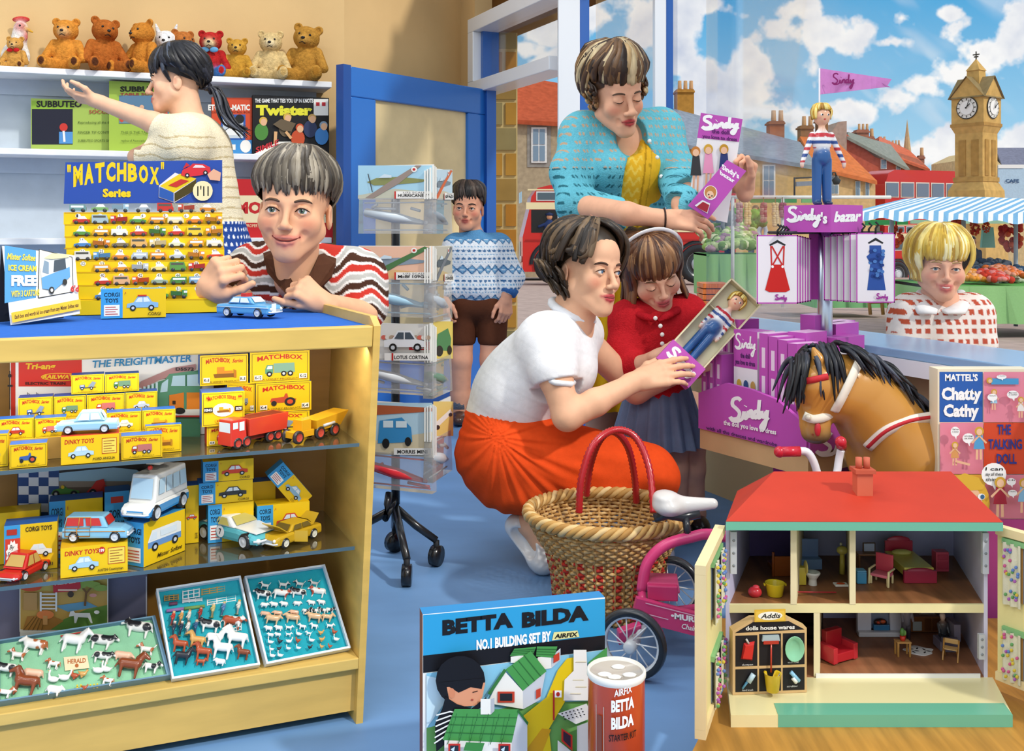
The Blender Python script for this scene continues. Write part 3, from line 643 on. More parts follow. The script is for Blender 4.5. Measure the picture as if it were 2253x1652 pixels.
for i,(px,col,y1)in enumerate(((1627,'#a03050',488),(1645,'#e3c37f',492),(1680,'#a03050',488),(1706,'#e3c37f',496),(1722,'#a03050',478))):
 b=B();y=450
 while y<y1:
  for s in(-1,1):b.ell(W(px+s*3+rnd.uniform(-1,1),y,Yf-.06),.045,mixc(col,'#f6e6d2',rnd.random()*.4),nu=6,nv=5)
  y+=5
 b.tube([W(px,434,Yf-.05),W(px,y1,Yf-.05)],.01,'#8a7a4a',5)
 b.build('onion_string',label=('string of red onions hanging from the white pole, nearest the held leaflet','string of golden onions hanging second along the white pole','string of red onions hanging third along the white pole','string of golden onions hanging fourth along the white pole','string of red onions hanging against the purple sign')[i],cat='onions',group='onion strings on the white pole')
Ya=13;t=thing('striped_awning','blue and white striped awning over the vegetable stall','awning',(X(2100,Ya),Ya,gz(Ya)))
b=B();n=44
for i in range(n):
 vs=[]
 for e in(0,1):
  u=(i+e)/n;vs+=[W(1990+u*420,437-4*math.sin(u*5),Ya+2.4),W(1880+u*480,464+u*8+3*math.sin(u*30),Ya+.2),W(1878+u*482,482+u*10+4*math.sin(u*36),Ya+.05)]
 b.add(vs,[(0,1,4,3),(1,2,5,4)],'#f4f7fa' if i%2 else '#7fb6dc','cloth')
b.build('canopy',t)
for p0,p1 in(((1965,476),(2175,474)),((2150,472),(2253,484))):b=B();b.tube([W(*p0,Ya+.6),W(*p1,Ya+.6)],.03,'#4a4d52',6);b.build('cross_bar',t)
for px in(1962,2120,2235):b=B();b.tube([W(px,470,Ya+.6),(X(px,Ya+.6),Ya+.6,gz(Ya))],.03,'#aeb9c4',6);b.build('pole',t)
b=B();poly3(b,[(1905,496),(1998,494),(1998,484),(1905,484)],Ya+3,.05,'#3a9a55');poly3(b,[(2005,492),(2230,492),(2230,484),(2005,484)],Ya+3.2,.05,'#a8d4b4');b.build('valance',t)
stall_table(X(2060,12.5),X(2420,12.5),12.5,1.6,.28,'vegetable_stall','long stall under a green cloth beneath the striped awning')
stall_table(X(1790,17),X(1960,17),17,1.4,.0,'low_green_stall','low stall with a green cloth behind the doll clothes rack','#7fc082')
b=B()
for x in(1912,1940,1955):b.tube([W(x,660,14),W(x+3,692,14)],.025,'#a8814a',6)
b.tube([W(1910,664,14),W(1958,662,14)],.03,'#b58d50',6);b.build('trestle',label='wooden trestle standing under the low green stall',cat='trestle')
pc=[('tomatoes','#d9402a',2170,2215,.30),('oranges','#ee9a3a',2105,2165,.30),('carrots','#e8762e',2190,2250,.34),('cauliflowers','#e6ead2',2180,2253,.26),('aubergines','#33506e',2150,2253,.40),('lettuces','#8fbf74',2060,2150,.42),('peppers','#d94a2a',2090,2140,.34)]
for i,(nm,c,p0,p1,zz_)in enumerate(pc):
 produce(nm,f'heap of {nm} laid out on the long stall under the striped awning',X(p0,12.8+i*.16),X(p1,12.8+i*.16),12.6+i*.2,.45,zz_,[c,mixc(c,'#ffffff',.2),mixc(c,'#000000',.15)],60,.05,.1)
for i,(px,py,s)in enumerate(((2225,515,.22),(2098,500,.2),(1972,520,.14),(2145,500,.1),(2170,500,.07))):
 b=B();q=W(px,py,Ya+1)
 for k in range(45):v=Vector((rnd.gauss(0,1),rnd.gauss(0,1),rnd.gauss(0,1))).normalized();b.ell(q+Vector((v.x*s*.62,v.y*s*.62,v.z*s)),s*.2,['#d8432a','#e8633a','#c93222'][k%3],nu=6,nv=4)
 b.tube([q+Vector((0,0,s)),W(px,475,Ya+1)],.012,'#b33',5)
 b.build('net_of_onions',label=('big net of red onions at the right end of the awning','net of red onions above the blonde girl','long narrow net of red onions at the left end of the awning','small red net between two awning poles','smallest red net under the striped awning')[i],cat='onions',group='red nets under the awning')
b=B();poly3(b,[(2160,545),(2190,545),(2186,500),(2164,500)],Ya+1.6,.06,'#8fd0c2','cloth');b.build('hanging_apron',label='pale turquoise cloth hanging under the striped awning',cat='cloth')
def walker(label,px,yh,yf,Y,shirt,legs,hair,skin='#d9a07a',turn=0,sit=False):
 t=thing('person',label,'person',(X(px,Y),Y,gz(Y)))
 hgt=(yf-yh)*Y/F;s=hgt/1.72;x0=X(px,Y);z0=H-(yf-HY)*Y/F
 def q(x,y,z):c,sn=math.cos(turn),math.sin(turn);return(x0+s*(x*c-y*sn),Y+s*(x*sn+y*c),z0+s*z)
 P=[EL(q(0,0,1.6),(.075*s,.09*s,.115*s),col=skin,k=.02*s),RC(q(0,.01,1.5),q(0,.01,1.4),.05*s,.06*s,.02*s,skin),EL(q(0,-.09,1.585),(.016*s,.02*s,.025*s),col=skin,k=.01)]
 P+=[EL(q(0,.01,1.25),(.19*s,.12*s,.24*s),col=shirt,k=.05*s),EL(q(0,.01,.98),(.16*s,.12*s,.16*s),col=shirt,k=.05*s)]
 for d in(-1,1):
  P+=CH([q(.2*d,0,1.37),q(.25*d,.02,1.1),q(.23*d,-.1,.88)],[.055*s,.045*s,.035*s],.03*s,shirt);P+=[EL(q(.23*d,-.12,.82),(.03*s,.04*s,.07*s),col=skin,k=.02*s)]
  P+=CH([q(.09*d,0,.92),q(.1*d,-.02,.5),q(.1*d,.02,.08)],[.09*s,.065*s,.05*s],.03*s,legs);P+=[EL(q(.1*d,-.07,.04),(.045*s,.12*s,.04*s),col='#2b2623',k=.02*s)]
 solid('body',P,.012*s*max(1,Y/12),'cloth',t,base=shirt)
 b=B();b.ell(q(0,.02,1.65),(.085*s,.095*s,.085*s),hair,'hair');b.build('hair',t)
walker('man in a white shirt and grey trousers standing at the market stall',2006,502,665,14,'#eef0ee','#6b7280','#4a3524',turn=1.3)
walker('dark haired trader in a navy top seated behind the vegetables',2140,520,690,15.6,'#3f4656','#444a58','#2d2420',turn=.4)
walker('man in a grey coat by the onion strings',1604,440,600,23,'#8a8f90','#4d5152','#3a2c22',turn=.8)
walker('shopper in a pale blue coat behind the onion strings',1662,452,610,25,'#bcd2e0','#7d8796','#6a4a30',turn=-.5)
walker('shopper in a pink coat under the awning',2030,500,660,19,'#e3b3c2','#8a7a86','#4d3a2c',turn=.3)
walker('trader in a violet apron at the left end of the awning',2050,505,660,21,'#b58ab0','#6d6a78','#54402e',turn=-.2)
t=thing('hanging_sign','black bracketed shop sign on the honey stone building','sign',W(1748,432,54));b=B();b.tube([W(1748,432,54),W(1748,390,54)],.05,'#3c3f42',6);b.tube([W(1748,392,54),W(1790,390,54)],.04,'#3c3f42',6);b.build('bracket',t)
b=B();poly3(b,[(1752,410),(1786,408),(1786,398),(1752,400)],54,.15,'#8e98a4');b.build('board',t)
t=thing('wall_lantern','black wall lantern on a curved bracket on the tan cottage','lantern',W(1838,400,58));b=B();b.tube([W(1828,428,58),W(1828,388,58),W(1832,380,58),W(1838,380,58),W(1840,388,58)],.05,'#2e3032',6);b.build('bracket',t)
b=B();q=W(1840,396,58);b.lathe([(.05,.2),(.26,.0),(.16,-.25),(0,-.25)],'#3a3d40',8,M=TR(*q));b.build('lantern_head',t)
CO=Vector((-.30,2.064,0));CU=Vector((.931,.366,0)).normalized();CN=Vector((-CU.y,CU.x,0));CD=Vector((-.26,.536,0));BMAX=CD.dot(CN);SK=-CD.dot(CU)/BMAX
def Cn(a,b,z,skew=True):return CO-CU*(a+(SK*b if skew else 0))+CN*b+Vector((0,0,z))
def ca(px,b):
 k=(px-CX)/F;ox,oy=CO.x+CN.x*b,CO.y+CN.y*b;return(ox-k*oy)/(CU.x-k*CU.y)
def cw(px,py,b):a=ca(px,b);p=CO-CU*a+CN*b;return Vector((p.x,p.y,H-(py-HY)*p.y/F))
LEAN=lambda z:-.046*(z-.02)
WD='#dcb45e'
ctr=thing('shop_counter','long pale wooden shop counter with glass shelves full of boxed toy cars and farm animals','counter',Cn(0,0,0))
b=B();fr=lambda z,bb,o=0:Cn(LEAN(z)+o,bb,z)
b.hexa([fr(0,0),fr(0,BMAX),fr(0,BMAX,.014),fr(0,0,.014)],[fr(.80,0),fr(.80,BMAX),fr(.80,BMAX,.014),fr(.80,0,.014)],WD,'wood')
b.hexa([fr(.80,0.0),fr(.80,BMAX),fr(.80,BMAX,.014),fr(.80,0,.014)],[fr(.818,.03),fr(.818,BMAX),fr(.818,BMAX,.014),fr(.818,.03,.014)],WD,'wood');b.build('side_panel',ctr)
LA=1.0
b=B();b.hexa([fr(.757,.002,.014),Cn(LA,.002,.757),Cn(LA,.03,.757),fr(.757,.03,.014)],[fr(.80,.002,.014),Cn(LA,.002,.80),Cn(LA,.03,.80),fr(.80,.03,.014)],'#deba64','wood');b.build('front_rail',ctr,bevel=.003)
b=B();b.hexa([fr(.775,.03,.014),Cn(LA,.03,.775),Cn(LA,BMAX,.775),fr(.775,BMAX,.014)],[fr(.798,.03,.014),Cn(LA,.03,.798),Cn(LA,BMAX,.798),fr(.798,BMAX,.014)],'#2f66bd','cloth');b.build('counter_top',ctr)
b=B();b.hexa([fr(.11,0,.014),Cn(LA,0,.11),Cn(LA,.3,.11),fr(.11,.3,.014)],[fr(.132,0,.014),Cn(LA,0,.132),Cn(LA,.3,.132),fr(.132,.3,.014)],'#e2bd68','wood');b.build('bottom_shelf',ctr,bevel=.002)
b=B();b.hexa([fr(.02,.018,.014),Cn(LA,.018,.02),Cn(LA,.05,.02),fr(.02,.05,.014)],[fr(.11,.018,.014),Cn(LA,.018,.11),Cn(LA,.05,.11),fr(.11,.05,.014)],'#dfb763','wood');b.build('plinth',ctr)
b=B();b.hexa([fr(.03,.3,.014),Cn(LA,.3,.03),Cn(LA,.315,.03),fr(.03,.315,.014)],[fr(.775,.3,.014),Cn(LA,.3,.775),Cn(LA,.315,.775),fr(.775,.315,.014)],'#b98842','wood');b.build('back_panel',ctr)
for i,z in enumerate((.563,.355)):
 b=B();b.hexa([fr(z-.007,.012,.03),Cn(LA,.012,z-.007),Cn(LA,.295,z-.007),fr(z-.007,.295,.016)],[fr(z,.012,.03),Cn(LA,.012,z),Cn(LA,.295,z),fr(z,.295,.016)],'#7a6a42','shelfglass')
 b.hexa([fr(z-.007,.010,.03),Cn(LA,.010,z-.007),Cn(LA,.012,z-.007),fr(z-.007,.012,.03)],[fr(z,.010,.03),Cn(LA,.010,z),Cn(LA,.012,z),fr(z,.012,.03)],'#4d6470','gloss');b.build('glass_shelf',ctr)
def riser(a0,a1,b0,b1,z0,z1):b=B();b.hexa([Cn(a0,b0,z0,0),Cn(a1,b0,z0,0),Cn(a1,b1,z0,0),Cn(a0,b1,z0,0)],[Cn(a0,b0,z1,0),Cn(a1,b0,z1,0),Cn(a1,b1,z1,0),Cn(a0,b1,z1,0)],'#c9a55a','wood');b.build('display_step',ctr)
riser(ca(385,.1),.95,.082,.122,.5635,.604);riser(ca(347,.14),.95,.124,.17,.5635,.631)
def veh(a,u,v,w,h,col,kind='car',win='#dfeaf0'):
 hh=h if isinstance(a,Px)else min(h,w*a.U.length*(.62 if kind in('tipper','tractor','dozer')else.5)/a.V.length);v+=(h-hh)*.4;h=hh
 def p(pts,c):a.poly([(u+x*w,v+y*h)for x,y in pts],c)
 if kind=='car':
  p([(0,.2),(.02,.48),(.22,.56),(.36,.98),(.68,.98),(.8,.6),(1,.52),(1,.2)],col);p([(.27,.58),(.38,.9),(.5,.9),(.5,.58)],win);p([(.53,.58),(.53,.9),(.66,.9),(.75,.6)],win);ws=(.2,.78)
 elif kind=='lorry':
  p([(0,.2),(0,.55),(.06,.85),(.27,.85),(.27,.2)],col);p([(.3,.25),(.28,.95),(.98,.95),(1,.25)],mixc(col,'#ffffff',.12));p([(.05,.55),(.09,.78),(.24,.78),(.24,.55)],win);ws=(.14,.62,.84)
 elif kind=='tipper':
  p([(0,.2),(0,.6),(.3,.65),(.34,.2)],col);p([(.05,.4),(.05,.56),(.26,.58),(.26,.4)],win);p([(.3,.2),(1,.25),(1,.33),(.3,.3)],'#555');p([(.5,.35),(.78,1),(1,.85),(.85,.3)],'#8a98a6');ws=(.15,.72)
 elif kind=='tractor':
  p([(.0,.35),(.05,.62),(.5,.7),(.55,.95),(.62,.95),(.66,.6),(.95,.5),(.9,.25),(.3,.25)],col);ws=();a.disc(u+.72*w,v+.3*h,.2*w,'#2a2a2a',.34*h);a.disc(u+.72*w,v+.3*h,.11*w,'#d6522e',.18*h);a.disc(u+.14*w,v+.22*h,.1*w,'#2a2a2a',.2*h)
 elif kind=='dozer':
  p([(.2,.4),(.2,.9),(.5,.9),(.5,.6),(.85,.6),(.85,.35)],col);p([(.1,.1),(.05,.38),(.9,.4),(.95,.1)],'#8a5a1c');p([(.9,.05),(.88,.7),(1,.6),(1,.05)],mixc(col,'#000000',.3));ws=()
 elif kind=='van':
  p([(0,.18),(.0,.5),(.12,.98),(.9,1),(1,.9),(1,.18)],col);p([(0,.18),(0,.46),(1,.46),(1,.18)],mixc(col,'#2f7fc4',.85));p([(.05,.54),(.14,.86),(.26,.86),(.26,.54)],win);p([(.36,.58),(.36,.86),(.86,.86),(.86,.58)],win);ws=(.2,.8)
 for x in ws:a.disc(u+x*w,v+.18*h,.095*w,'#222',.2*h,n=12);a.disc(u+x*w,v+.18*h,.05*w,'#c9cfd4',.1*h,n=10)
YEL,BLB,RD='#f2c715','#2b67b8','#c8321f'
def print_matchbox(a,w,h,kind,col,title='MATCHBOX',sub='Series',k=None):
 q=h/w
 a.frame(.03,.05,.97,.95,.01,'#7d6a1c',.014)
 a.text(title,.12,.70,.5 if sub else.76,.15,RD,.03,0,arc=.06)
 if sub:a.text(sub,.66,.72,.22,.13,RD,.02,.2)
 veh(a,.25,.2,.5,.44,col,kind)
 if k:a.rect(.07,.1,.2,.26,'#f6f3e2');a.text(k,.085,.13,.1,.1,'#222',.03);a.rect(.82,.1,.95,.26,'#f6f3e2');a.text(k,.835,.13,.1,.1,'#222',.03)
 a.text('A LESNEY PRODUCT',.2,.09,.6,.055,'#5a4a14',.0)
def print_corgi(a,w,h,kind,col,split=.3,panel=True):
 a.rect(0,0,split,1,'#3f9fd8');a.text('CORGI',split*.14,.74,split*.72,.14,'#12283c',.02);a.text('TOYS',split*.2,.54,split*.6,.14,'#12283c',.02)
 if panel:
  a.rect(split*.14,.08,split*.86,.46,'#f6f4ee')
  for i in range(4):a.rect(split*.2,.13+i*.08,split*(.78-.1*(i%2)),.16+i*.08,'#c4574a');a.lay-=1
  a.lay+=1
 veh(a,split+.06,.25,.82-split,.5,col,kind);a.text('CORGI',.72,.08,.2,.1,'#3a2a10',.01);a.rect(split+.04,.84,split+.05,.9,'#b33')
def print_dinky(a,w,h,kind,col,num='',name=''):
 a.text('DINKY TOYS',.06,.72,.5,.16,RD,.03,.05);a.rect(.7,.3,.96,.86,'#f6d95a');a.frame(.7,.3,.96,.86,.008,RD,.02)
 for i in range(5):a.rect(.73,.38+i*.09,.92-.05*(i%2),.4+i*.09,'#9a4a20');a.lay-=1
 a.lay+=1
 if num:a.disc(.61,.8,.05,RD,.12);a.text(num,.575,.75,.07,.1,'#fff',.03)
 veh(a,.12,.18,.44,.5,col,kind);a.text(name,.55,.1,.38,.09,'#3a2a10',.02)
def toybox(label,p0,u,n,w,h,d,face,top=BLB,left=BLB,edge='#f7e9a0',pr=None,group=None,name='toy_box',sidep=None,topp=None,z=Vector((0,0,1))):
 """carton: p0 its front lower left corner, u along the front, n away from us"""
 u,n=Vector(u).normalized(),Vector(n).normalized();z=Vector(z).normalized();b=B();c=[p0,p0+u*w,p0+u*w+n*d,p0+n*d]
 top_=[q+z*h for q in c];vs=c+top_
 b.add(vs,[(0,1,5,4),(1,2,6,5),(2,3,7,6),(3,0,4,7),(4,5,6,7),(3,2,1,0)],[face,face,face,left,top,face],'print')
 if pr:pr(Art(b,p0,u*w,z*h),w,h)
 if sidep:sidep(Art(b,p0+n*d,n*-d,z*h),d,h)
 if topp:topp(Art(b,p0+z*h,u*w,n*d),w,d)
 return b.build(name,label=label,cat='toy box',group=group,origin=p0+u*w/2+n*d/2)
def cbox(label,x0,x1,y0,y1,bb,zb,d,pr,group,**k):
 a0,a1=ca(x0,bb),ca(x1,bb);p=Cn(a0,bb,0,0);q=Cn(a1,bb,0,0);w=(q-p).length
 zt=H-(y0-HY)*((p.y+q.y)/2)/F;z0=zb if zb is not None else H-(y1-HY)*((p.y+q.y)/2)/F
 return toybox(label,Vector((p.x,p.y,z0)),CU,CN,w,zt-z0,d,k.pop('face',YEL),pr=pr,group=group,**k),zt
MB_=lambda kind,col,**k:(lambda a,w,h:print_matchbox(a,w,h,kind,col,**k))
CG_=lambda kind,col,**k:(lambda a,w,h:print_corgi(a,w,h,kind,col,**k))
G1,G2='yellow toy car boxes on the upper glass shelf','blue and yellow toy car boxes on the lower glass shelf'
_,z3=cbox('small yellow toy box printed with a blue tipper, leftmost of the second tier',40,116,874,920,.125,.631,.04,MB_('tipper','#3d5f9c'),G1)
cbox('small yellow toy box printed with a green wreck truck in the second tier',118,189,871,914,.125,.631,.04,MB_('lorry','#3f7a45'),G1)
cbox('small yellow toy box printed with a red tanker lorry in the second tier',191,274,867,905,.125,.631,.04,MB_('lorry','#c8402a'),G1)
cbox('small yellow toy box printed with a silver saloon, rightmost of the second tier',276,346,862,900,.125,.631,.04,MB_('car','#c3c9cf'),G1)
cbox('yellow toy box with blue tipper at the top left of the box pile',157,229,824,868,.13,z3+.001,.036,MB_('tipper','#3d5f9c'),G1)
cbox('yellow toy box with green wreck truck at the top of the left pile',231,306,822,866,.13,z3+.001,.036,MB_('lorry','#3f7a45'),G1)
cbox('yellow toy box with a red racer in the third tier at the left edge',-6,74,921,962,.084,.604,.036,MB_('car','#b83a26'),G1)
cbox('yellow toy box in the third tier half hidden behind the blue saloon',76,145,919,960,.084,.604,.036,MB_('lorry','#c8402a'),G1)
cbox('yellow toy box with a white car in the third tier right of the blue saloon',235,311,906,945,.084,.604,.036,MB_('car','#e6e2cf'),G1)
cbox('yellow toy box with a blue lid in the third tier below the train picture',313,386,901,943,.084,.604,.036,MB_('dozer','#e8a020'),G1)
cbox('yellow toy box with a wide blue lid tucked behind the crane lorry box',320,399,935,975,.06,.564,.02,MB_('dozer','#d99a24'),G1)
cbox('yellow toy box with a red crane lorry at the front of the upper shelf',267,357,957,1006,.022,.564,.036,MB_('lorry','#b5402c'),G1)
cbox('yellow toy box with a blue farm tractor at the front left of the upper shelf',21,103,976,1028,.02,.564,.036,MB_('tractor','#3d62a8'),G1)
cbox('yellow toy box at the far left end of the upper shelf, beside the tractor box',-50,17,955,1005,.045,.564,.036,MB_('car','#8a98b8'),G1)
def dk(a,w,h):print_dinky(a,w,h,'car','#b9d6e4','','FORD ANGLIA')
_,zA=cbox('long yellow and red toy box carrying the pale blue saloon on the upper shelf',134,262,957,1027,.016,.564,.062,dk,None,top='#c8392a',left=YEL,sidep=lambda a,w,h:(a.text('DINKY TOYS',.1,.75,.8,.1,RD,.02),a.disc(.5,.55,.14,'#222',.1)))
_,zq=cbox('yellow box of a lorry hidden behind the red tipper lorry, bottom of the right pile',542,681,907,985,.15,.564,.05,MB_('tipper','#7d8b78',sub=None,title='"MATCHBOX"'),G1)
_,z2=cbox('yellow toy box with a red farm tractor, middle of the right pile',563,685,841,900,.15,zq+.001,.05,MB_('tractor','#c4502c',sub=None,k='K-4'),G1)
cbox('narrow yellow toy box with a grey lorry behind the crowned box',500,561,843,902,.154,zq+.001,.046,MB_('lorry','#7b8a94',sub=None,k='K-6'),G1)
cbox('large yellow toy box with a green recovery lorry on top of the right pile',550,681,773,838,.15,z2+.001,.05,MB_('lorry','#5f9a7a',sub=None,k='K-12'),G1)
cbox('yellow toy box with an orange bulldozer at the top, left of the green lorry box',440,546,780,845,.154,z2+.001,.05,MB_('dozer','#e08a24',k='K-3'),G1)
_,zk=cbox('yellow box with a red left end, under the crowned box on the upper shelf',455,540,936,992,.085,.564,.05,MB_('lorry','#c4402c',sub=None,k='K4'),G1,left='#cf3a2a',top=BLB)
def king(a,w,h):
 a.frame(.03,.04,.97,.96,.012,'#7d6a1c');a.text('MATCHBOX SERIES',.14,.74,.66,.1,RD,.02,arc=.07);a.disc(.5,.47,.25,'#f6f3e2',.2);veh(a,.33,.38,.34,.2,'#e0a824','dozer')
 a.rect(.05,.42,.25,.56,'#26221c');a.text('KING',.06,.45,.17,.08,'#fff',.03);a.rect(.77,.42,.95,.56,'#26221c');a.text('SIZE',.79,.45,.14,.08,'#fff',.03)
 a.poly([(.3,.2),(.7,.2),(.66,.1),(.34,.1)],'#e8b81a');a.text('BY LESNEY',.35,.13,.3,.05,RD,.02)
 for x in(.1,.84):a.poly([(x,.82),(x+.01,.9),(x+.03,.85),(x+.05,.92),(x+.07,.85),(x+.09,.9),(x+.1,.82)],RD)
cbox('yellow box with gold crowns, blue top and blue end, stacked on the red-ended box',444,538,862,927,.08,zk+.001,.055,king,G1)
_,zc=cbox('blue and yellow toy box with a green sports car, bottom of the stack of three',458,558,1107,1158,.135,.356,.05,CG_('car','#7fae92'),G2,left='#3f9fd8',top='#f2c715')
_,zc=cbox('blue and yellow toy box with a black estate car, middle of the stack of three',438,556,1059,1107,.138,zc+.001,.05,CG_('car','#3a3d40'),G2,left='#3f9fd8')
cbox('blue and yellow toy box with a red open bonnet car on top of the stack',447,558,1012,1057,.138,zc+.001,.048,CG_('car','#d84a32'),G2,left='#3f9fd8',top='#f2c715')
cbox('yellow toy box with a green saloon standing right behind the stack of three',530,606,1060,1107,.19,.356,.04,CG_('car','#5f9a54',split=.2),G2,left='#3f9fd8')
_,zc6=cbox('blue and yellow toy box with a red saloon at the lower shelf\'s right end',566,681,1108,1175,.13,.356,.045,CG_('car','#cf4632',split=.3),G2,left='#3f9fd8',top='#f2c715')
p=cw(600,1092,.11);q=(cw(676,1122,.12)-p).normalized();u_=(CU*.62+Vector((0,0,-.78))).normalized();toybox('blue and yellow toy box leaning aslant above the red saloon box',cw(588,1047,.14),u_,CN,.098,.042,.035,YEL,top='#3f9fd8',left='#3f9fd8',pr=CG_('car','#8fb8d4',split=.36),group=G2,z=(CN*0+CU*.78+Vector((0,0,.62))))
cbox('blue toy box standing upright behind the ice cream van',230,285,1081,1150,.13,.356,.05,lambda a,w,h:(a.rect(0,0,1,1,'#3f9fd8'),a.rect(.25,.82,.75,.92,'#c0392b'),a.text('CORGI',.15,.58,.7,.13,'#12283c',.02),a.text('TOYS',.2,.4,.6,.13,'#12283c',.02),a.rect(.15,.08,.85,.3,'#f4f2ea')),G2,left='#3f9fd8')
cbox('yellow toy box half hidden right behind the upright blue box',285,345,1076,1150,.15,.356,.04,CG_('car','#c9432e',split=.0,panel=False),G2)
cbox('blue and yellow toy box with a red racer behind the estate car',108,226,1099,1160,.145,.356,.05,CG_('car','#d04a35'),G2,left='#3f9fd8')
cbox('yellow toy box with a red car squeezed between the van and the stack',408,437,1068,1150,.15,.356,.04,CG_('car','#cf4632',split=0,panel=False),G2)
cbox('yellow toy box lying on its side at the far left of the lower shelf',-20,87,1126,1165,.145,.356,.05,lambda a,w,h:a.text('CORGI TOYS',.3,.45,.5,.2,'#3a2a10',.02),G2,top=YEL)
def req(a,w,h):
 a.rect(0,0,.3,1,'#3f9fd8');a.rect(.02,.05,.3,.72,'#d8432f')
 a.poly([(.16+.13*(1 if i%2 else.8)*math.cos(i*PI/12),.38+.32*(1 if i%2 else.8)*math.sin(i*PI/12))for i in range(24)],'#fbf8f0')
 for i,s in enumerate(('By','Special','Request')):a.text(s,.1 if i==0 else.06,.5-i*.14,.08 if i==0 else.2,.09,'#222',.01,.2)
 a.rect(.05,.8,.24,.92,'#b83428');a.text('CORGI TOYS',.4,.84,.5,.1,'#3a2a10',.02);veh(a,.36,.2,.54,.5,'#eceae2','car');a.text('233',.82,.08,.1,.07,'#222',.02)
cbox('toy box with a white starburst and a white bubble car, left of the lower shelf',9,126,1152,1230,.085,.356,.05,req,G2,left='#3f9fd8')
def dk2(a,w,h):print_dinky(a,w,h,'car','#a9cfe2','199','AUSTIN Countryman')
_,zM=cbox('yellow toy box with a red badge carrying the pale blue estate car',133,281,1199,1257,.018,.356,.06,dk2,None,top='#e8b014',left='#e8b014')
p=onz(316,1248,.356);ul=(onz(270,1224,.356)-p);ur=(onz(432,1200,.356)-p);ur=Vector((ur.x,ur.y,0)).normalized();ul=Vector((-ur.y,ur.x,0));HV=.083
b=B();w,d=.112,.048;c=[p,p+ur*w,p+ur*w+ul*d,p+ul*d];zz_=Vector((0,0,HV));b.add(c+[q+zz_ for q in c],[(0,1,5,4),(1,2,6,5),(2,3,7,6),(3,0,4,7),(4,5,6,7),(3,2,1,0)],[YEL,YEL,YEL,'#3f9fd8','#3f9fd8',YEL],'print')
a=Art(b,p+ul*d,ul*-d,zz_);a.text('CORGI',.12,.72,.76,.14,'#12283c',.03);a.text('TOYS',.18,.52,.64,.14,'#12283c',.03);a.rect(.14,.08,.86,.42,'#f6f4ee');[a.rect(.2,.12+.07*i,.8,.145+.07*i,'#c4574a')for i in range(4)]
a=Art(b,p,ur*w,zz_);veh(a,.1,.28,.8,.5,'#eef0ec','van');a.text('Mister Softee',.3,.1,.6,.1,'#3a2a10',.01,.3);b.build('toy_box',label='blue and yellow toy box set cornerwise under the ice cream van',cat='toy box',group=G2)
PV=(p,ur,ul,HV+.356)
def board(name,label,cat,x0,x1,y0,y1,bb,zb,th,face,pr,left=None):
 p,q=cw(x0,y1,bb),cw(x1,y1,bb);z1=cw((x0+x1)/2,y0,bb).z
 zb=p.z if zb is None else zb;w=(Vector((q.x-p.x,q.y-p.y,0))).length;b=B();p=Vector((p.x,p.y,zb));c=[p,p+CU*w,p+CU*w+CN*th,p+CN*th];zz_=Vector((0,0,z1-zb))
 b.add(c+[k+zz_ for k in c],[(0,1,5,4),(1,2,6,5),(2,3,7,6),(3,0,4,7),(4,5,6,7),(3,2,1,0)],[face,face,face,left or face,face,face],'print')
 a=Px(b,p,CN);pr(a);return b.build(name,label=label,cat=cat)
def freight(a):
 a.rect(24,990,34,776,'#c8321f');a.rect(41,850,180,785,'#d8352a');a.text('Tri-ang',55,812,66,13,'#f2c22a',.04,.15);a.disc(132,829,42,'#f2c22a',9);a.disc(132,829,39,'#d8352a',7.5);a.text('RAILWAYS',94,833,74,9,'#f2c22a',.04,.25);a.text('ELECTRIC TRAIN',56,846,88,6,'#3a1a14',.03)
 a.text('THE FREIGHTMASTER',202,809,219,16,'#2d86b8',.02,.12,rise=14)
 a.line([(22,815),(22,900)],2,'#222');a.rect(17,850,28,846,'#222');a.disc(22,826,4,'#222');a.text('b - b',60,870,26,8,'#333',0)
 a.poly([(300,862),(350,835),(430,812),(430,800),(380,808),(310,838)],'#b98a86')
 a.poly([(290,920),(300,862),(350,838),(440,812),(440,960),(340,960)],'#4f8a68');a.poly([(348,880),(352,848),(372,822),(420,815),(441,820),(441,900),(350,902)],'#5f9a78')
 a.poly([(376,848),(380,826),(440,822),(440,848)],'#bfe0ea');a.line([(409,848),(409,823)],4,'#3f7a58');a.poly([(352,862),(356,842),(370,832),(368,860)],'#bfe0ea')
 for i in range(5):a.rect(306+i*9,872-i*3,311+i*9,852-i*3,'#cfe8ee');a.lay-=1
 a.lay+=1;a.poly([(372,905),(372,868),(404,862),(404,902)],'#e8862a');a.rect(410,902,440,862,'#e88a2a');a.rect(379,888,386,880,'#3a2a1a');a.poly([(350,900),(441,898),(441,912),(350,914)],'#f0f0e8');a.text('D5572',386,814,40,7,'#2a2a2a',.03);a.rect(345,916,440,912,'#b8332a');a.disc(395,902,12,'#222',7)
board('train_set_box','white train set box showing a green and orange locomotive at the back of the counter','toy box',22,470,776,920,.215,.564,.04,'#f4f3ee',freight)
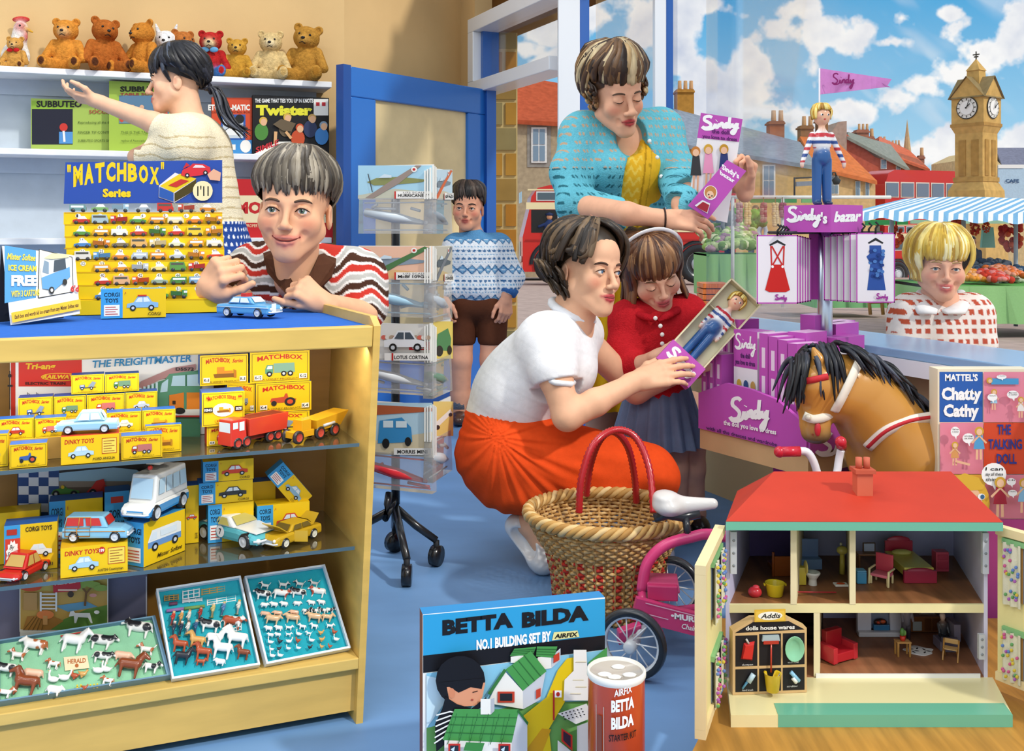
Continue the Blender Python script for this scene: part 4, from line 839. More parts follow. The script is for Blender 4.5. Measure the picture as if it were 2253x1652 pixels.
def corgi_card(a):
 a.rect(39,1165,130,1030,'#2d4f8c')
 for i in range(4):
  for j in range(6):
   if(i+j)%2==0:a.rect(41+i*22,1050+j*19,63+i*22,1031+j*19,'#eef0f4');a.lay-=1
 a.lay+=1;a.rect(130,1165,355,1062,'#6a5848');a.poly([(130,1064),(130,1040),(250,1028),(300,1033),(345,1062)],'#a9d3ea');a.poly([(130,1058),(330,1058),(355,1068),(130,1072)],'#9a8a7a')
 def racer(u,v,w,c):a.poly([(u,v),(u+.1*w,v-9),(u+.35*w,v-13),(u+.5*w,v-17),(u+.6*w,v-12),(u+w,v-7),(u+w,v)],c);[a.disc(u+x*w,v,8,'#222')for x in(.18,.82)];[a.disc(u+x*w,v,3.5,'#bbb')for x in(.18,.82)]
 racer(112,1086,62,'#4f8a3c');racer(190,1082,80,'#c8342c');a.disc(138,1070,4,'#e8c22a');a.poly([(200,1072),(212,1056),(228,1052),(232,1062),(222,1076)],'#d8342c')
 a.poly([(300,1030),(380,1028),(372,1060),(350,1062)],'#1a1a1c')
board('racing_display_card','display card with a blue and white chequered flag and two racing cars','display card',38,365,1026,1165,.22,.356,.012,'#3a3430',corgi_card)
board('grey_backing_board','plain slate grey board standing behind the farm picture','board',-40,324,1268,1440,.2,.134,.008,'#71718a',lambda a:a.line([(322,1268),(322,1400)],2,'#e8e8ee'))
def herald(a):
 a.rect(45,1383,237,1255,'#c9b45a');a.rect(45,1384,237,1300,'#d2a955');a.rect(45,1270,237,1250,'#e8cf7a');a.poly([(110,1385),(237,1385),(237,1330),(190,1340),(140,1362)],'#6f9a45');a.poly([(120,1332),(190,1322),(215,1334),(150,1345)],'#6fa9c8')
 a.poly([(50,1385),(110,1385),(140,1365),(110,1352),(60,1355)],'#b9813c');[a.line([(52+i*10,1385),(75+i*6,1356)],1.5,'#7a5a28')for i in range(5)];a.disc(68,1290,24,'#d8542c',9);a.rect(52,1340,82,1302,'#c99a5a');a.disc(100,1350,19,'#ee8a4a',10);a.rect(95,1372,105,1352,'#d9a060')
 for i in range(5):a.rect(88,1338-i*8,126,1335-i*8,'#f4f2ea');a.lay-=1
 a.lay+=1;[a.rect(x,1342,x+4,1300,'#f4f2ea')for x in(88,122)];a.line([(187,1330),(190,1300),(180,1288)],5,'#7a5428');a.line([(190,1302),(202,1288)],4,'#7a5428');[a.disc(x,y,16,'#8faa4a',7)for x,y in((175,1285),(205,1283),(190,1276),(222,1290))]
 a.poly([(118,1300),(116,1268),(176,1260),(178,1290),(165,1297)],'#c8323a');a.text('HERALD',121,1284,50,12,'#f6e6c8',.03,0,rise=6);a.rect(128,1296,170,1292,'#f6c8b0');a.disc(156,1303,7,'#4a3a2a')
 a.poly([(152,1352),(155,1341),(162,1339),(166,1344),(198,1344),(204,1366),(200,1366),(194,1354),(172,1353),(168,1366),(164,1366),(163,1350)],'#f4f4f0');a.disc(213,1342,6,'#f4f4f0',4);a.disc(205,1305,8,'#e09a8a',4);a.frame(44,1385,238,1254,2,'#f4f0e0',-2)
board('farm_picture','colourful farmyard picture with a red wagon sign in front of the grey board','poster',44,238,1254,1384,.18,.15,.006,'#f4f0e0',herald)
l=bpy.data.lights.new('counter_fill','AREA');l.shape='RECTANGLE';l.size=.95;l.size_y=.02;l.energy=1.3;l.color=(1,.95,.85);o=bpy.data.objects.new('counter_fill',l);COL.objects.link(o)  # added fill light under the front rail, brightens the shelves
z_=-(CN*.45+Vector((0,0,-1))).normalized();o.matrix_world=frame(Cn(.46,.034,.752),CU,z=z_)
def tray(label,TL,TR_,BR,BL,btop,col,rim,lip=.012):
 z0=.137;bl,br=onz(*BL,z0),onz(*BR,z0);tl,tr=cw(*TL,btop),cw(*TR_,btop);n=(br-bl).cross(tl-bl).normalized()
 t=thing('animal_tray',label,'tray',(bl+br)/2,group='shallow trays of farm animals');b=B()
 P=[bl,br,tr,tl];c=sum(P,Vector())/4;Q=[c+(p-c)*.955 for p in P]
 b.hexa([p-n*.012 for p in P],P,rim,'paint');b.add([p+n*.0 for p in P]+[p+n*lip for p in P]+[q+n*lip for q in Q]+[q+n*.001 for q in Q],[f for i in range(4)for j in[(i+1)%4]for f in[(i,j,4+j,4+i),(4+i,4+j,8+j,8+i),(8+i,8+j,12+j,12+i)]],rim,'paint');b.build('tray_frame',t)
 b=B();b.add([q+n*.0015 for q in Q],[(0,1,2,3)],col,'cloth');b.build('lining',t)
 return t,c+n*.0015,n
T1=tray('pale green tray of big farm animals lying at the left front of the counter',(-8,1416),(341,1361),(375,1492),(-8,1552),.125,'#8fc7a0','#6f93a8')
T2=tray('turquoise tray of farm folk, fences and horses in the middle of the bottom shelf',(343,1300),(528,1271),(571,1466),(378,1498),.13,'#2fa6b4','#e6edf2')
T3=tray('turquoise tray of small white and brown animals at the right of the bottom shelf',(536,1272),(712,1246),(769,1429),(584,1465),.13,'#2aa3b2','#e6edf2')
def critter(kind,base,spot,seed):
 """one small animal, facing left, about 1 unit long, standing on z = 0"""
 r=random.Random(seed);P=[];k=.06
 if kind in('cow','horse','pig','sheep','dog','calf'):
  bl,bh,ln=dict(cow=(.17,.42,.3),horse=(.155,.5,.26),pig=(.17,.27,.27),sheep=(.18,.33,.22),dog=(.1,.3,.22),calf=(.12,.36,.22))[kind]
  P+=[RC((-ln,0,bh),(ln,0,bh+.01),bl,bl*.97,k),EL((0,0,bh-.03),(ln+.08,bl*.95,bl),k=k)]
  for x in(-ln,ln):
   for y in(-.09,.09):P+=[RC((x,y,bh-.05),(x+r.uniform(-.05,.05),y,.03),.07 if kind!='dog' else.045,.04,k*.6)]
  hx_,hz=dict(cow=(-.52,.55),horse=(-.5,.82),pig=(-.46,.3),sheep=(-.4,.45),dog=(-.4,.47),calf=(-.4,.52))[kind]
  P+=[RC((-ln,0,bh+.04),(hx_+.08,0,hz),bl*.75,.09,k),RC((hx_+.06,0,hz),(hx_-.12,0,hz-.1),.09,.055,k*.5)]
  for y in(-.07,.07):P+=[EL((hx_+.09,y,hz+.09),(.03,.035,.05),k=.02)]
  P+=[RC((ln+.1,0,bh+.1),(ln+.2,0,bh-.15 if kind!='dog' else bh+.25),.035,.03,.03)]
  if kind=='horse':P+=[RC((hx_+.14,0,hz+.08),(-ln+.08,0,bh+.2),.045,.04,.02,mixc(base,'#000000',.35)if spot is None else '#f4f2ea')]
 elif kind=='hen':P+=[EL((0,0,.3),(.3,.18,.2),k=k),RC((-.2,0,.35),(-.3,0,.6),.12,.09,k),RC((.2,0,.35),(.42,0,.5),.1,.03,k),EL((-.42,0,.6),(.06,.03,.03),k=.03,col='#e09a2a'),EL((0,0,.08),(.1,.1,.1),k=.05),EL((-.28,0,.7),(.06,.02,.05),k=.02,col='#c83a2a')]
 elif kind=='goose':P+=[EL((0,0,.25),(.36,.18,.2),k=k),CH([(-.25,0,.32),(-.36,0,.55),(-.34,0,.75),(-.44,0,.76)],[.1,.06,.07,.04],k)[0],RC((-.36,0,.55),(-.36,0,.78),.06,.07,.03),EL((-.47,0,.77),(.08,.035,.03),k=.02,col='#e09a2a'),RC((.25,0,.3),(.45,0,.42),.08,.02,k)]
 elif kind=='man':
  P+=[EL((0,0,1.0),(.1,.1,.12),k=.03,col='#e6b08a'),RC((0,0,.85),(0,0,.55),.16,.14,k,base),EL((0,0,1.09),(.13,.13,.06),k=.02,col=spot or '#7a5a34')]
  for y in(-.08,.08):P+=[RC((0,y,.5),(r.uniform(-.1,.1),y,.06),.085,.06,.03,mixc(base,'#26303c',.6)),RC((0,y*2,.82),(-.18,y*2,.55+r.random()*.2),.06,.045,.03,base)]
  P+=[EL((0,0,.03),(.2,.16,.04),k=.02,col='#6f8a4a')]
 pts=[(r.uniform(-.5,.5),r.uniform(.2,.75),r.uniform(.09,.17))for _ in range(7)]
 def cf(vs,cs):
  if spot and kind!='man':
   m=np.zeros(len(vs))
   for x,z,q in pts:m=np.maximum(m,np.clip((q-np.hypot(vs[:,0]-x,(vs[:,2]-z)))/.02,0,1))
   cs=cs*(1-m[:,None])+np.array(hx(spot))*m[:,None]
  return cs
 return P,cf
_am={}
def animal(kind,base,spot,px,py,T,size,label,group,flip=False,cat='toy animal',roll=0):
 t,c,n=T;p=hitplane(px,py,c,n);key=(kind,base,spot)
 if key not in _am:
  P,cf=critter(kind,base,spot,hash(kind)%7+len(_am));o=NP().sdf(P,.034,base=base,tau=.02,colfn=cf).build('x','gloss',local=True,origin=(0,0,0));_am[key]=o.data;bpy.data.objects.remove(o)
 o=bpy.data.objects.new({'man':'farm_figure','hen':'toy_hen','goose':'toy_goose'}.get(kind,'toy_'+kind),_am[key]);COL.objects.link(o)
 up=T2f(n);x=Vector((1,0,0));x=(x-n*x.dot(n)).normalized();y=n.cross(x)
 zdir=(y*.93+n*.36).normalized();ydir=zdir.cross(x).normalized();s=size*(1.05 if T is T3 else 1.3)*(p.y/F)
 m=Matrix.Identity(4);xs=x if not flip else x*-1;ys=ydir if not flip else ydir*-1
 for i in range(3):m[i][0],m[i][1],m[i][2],m[i][3]=xs[i]*s,ys[i]*s,zdir[i]*s,(p-zdir*s*.35+n*.008)[i]
 o.matrix_world=m;return tag(o,label,cat,group)
def T2f(n):return n
ORD=['first','second','third','fourth','fifth','sixth','seventh','eighth','ninth','tenth','eleventh','twelfth']
CW={'#f3efe6':'white','#f6f4ee':'white','#e9b896':'pink','#8a4526':'brown','#b4522e':'chestnut','#2c2f36':'black','#e2b98c':'tan','#d9a45a':'golden','#eebfa0':'pink'}
SP={'#b9683a':'brown patches','#26262a':'black patches','#b5462c':'red patches',None:None}
A=[('cow','#f3efe6','#b9683a',78,1425,42,'at the top left'),('dog','#f3efe6','#b9683a',42,1442,34,'sloping down beside the brown cow'),('horse','#f6f4ee',None,160,1420,46,'standing tall at the top middle'),('cow','#f3efe6','#26262a',224,1415,42,'turned upright beside the white horse'),('cow','#f3efe6','#26262a',306,1387,46,'at the top right corner'),('dog','#f3efe6','#b9683a',324,1430,34,'with a raised tail'),('pig','#eebfa0',None,271,1442,34,'right of the middle'),('cow','#f3efe6','#26262a',225,1449,32,'small, below the upright cow'),('pig','#eebfa0',None,76,1481,36,'at the left, leaning'),('calf','#f3efe6','#b9683a',119,1464,28,'small, left of the name plate'),('horse','#8a4526',None,283,1474,48,'walking at the right'),('calf','#f3efe6','#26262a',333,1470,34,'at the lower right corner'),('horse','#8a4526',None,57,1512,50,'large, at the lower left'),('cow','#f3efe6','#26262a',14,1476,36,'at the left edge'),('dog','#f3efe6','#b9683a',12,1524,34,'at the bottom left corner'),('sheep','#f6f4ee',None,120,1520,32,'lying at the bottom'),('calf','#f3efe6','#b9683a',238,1501,26,'lying at the bottom right'),('goose','#f6f4ee',None,118,1496,24,'left of the brown chicks'),('goose','#f6f4ee',None,142,1492,24,'second of the pair by the chicks'),('goose','#f6f4ee',None,217,1476,24,'under the name plate at right'),('goose','#f6f4ee',None,234,1474,22,'beside the big brown horse'),('hen','#b4522e',None,165,1490,20,'in the brown row'),('hen','#d9a45a',None,182,1486,20,'in the brown row, second'),('hen','#b4522e',None,186,1516,14,'among the yellow chicks')]
for k,(kd,bc,sp_,px,py,s,wh)in enumerate(A):
 animal(kd,bc,sp_,px,py,T1,s,f"toy {CW[bc]} {kd}{' with '+SP[sp_] if sp_ else ''} {wh} of the green tray",'farm animals in the pale green tray',flip=k%4 in(2,3))
b=B();a=Px(b,T1[1],T1[2],.0004,lay=10);a.poly([(140,1448),(192,1444),(197,1472),(143,1478)],'#ead9b0');a.text('HERALD',149,1463,40,10,'#b5622c',.02,rise=3);a.disc(169,1467,4,'#b5622c');b.build('name_plate',T1[0])
b=B();a=Px(b,T1[1],T1[2],.0004,lay=10);a.poly([(133,1400),(182,1391),(183,1394),(134,1404)],'#b5423c');b.build('tray_label',T1[0])
for i,x in enumerate((170,178,199,207,214)):b=B();q=hitplane(x,1516-i*.8,T1[1],T1[2]);b.ell(q+T1[2]*.004,.0028,'#f0cf3a',nu=7,nv=5);b.ell(q+T1[2]*.007+Vector((0,0,.003)),.0018,'#f0cf3a',nu=6,nv=4);b.build('toy_chick',label='tiny yellow toy chick at the bottom of the pale green tray',cat='toy animal',group='yellow chicks in the pale green tray')
def fence(px,py,w,h,rise,col,label):
 b=B();t,c,n=T2
 def seg(x0,y0,x1,y1,r):b.tube([hitplane(x0,y0,c,n)+n*.003,hitplane(x1,y1,c,n)+n*.003],r,col,5)
 for i in range(3):seg(px,py-i*h/2,px+w,py-i*h/2-rise,.0011)
 for i in range(4):seg(px+w*i/3,py-rise*i/3+2,px+w*i/3,py-h-rise*i/3-2,.0012)
 b.build('toy_fence',label=label,cat='toy fence',group='toy fences in the middle tray')
fence(362,1322,30,9,3,'#c2954e','tan toy hurdle at the top left of the middle tray');fence(402,1319,36,16,6,'#f4f4f0','white toy fence at the top of the middle tray');fence(444,1309,50,10,8,'#d6ab62','tan toy fence along the top of the middle tray')
fence(402,1326,42,4,4,'#f4f4f0','low white toy rail under the top fences');fence(456,1332,62,10,10,'#f4f4f0','long white toy fence in the upper part of the middle tray');fence(500,1394,30,14,8,'#f4f4f0','white toy gate standing at the right of the middle tray')
for i,(x0,x1,y,c,nm)in enumerate(((372,390,1330,'#7a4a62','plum coloured'),(366,404,1345,'#9a74a8','violet'),(405,450,1340,'#7aa05a','green'))):
 b=B();b.tube([hitplane(x0,y,*T2[1:])+T2[2]*.003,hitplane(x1,y-(x1-x0)*.12,*T2[1:])+T2[2]*.003],.0034,c,6);b.build('toy_trough',label=f'{nm} toy hedge piece below the fences in the middle tray',cat='toy hedge')
fk=[(378,1370,'#c8402e','#e6c48a'),(396,1369,'#d8a05a','#f4f0e0'),(413,1367,'#e6dcc8','#c8a05a'),(438,1360,'#a83a2c','#5a4a3a'),(466,1352,'#d9c27a','#f4f0e0'),(489,1349,'#5f86b0','#e6d27a'),(522,1345,'#f0e6d2','#e0c040'),(380,1392,'#3a4450','#f0ece0'),(396,1392,'#2f3a4a','#f0ece0'),(411,1391,'#e6e2d6','#3a3a3a'),(428,1389,'#3a5f86','#d8c8a0')]
for k,(x,y,c,h)in enumerate(fk):animal('man',c,h,x,y,T2,21,f"farm figure, {ORD[k if k < 7 else k-7]} from left in {'upper' if k < 7 else 'lower'} row of people, middle tray",'farm people in the middle tray',cat='toy figure')
A2=[('cow','#f3efe6','#26262a',462,1378,36,'below the people'),('cow','#b4522e','#f3efe6',510,1370,36,'behind the white gate'),('horse','#b4522e',None,395,1424,30,'first in the riders row'),('horse','#d9a45a',None,433,1416,32,'second in the riders row'),('horse','#f6f4ee',None,471,1410,34,'third in the riders row'),('horse','#f6f4ee',None,520,1412,42,'large, right end of the riders row'),('horse','#f6f4ee',None,488,1434,40,'large, in the row below the riders'),('horse','#2c2f36',None,400,1450,32,'at the bottom left'),('horse','#b4522e',None,446,1441,32,'in the middle of the bottom rows'),('horse','#8a4526',None,534,1442,26,'small, at the right edge'),('calf','#b4522e',None,441,1457,22,'small, lying at the bottom'),('sheep','#f6f4ee',None,484,1457,22,'lying at the bottom right')]
for k,(kd,bc,sp_,px,py,s,wh)in enumerate(A2):animal(kd,bc,sp_,px,py,T2,s,f"toy {CW[bc]} {kd} {wh} of the middle tray",'farm animals in the middle tray',flip=k%3==1)
rows3=[(1286,[582,622,658,690],['dog','dog','dog','dog'],26,('#f3efe6','#26262a'),'top'),(1307,[578,616,655,698],['cow','cow','cow','cow'],34,('#f3efe6','#b5462c'),'second'),(1329,[580,602,624,652,684,706],['sheep']*6,20,('#f6f4ee',None),'third'),(1347,[582,610,646,672,690,708,724],['pig','pig','pig','calf','calf','calf','calf'],22,('#e9b896',None),'fourth'),(1362,[598,642,690,718],['cow','cow','cow','calf'],32,('#e2b98c',None),'fifth'),(1381,[590,612,634,664,690,724],['sheep','sheep','dog','calf','calf','dog'],20,('#f6f4ee',None),'sixth'),(1396,[594,610,633,656,678,704,734],['sheep','sheep','dog','goose','dog','hen','hen'],16,('#f6f4ee',None),'seventh'),(1411,[594,614,634,654,684,706,738],['goose','hen','goose','hen','goose','hen','goose'],16,('#f6f4ee',None),'eighth'),(1427,[596,612,633,655,680,706,724],['goose','hen','goose','goose','hen','hen','hen'],13,('#f6f4ee',None),'ninth'),(1441,[598,615],['goose','goose'],16,('#f6f4ee',None),'last')]
for y,xs,ks,s,(bc,sp_),nm in rows3:
 for i,(x,kd)in enumerate(zip(xs,ks)):
  bb,ss=bc,sp_
  if nm=='second' and i in(0,2):ss='#26262a'
  if kd=='calf' and nm=='fourth':bb,ss='#f3efe6','#26262a'
  if kd=='hen':bb=['#b4522e','#2c2f36','#d9a45a'][i%3];ss=None
  animal(kd,bb,ss,x,y-(x-650)*.045,T3,s,f"toy {CW[bb]} {kd}, {ORD[i]} from left in {nm} row of right turquoise tray",'farm animals in the right turquoise tray',flip=(i+y)%3==0)
def carframe(pf,pr,z,side):
 """frame with x from rear to front along the near side's wheels; side = +1 when the near side is on the car's right"""
 f,r=onz(*pf,z),onz(*pr,z);x=(f-r).normalized();L=(f-r).length;return f,r,x,L
def toy_car(name,label,pf,pr,z,L=1.62,W=.62,Hh=.56,style='saloon',col='#7db8da',roof=None,low=None,win='#dfe6ea',glassc=None,cat='toy car',wheel=.135,stripe=None,group=None,lvl=.3,hub='#d5d9dd'):
 """pf, pr: pixels where the near front and near rear wheels touch; sizes in wheelbases"""
 f,r,x,wb=carframe(pf,pr,z,1);y=Vector((0,0,1)).cross(x)
 if y.y<0:y=-y
 hand=1 if Vector((0,0,1)).cross(x).dot(y)>0 else-1
 mid=(f+r)/2+y*(W*wb*.5*.86);t=thing(name,label,cat,mid,group=group)
 def P(u,v,w):return mid+x*(u*wb)+y*(v*wb)+Vector((0,0,w*wb))
 roof=roof or col;low=low or col;h2=L/2;w2=W/2;bz=wheel*.75
 prof=dict(saloon=[(-h2,.24),(-h2+.02,.34),(-.3,.365),(.3,.365),(h2-.1,.34),(h2,.26)],van=[(-h2,.3),(-h2,.34),(.0,.36),(h2-.12,.36),(h2-.02,.3),(h2,.24)],sport=[(-h2,.24),(-h2+.08,.3),(-.25,.31),(.3,.31),(h2-.1,.25),(h2,.18)],mini=[(-h2,.26),(-h2,.36),(0,.36),(h2-.15,.35),(h2,.27),(h2,.24)],bubble=[(-h2,.2),(-h2+.1,.33),(-.2,.38),(.25,.36),(h2-.1,.3),(h2,.2)])[style]
 b=B();rings=[]
 st=[(-h2,.86)]+[(u,1.0)for u,_ in prof[1:-1]]+[(h2,.84)]
 for(u,top),(_,k)in zip(prof,st):
  ww=w2*k;ring=[(-ww*.96,bz),(-ww,bz+.05),(-ww,top-.07),(-ww*.93,top-.015),(-ww*.6,top),(ww*.6,top),(ww*.93,top-.015),(ww,top-.07),(ww,bz+.05),(ww*.96,bz)]
  rings.append([P(u,q,w)for q,w in ring])
 n=10;vs=[p for rg in rings for p in rg];fs=[];cs=[]
 for i in range(len(rings)-1):
  for j in range(n):
   fs.append((i*n+j,i*n+(j+1)%n,(i+1)*n+(j+1)%n,(i+1)*n+j));cs.append(low if j in(0,1,7,8,9)else col)
 fs+=[tuple(range(n-1,-1,-1)),tuple(range((len(rings)-1)*n,len(rings)*n))];cs+=[low,low]
 b.add(vs,fs,cs,'gloss');b.build('body',t,bevel=.012*wb)
 cab=dict(saloon=(-.52,.36,-.36,.17,.36,Hh),van=(-h2+.01,.52,-h2+.04,.4,.34,Hh),sport=(-.62,.25,-.2,.02,.3,Hh),mini=(-h2+.02,.32,-h2+.07,.18,.35,Hh),bubble=(-.42,.5,-.2,.2,.36,Hh))[style]
 x0,x1,x2,x3,z0,z1=cab;wb_,wt=w2*.93,w2*.74
 if style=='van':wt=w2*.84
 b=B();bot=[P(x0,-wb_,z0),P(x1,-wb_,z0),P(x1,wb_,z0),P(x0,wb_,z0)];top=[P(x2,-wt,z1),P(x3,-wt,z1),P(x3,wt,z1),P(x2,wt,z1)]
 b.hexa(bot,top,roof,'gloss');b.build('cabin',t,bevel=.03*wb)
 b=B()
 def pane(a,c,d,e,u0,u1,v0,v1):
  q=[a*(1-uu)*(1-vv)+c*uu*(1-vv)+d*uu*vv+e*(1-uu)*vv for uu,vv in((u0,v0),(u1,v0),(u1,v1),(u0,v1))];nn=(q[1]-q[0]).cross(q[3]-q[0]).normalized();cen=sum(bot+top,Vector())/8
  if nn.dot(q[0]-cen)<0:nn=-nn
  b.add([p+nn*.0022*max(.5,wb/.08)for p in q],[(0,1,2,3)],win,'gloss')
 for A_,C_,D_,E_ in((bot[0],bot[1],top[1],top[0]),(bot[3],bot[2],top[2],top[3])):
  if style=='van':[pane(A_,C_,D_,E_,u,u+w,.28,.82)for u,w in((.06,.2),(.29,.2),(.52,.18),(.75,.18))]
  elif style=='mini':[pane(A_,C_,D_,E_,u,u+w,.2,.86)for u,w in((.05,.42),(.53,.36))]
  else:[pane(A_,C_,D_,E_,u,u+w,.16,.84)for u,w in((.1,.36),(.51,.37))]
 pane(bot[1],bot[2],top[2],top[1],.1,.9,.15,.86);pane(bot[3],bot[0],top[0],top[3],.1,.9,.25,.86);b.build('window',t)
 ax=y
 for u in(-.5,.5):
  for sgn in(-1,1):
   c=P(u,sgn*w2*.9,wheel);b=B();M=frame(c,x,z=y*sgn);wr=wheel*wb;th=.06*wb
   b.lathe([(0,-th),(wr,-th),(wr,th*.5),(wr*.8,th),(wr*.66,th),(wr*.6,th*.6),(wr*.2,th*1.1),(0,th*1.1)],['#232325']*4+[hub]*3,18,'gloss',M);b.build('wheel',t)
 for u,k in((h2,1),(-h2,-1)):
  b=B();b.tube([P(u-k*.04,-w2*.95,bz+.06),P(u+k*.02,-w2*.7,bz+.05),P(u+k*.03,0,bz+.05),P(u+k*.02,w2*.7,bz+.05),P(u-k*.04,w2*.95,bz+.06)],.022*wb,'#dfe3e6',6,'gloss');b.build('bumper',t)
 for sgn in(-1,1):b=B();b.ell(P(h2*.985,sgn*w2*.68,prof[-1][1]-.03),.048*wb,'#f3f1e2','gloss',nu=10,nv=6);b.build('headlamp',t)
 b=B();M=P(h2*1.0,0,prof[-1][1]-.06);b.box((0,0,0),(.03*wb,.5*W*wb,.07*wb),'#b9c2c8','gloss',frame(M,x));b.build('grille',t)
 if stripe:
  b=B();w=-w2*1.01;a=P(-h2*.98,w,.27),P(h2*.97,w,.27);b.tube([a[0],a[1]],.012*wb,stripe,4,'gloss');b.build('trim_line',t)
 return t,P,wb
t,P,wb=toy_car('toy_car','pale blue toy saloon standing on the long yellow box of the upper shelf',(150,956),(230,952),zA+.001,1.72,.68,.64,col='#9fd0e6',win='#e9f1f4')
t,P,wb=toy_car('toy_estate_car','pale blue toy estate car with wooden trim standing on the badged yellow box',(254,1192),(163,1193),zM+.001,1.55,.62,.62,'mini',col='#8cc6e2',win='#c8322c',stripe='#c98a3a')
b=B()
for pts in([(-.7,.16),(-.7,.36),(-.1,.36),(-.1,.16),(-.7,.16)],[(-.42,.16),(-.42,.36)],[(-.7,.37),(-.66,.6),(-.1,.6),(-.08,.37)],[(-.38,.37),(-.37,.6)]):b.tube([P(u,-.31*(1.02 if w<.37 else 1.0-(w-.37)*.75)-.006,w)for u,w in pts],.012*wb,'#c98a3a',5)
b.build('wooden_trim',t)
p,ur,ul,zV=PV
t,P,wb=toy_car('toy_ice_cream_van','white over blue toy ice cream van standing on the cornerwise box',(340,1146),(398,1116),zV+.001,1.5,.64,.88,'van',col='#f4f3ee',low='#3f97d4',win='#b9d8ea',wheel=.16)
b=B();b.box((0,0,0),(.4*wb,.3*wb,.05*wb),'#e8e2d2','gloss',frame(P(-.1,0,1.03),P(1,0,0)-P(0,0,0)));b.build('roof_hatch',t)
for u,c in((.45,'#d8352a'),(-.6,'#e8c23a')):b=B();b.ell(P(u,-.15,1.03),.05*wb,c,'gloss');b.build('roof_lamp',t)
t,P,wb=toy_car('toy_sports_car','white and turquoise toy racing coupe numbered seven on the lower shelf',(541,1208),(454,1186),.356,1.5,.62,.47,'sport',col='#5fb9c4',roof='#f4f5f2',low='#5fb9c4',win='#cdbf6a')
b=B();b.hexa([P(.22,-.27,.312),P(.7,-.22,.262),P(.7,.22,.262),P(.22,.27,.312)],[P(.22,-.27,.325),P(.7,-.22,.275),P(.7,.22,.275),P(.22,.27,.325)],'#f4f5f2','gloss');b.build('bonnet',t)
b=B();M=frame(P(-.08,-.318,.22),P(1,0,0)-P(0,0,0));a=Art(b,P(-.08,-.316,.22),(P(1,0,0)-P(0,0,0))*.1,(0,0,.1*wb),.0006);a.disc(0,0,1,'#fff');a.text('7',-.3,-.5,.6,1,'#111',.02);b.build('race_number',t)
t,P,wb=toy_car('toy_gold_car','gold toy saloon with its bonnet, boot and door open on the lower shelf',(626,1206),(688,1184),.356,1.6,.66,.52,'saloon',col='#c9a022',win='#6b5a2a',hub='#e2e0d0')
for nm,q in(('open_bonnet',[P(.4,-.3,.37),P(.4,.3,.37),P(.72,.3,.58),P(.72,-.3,.58)]),('open_boot',[P(-.5,-.28,.37),P(-.5,.28,.37),P(-.72,.28,.62),P(-.72,-.28,.62)]),('open_door',[P(.2,-.33,.1),P(.2,-.33,.38),P(.02,-.62,.38),P(.02,-.62,.1)])):
 b=B();nn=(q[1]-q[0]).cross(q[2]-q[0]).normalized()*.0016;b.hexa(q,[k+nn for k in q],'#d3ab2c','gloss');b.build(nm,t)
t,P,wb=toy_car('toy_bubble_car','red toy bubble car at the front left of the lower shelf',(52,1278),(96,1256),.356,1.75,.9,.8,'bubble',col='#cc2a22',win='#c9a45a',wheel=.17)
t,P,wb=toy_car('toy_learner_car','blue toy saloon with red L plate and roof sign on the counter top',(569,700),(502,697),.80,1.75,.6,.54,'saloon',col='#5fa6d4',win='#e3edf2',stripe='#cfe2ee')
b=B();b.box((0,0,0),(.16*wb,.26*wb,.09*wb),'#d8352e','gloss',frame(P(-.1,0,.585),P(1,0,0)-P(0,0,0)));b.build('roof_sign',t)
b=B();q=P(.905,-.14,.27);u_=(P(0,-1,0)-P(0,0,0)).normalized();a=Art(b,q,u_*.016,(0,0,.02),.0004);a.rect(-.5,-.5,.5,.5,'#fff');a.text('L',-.25,-.35,.5,.7,'#d8262a',.06);b.build('learner_plate',t)
def toy_lorry(name,label,pf,pr,z,cab,bodyc,wheels,parts,cat='toy lorry',Wd=.28,wr=.088,hub='#c5473a'):
 f,r=onz(*pf,z),onz(*pr,z);x=(f-r).normalized();L=(f-r).length;y=Vector((0,0,1)).cross(x);y=-y if y.y<0 else y;mid=r+y*Wd*L*.5;t=thing(name,label,cat,(f+r)/2)
 def P(u,v,w):return mid+x*(u*L)+y*(v*L)+Vector((0,0,w*L))
 def bx(u0,u1,v0,v1,w0,w1,taper=0):return[P(u0,v0,w0),P(u1,v0,w0),P(u1,v1,w0),P(u0,v1,w0)],[P(u0-taper,v0-taper,w1),P(u1+taper,v0-taper,w1),P(u1+taper,v1+taper,w1),P(u0-taper,v1+taper,w1)]
 parts(t,P,bx,L)
 for u in wheels:
  for s in(-1,1):
   c=P(u,s*Wd*.5,wr);b=B();M=frame(c,x,z=y*s);q=wr*L;th=.03*L;b.lathe([(0,-th),(q,-th),(q,th*.6),(q*.62,th),(q*.55,th*.5),(0,th)],['#2c2a2c']*3+[hub]*2,16,'gloss',M);b.build('wheel',t)
 return t
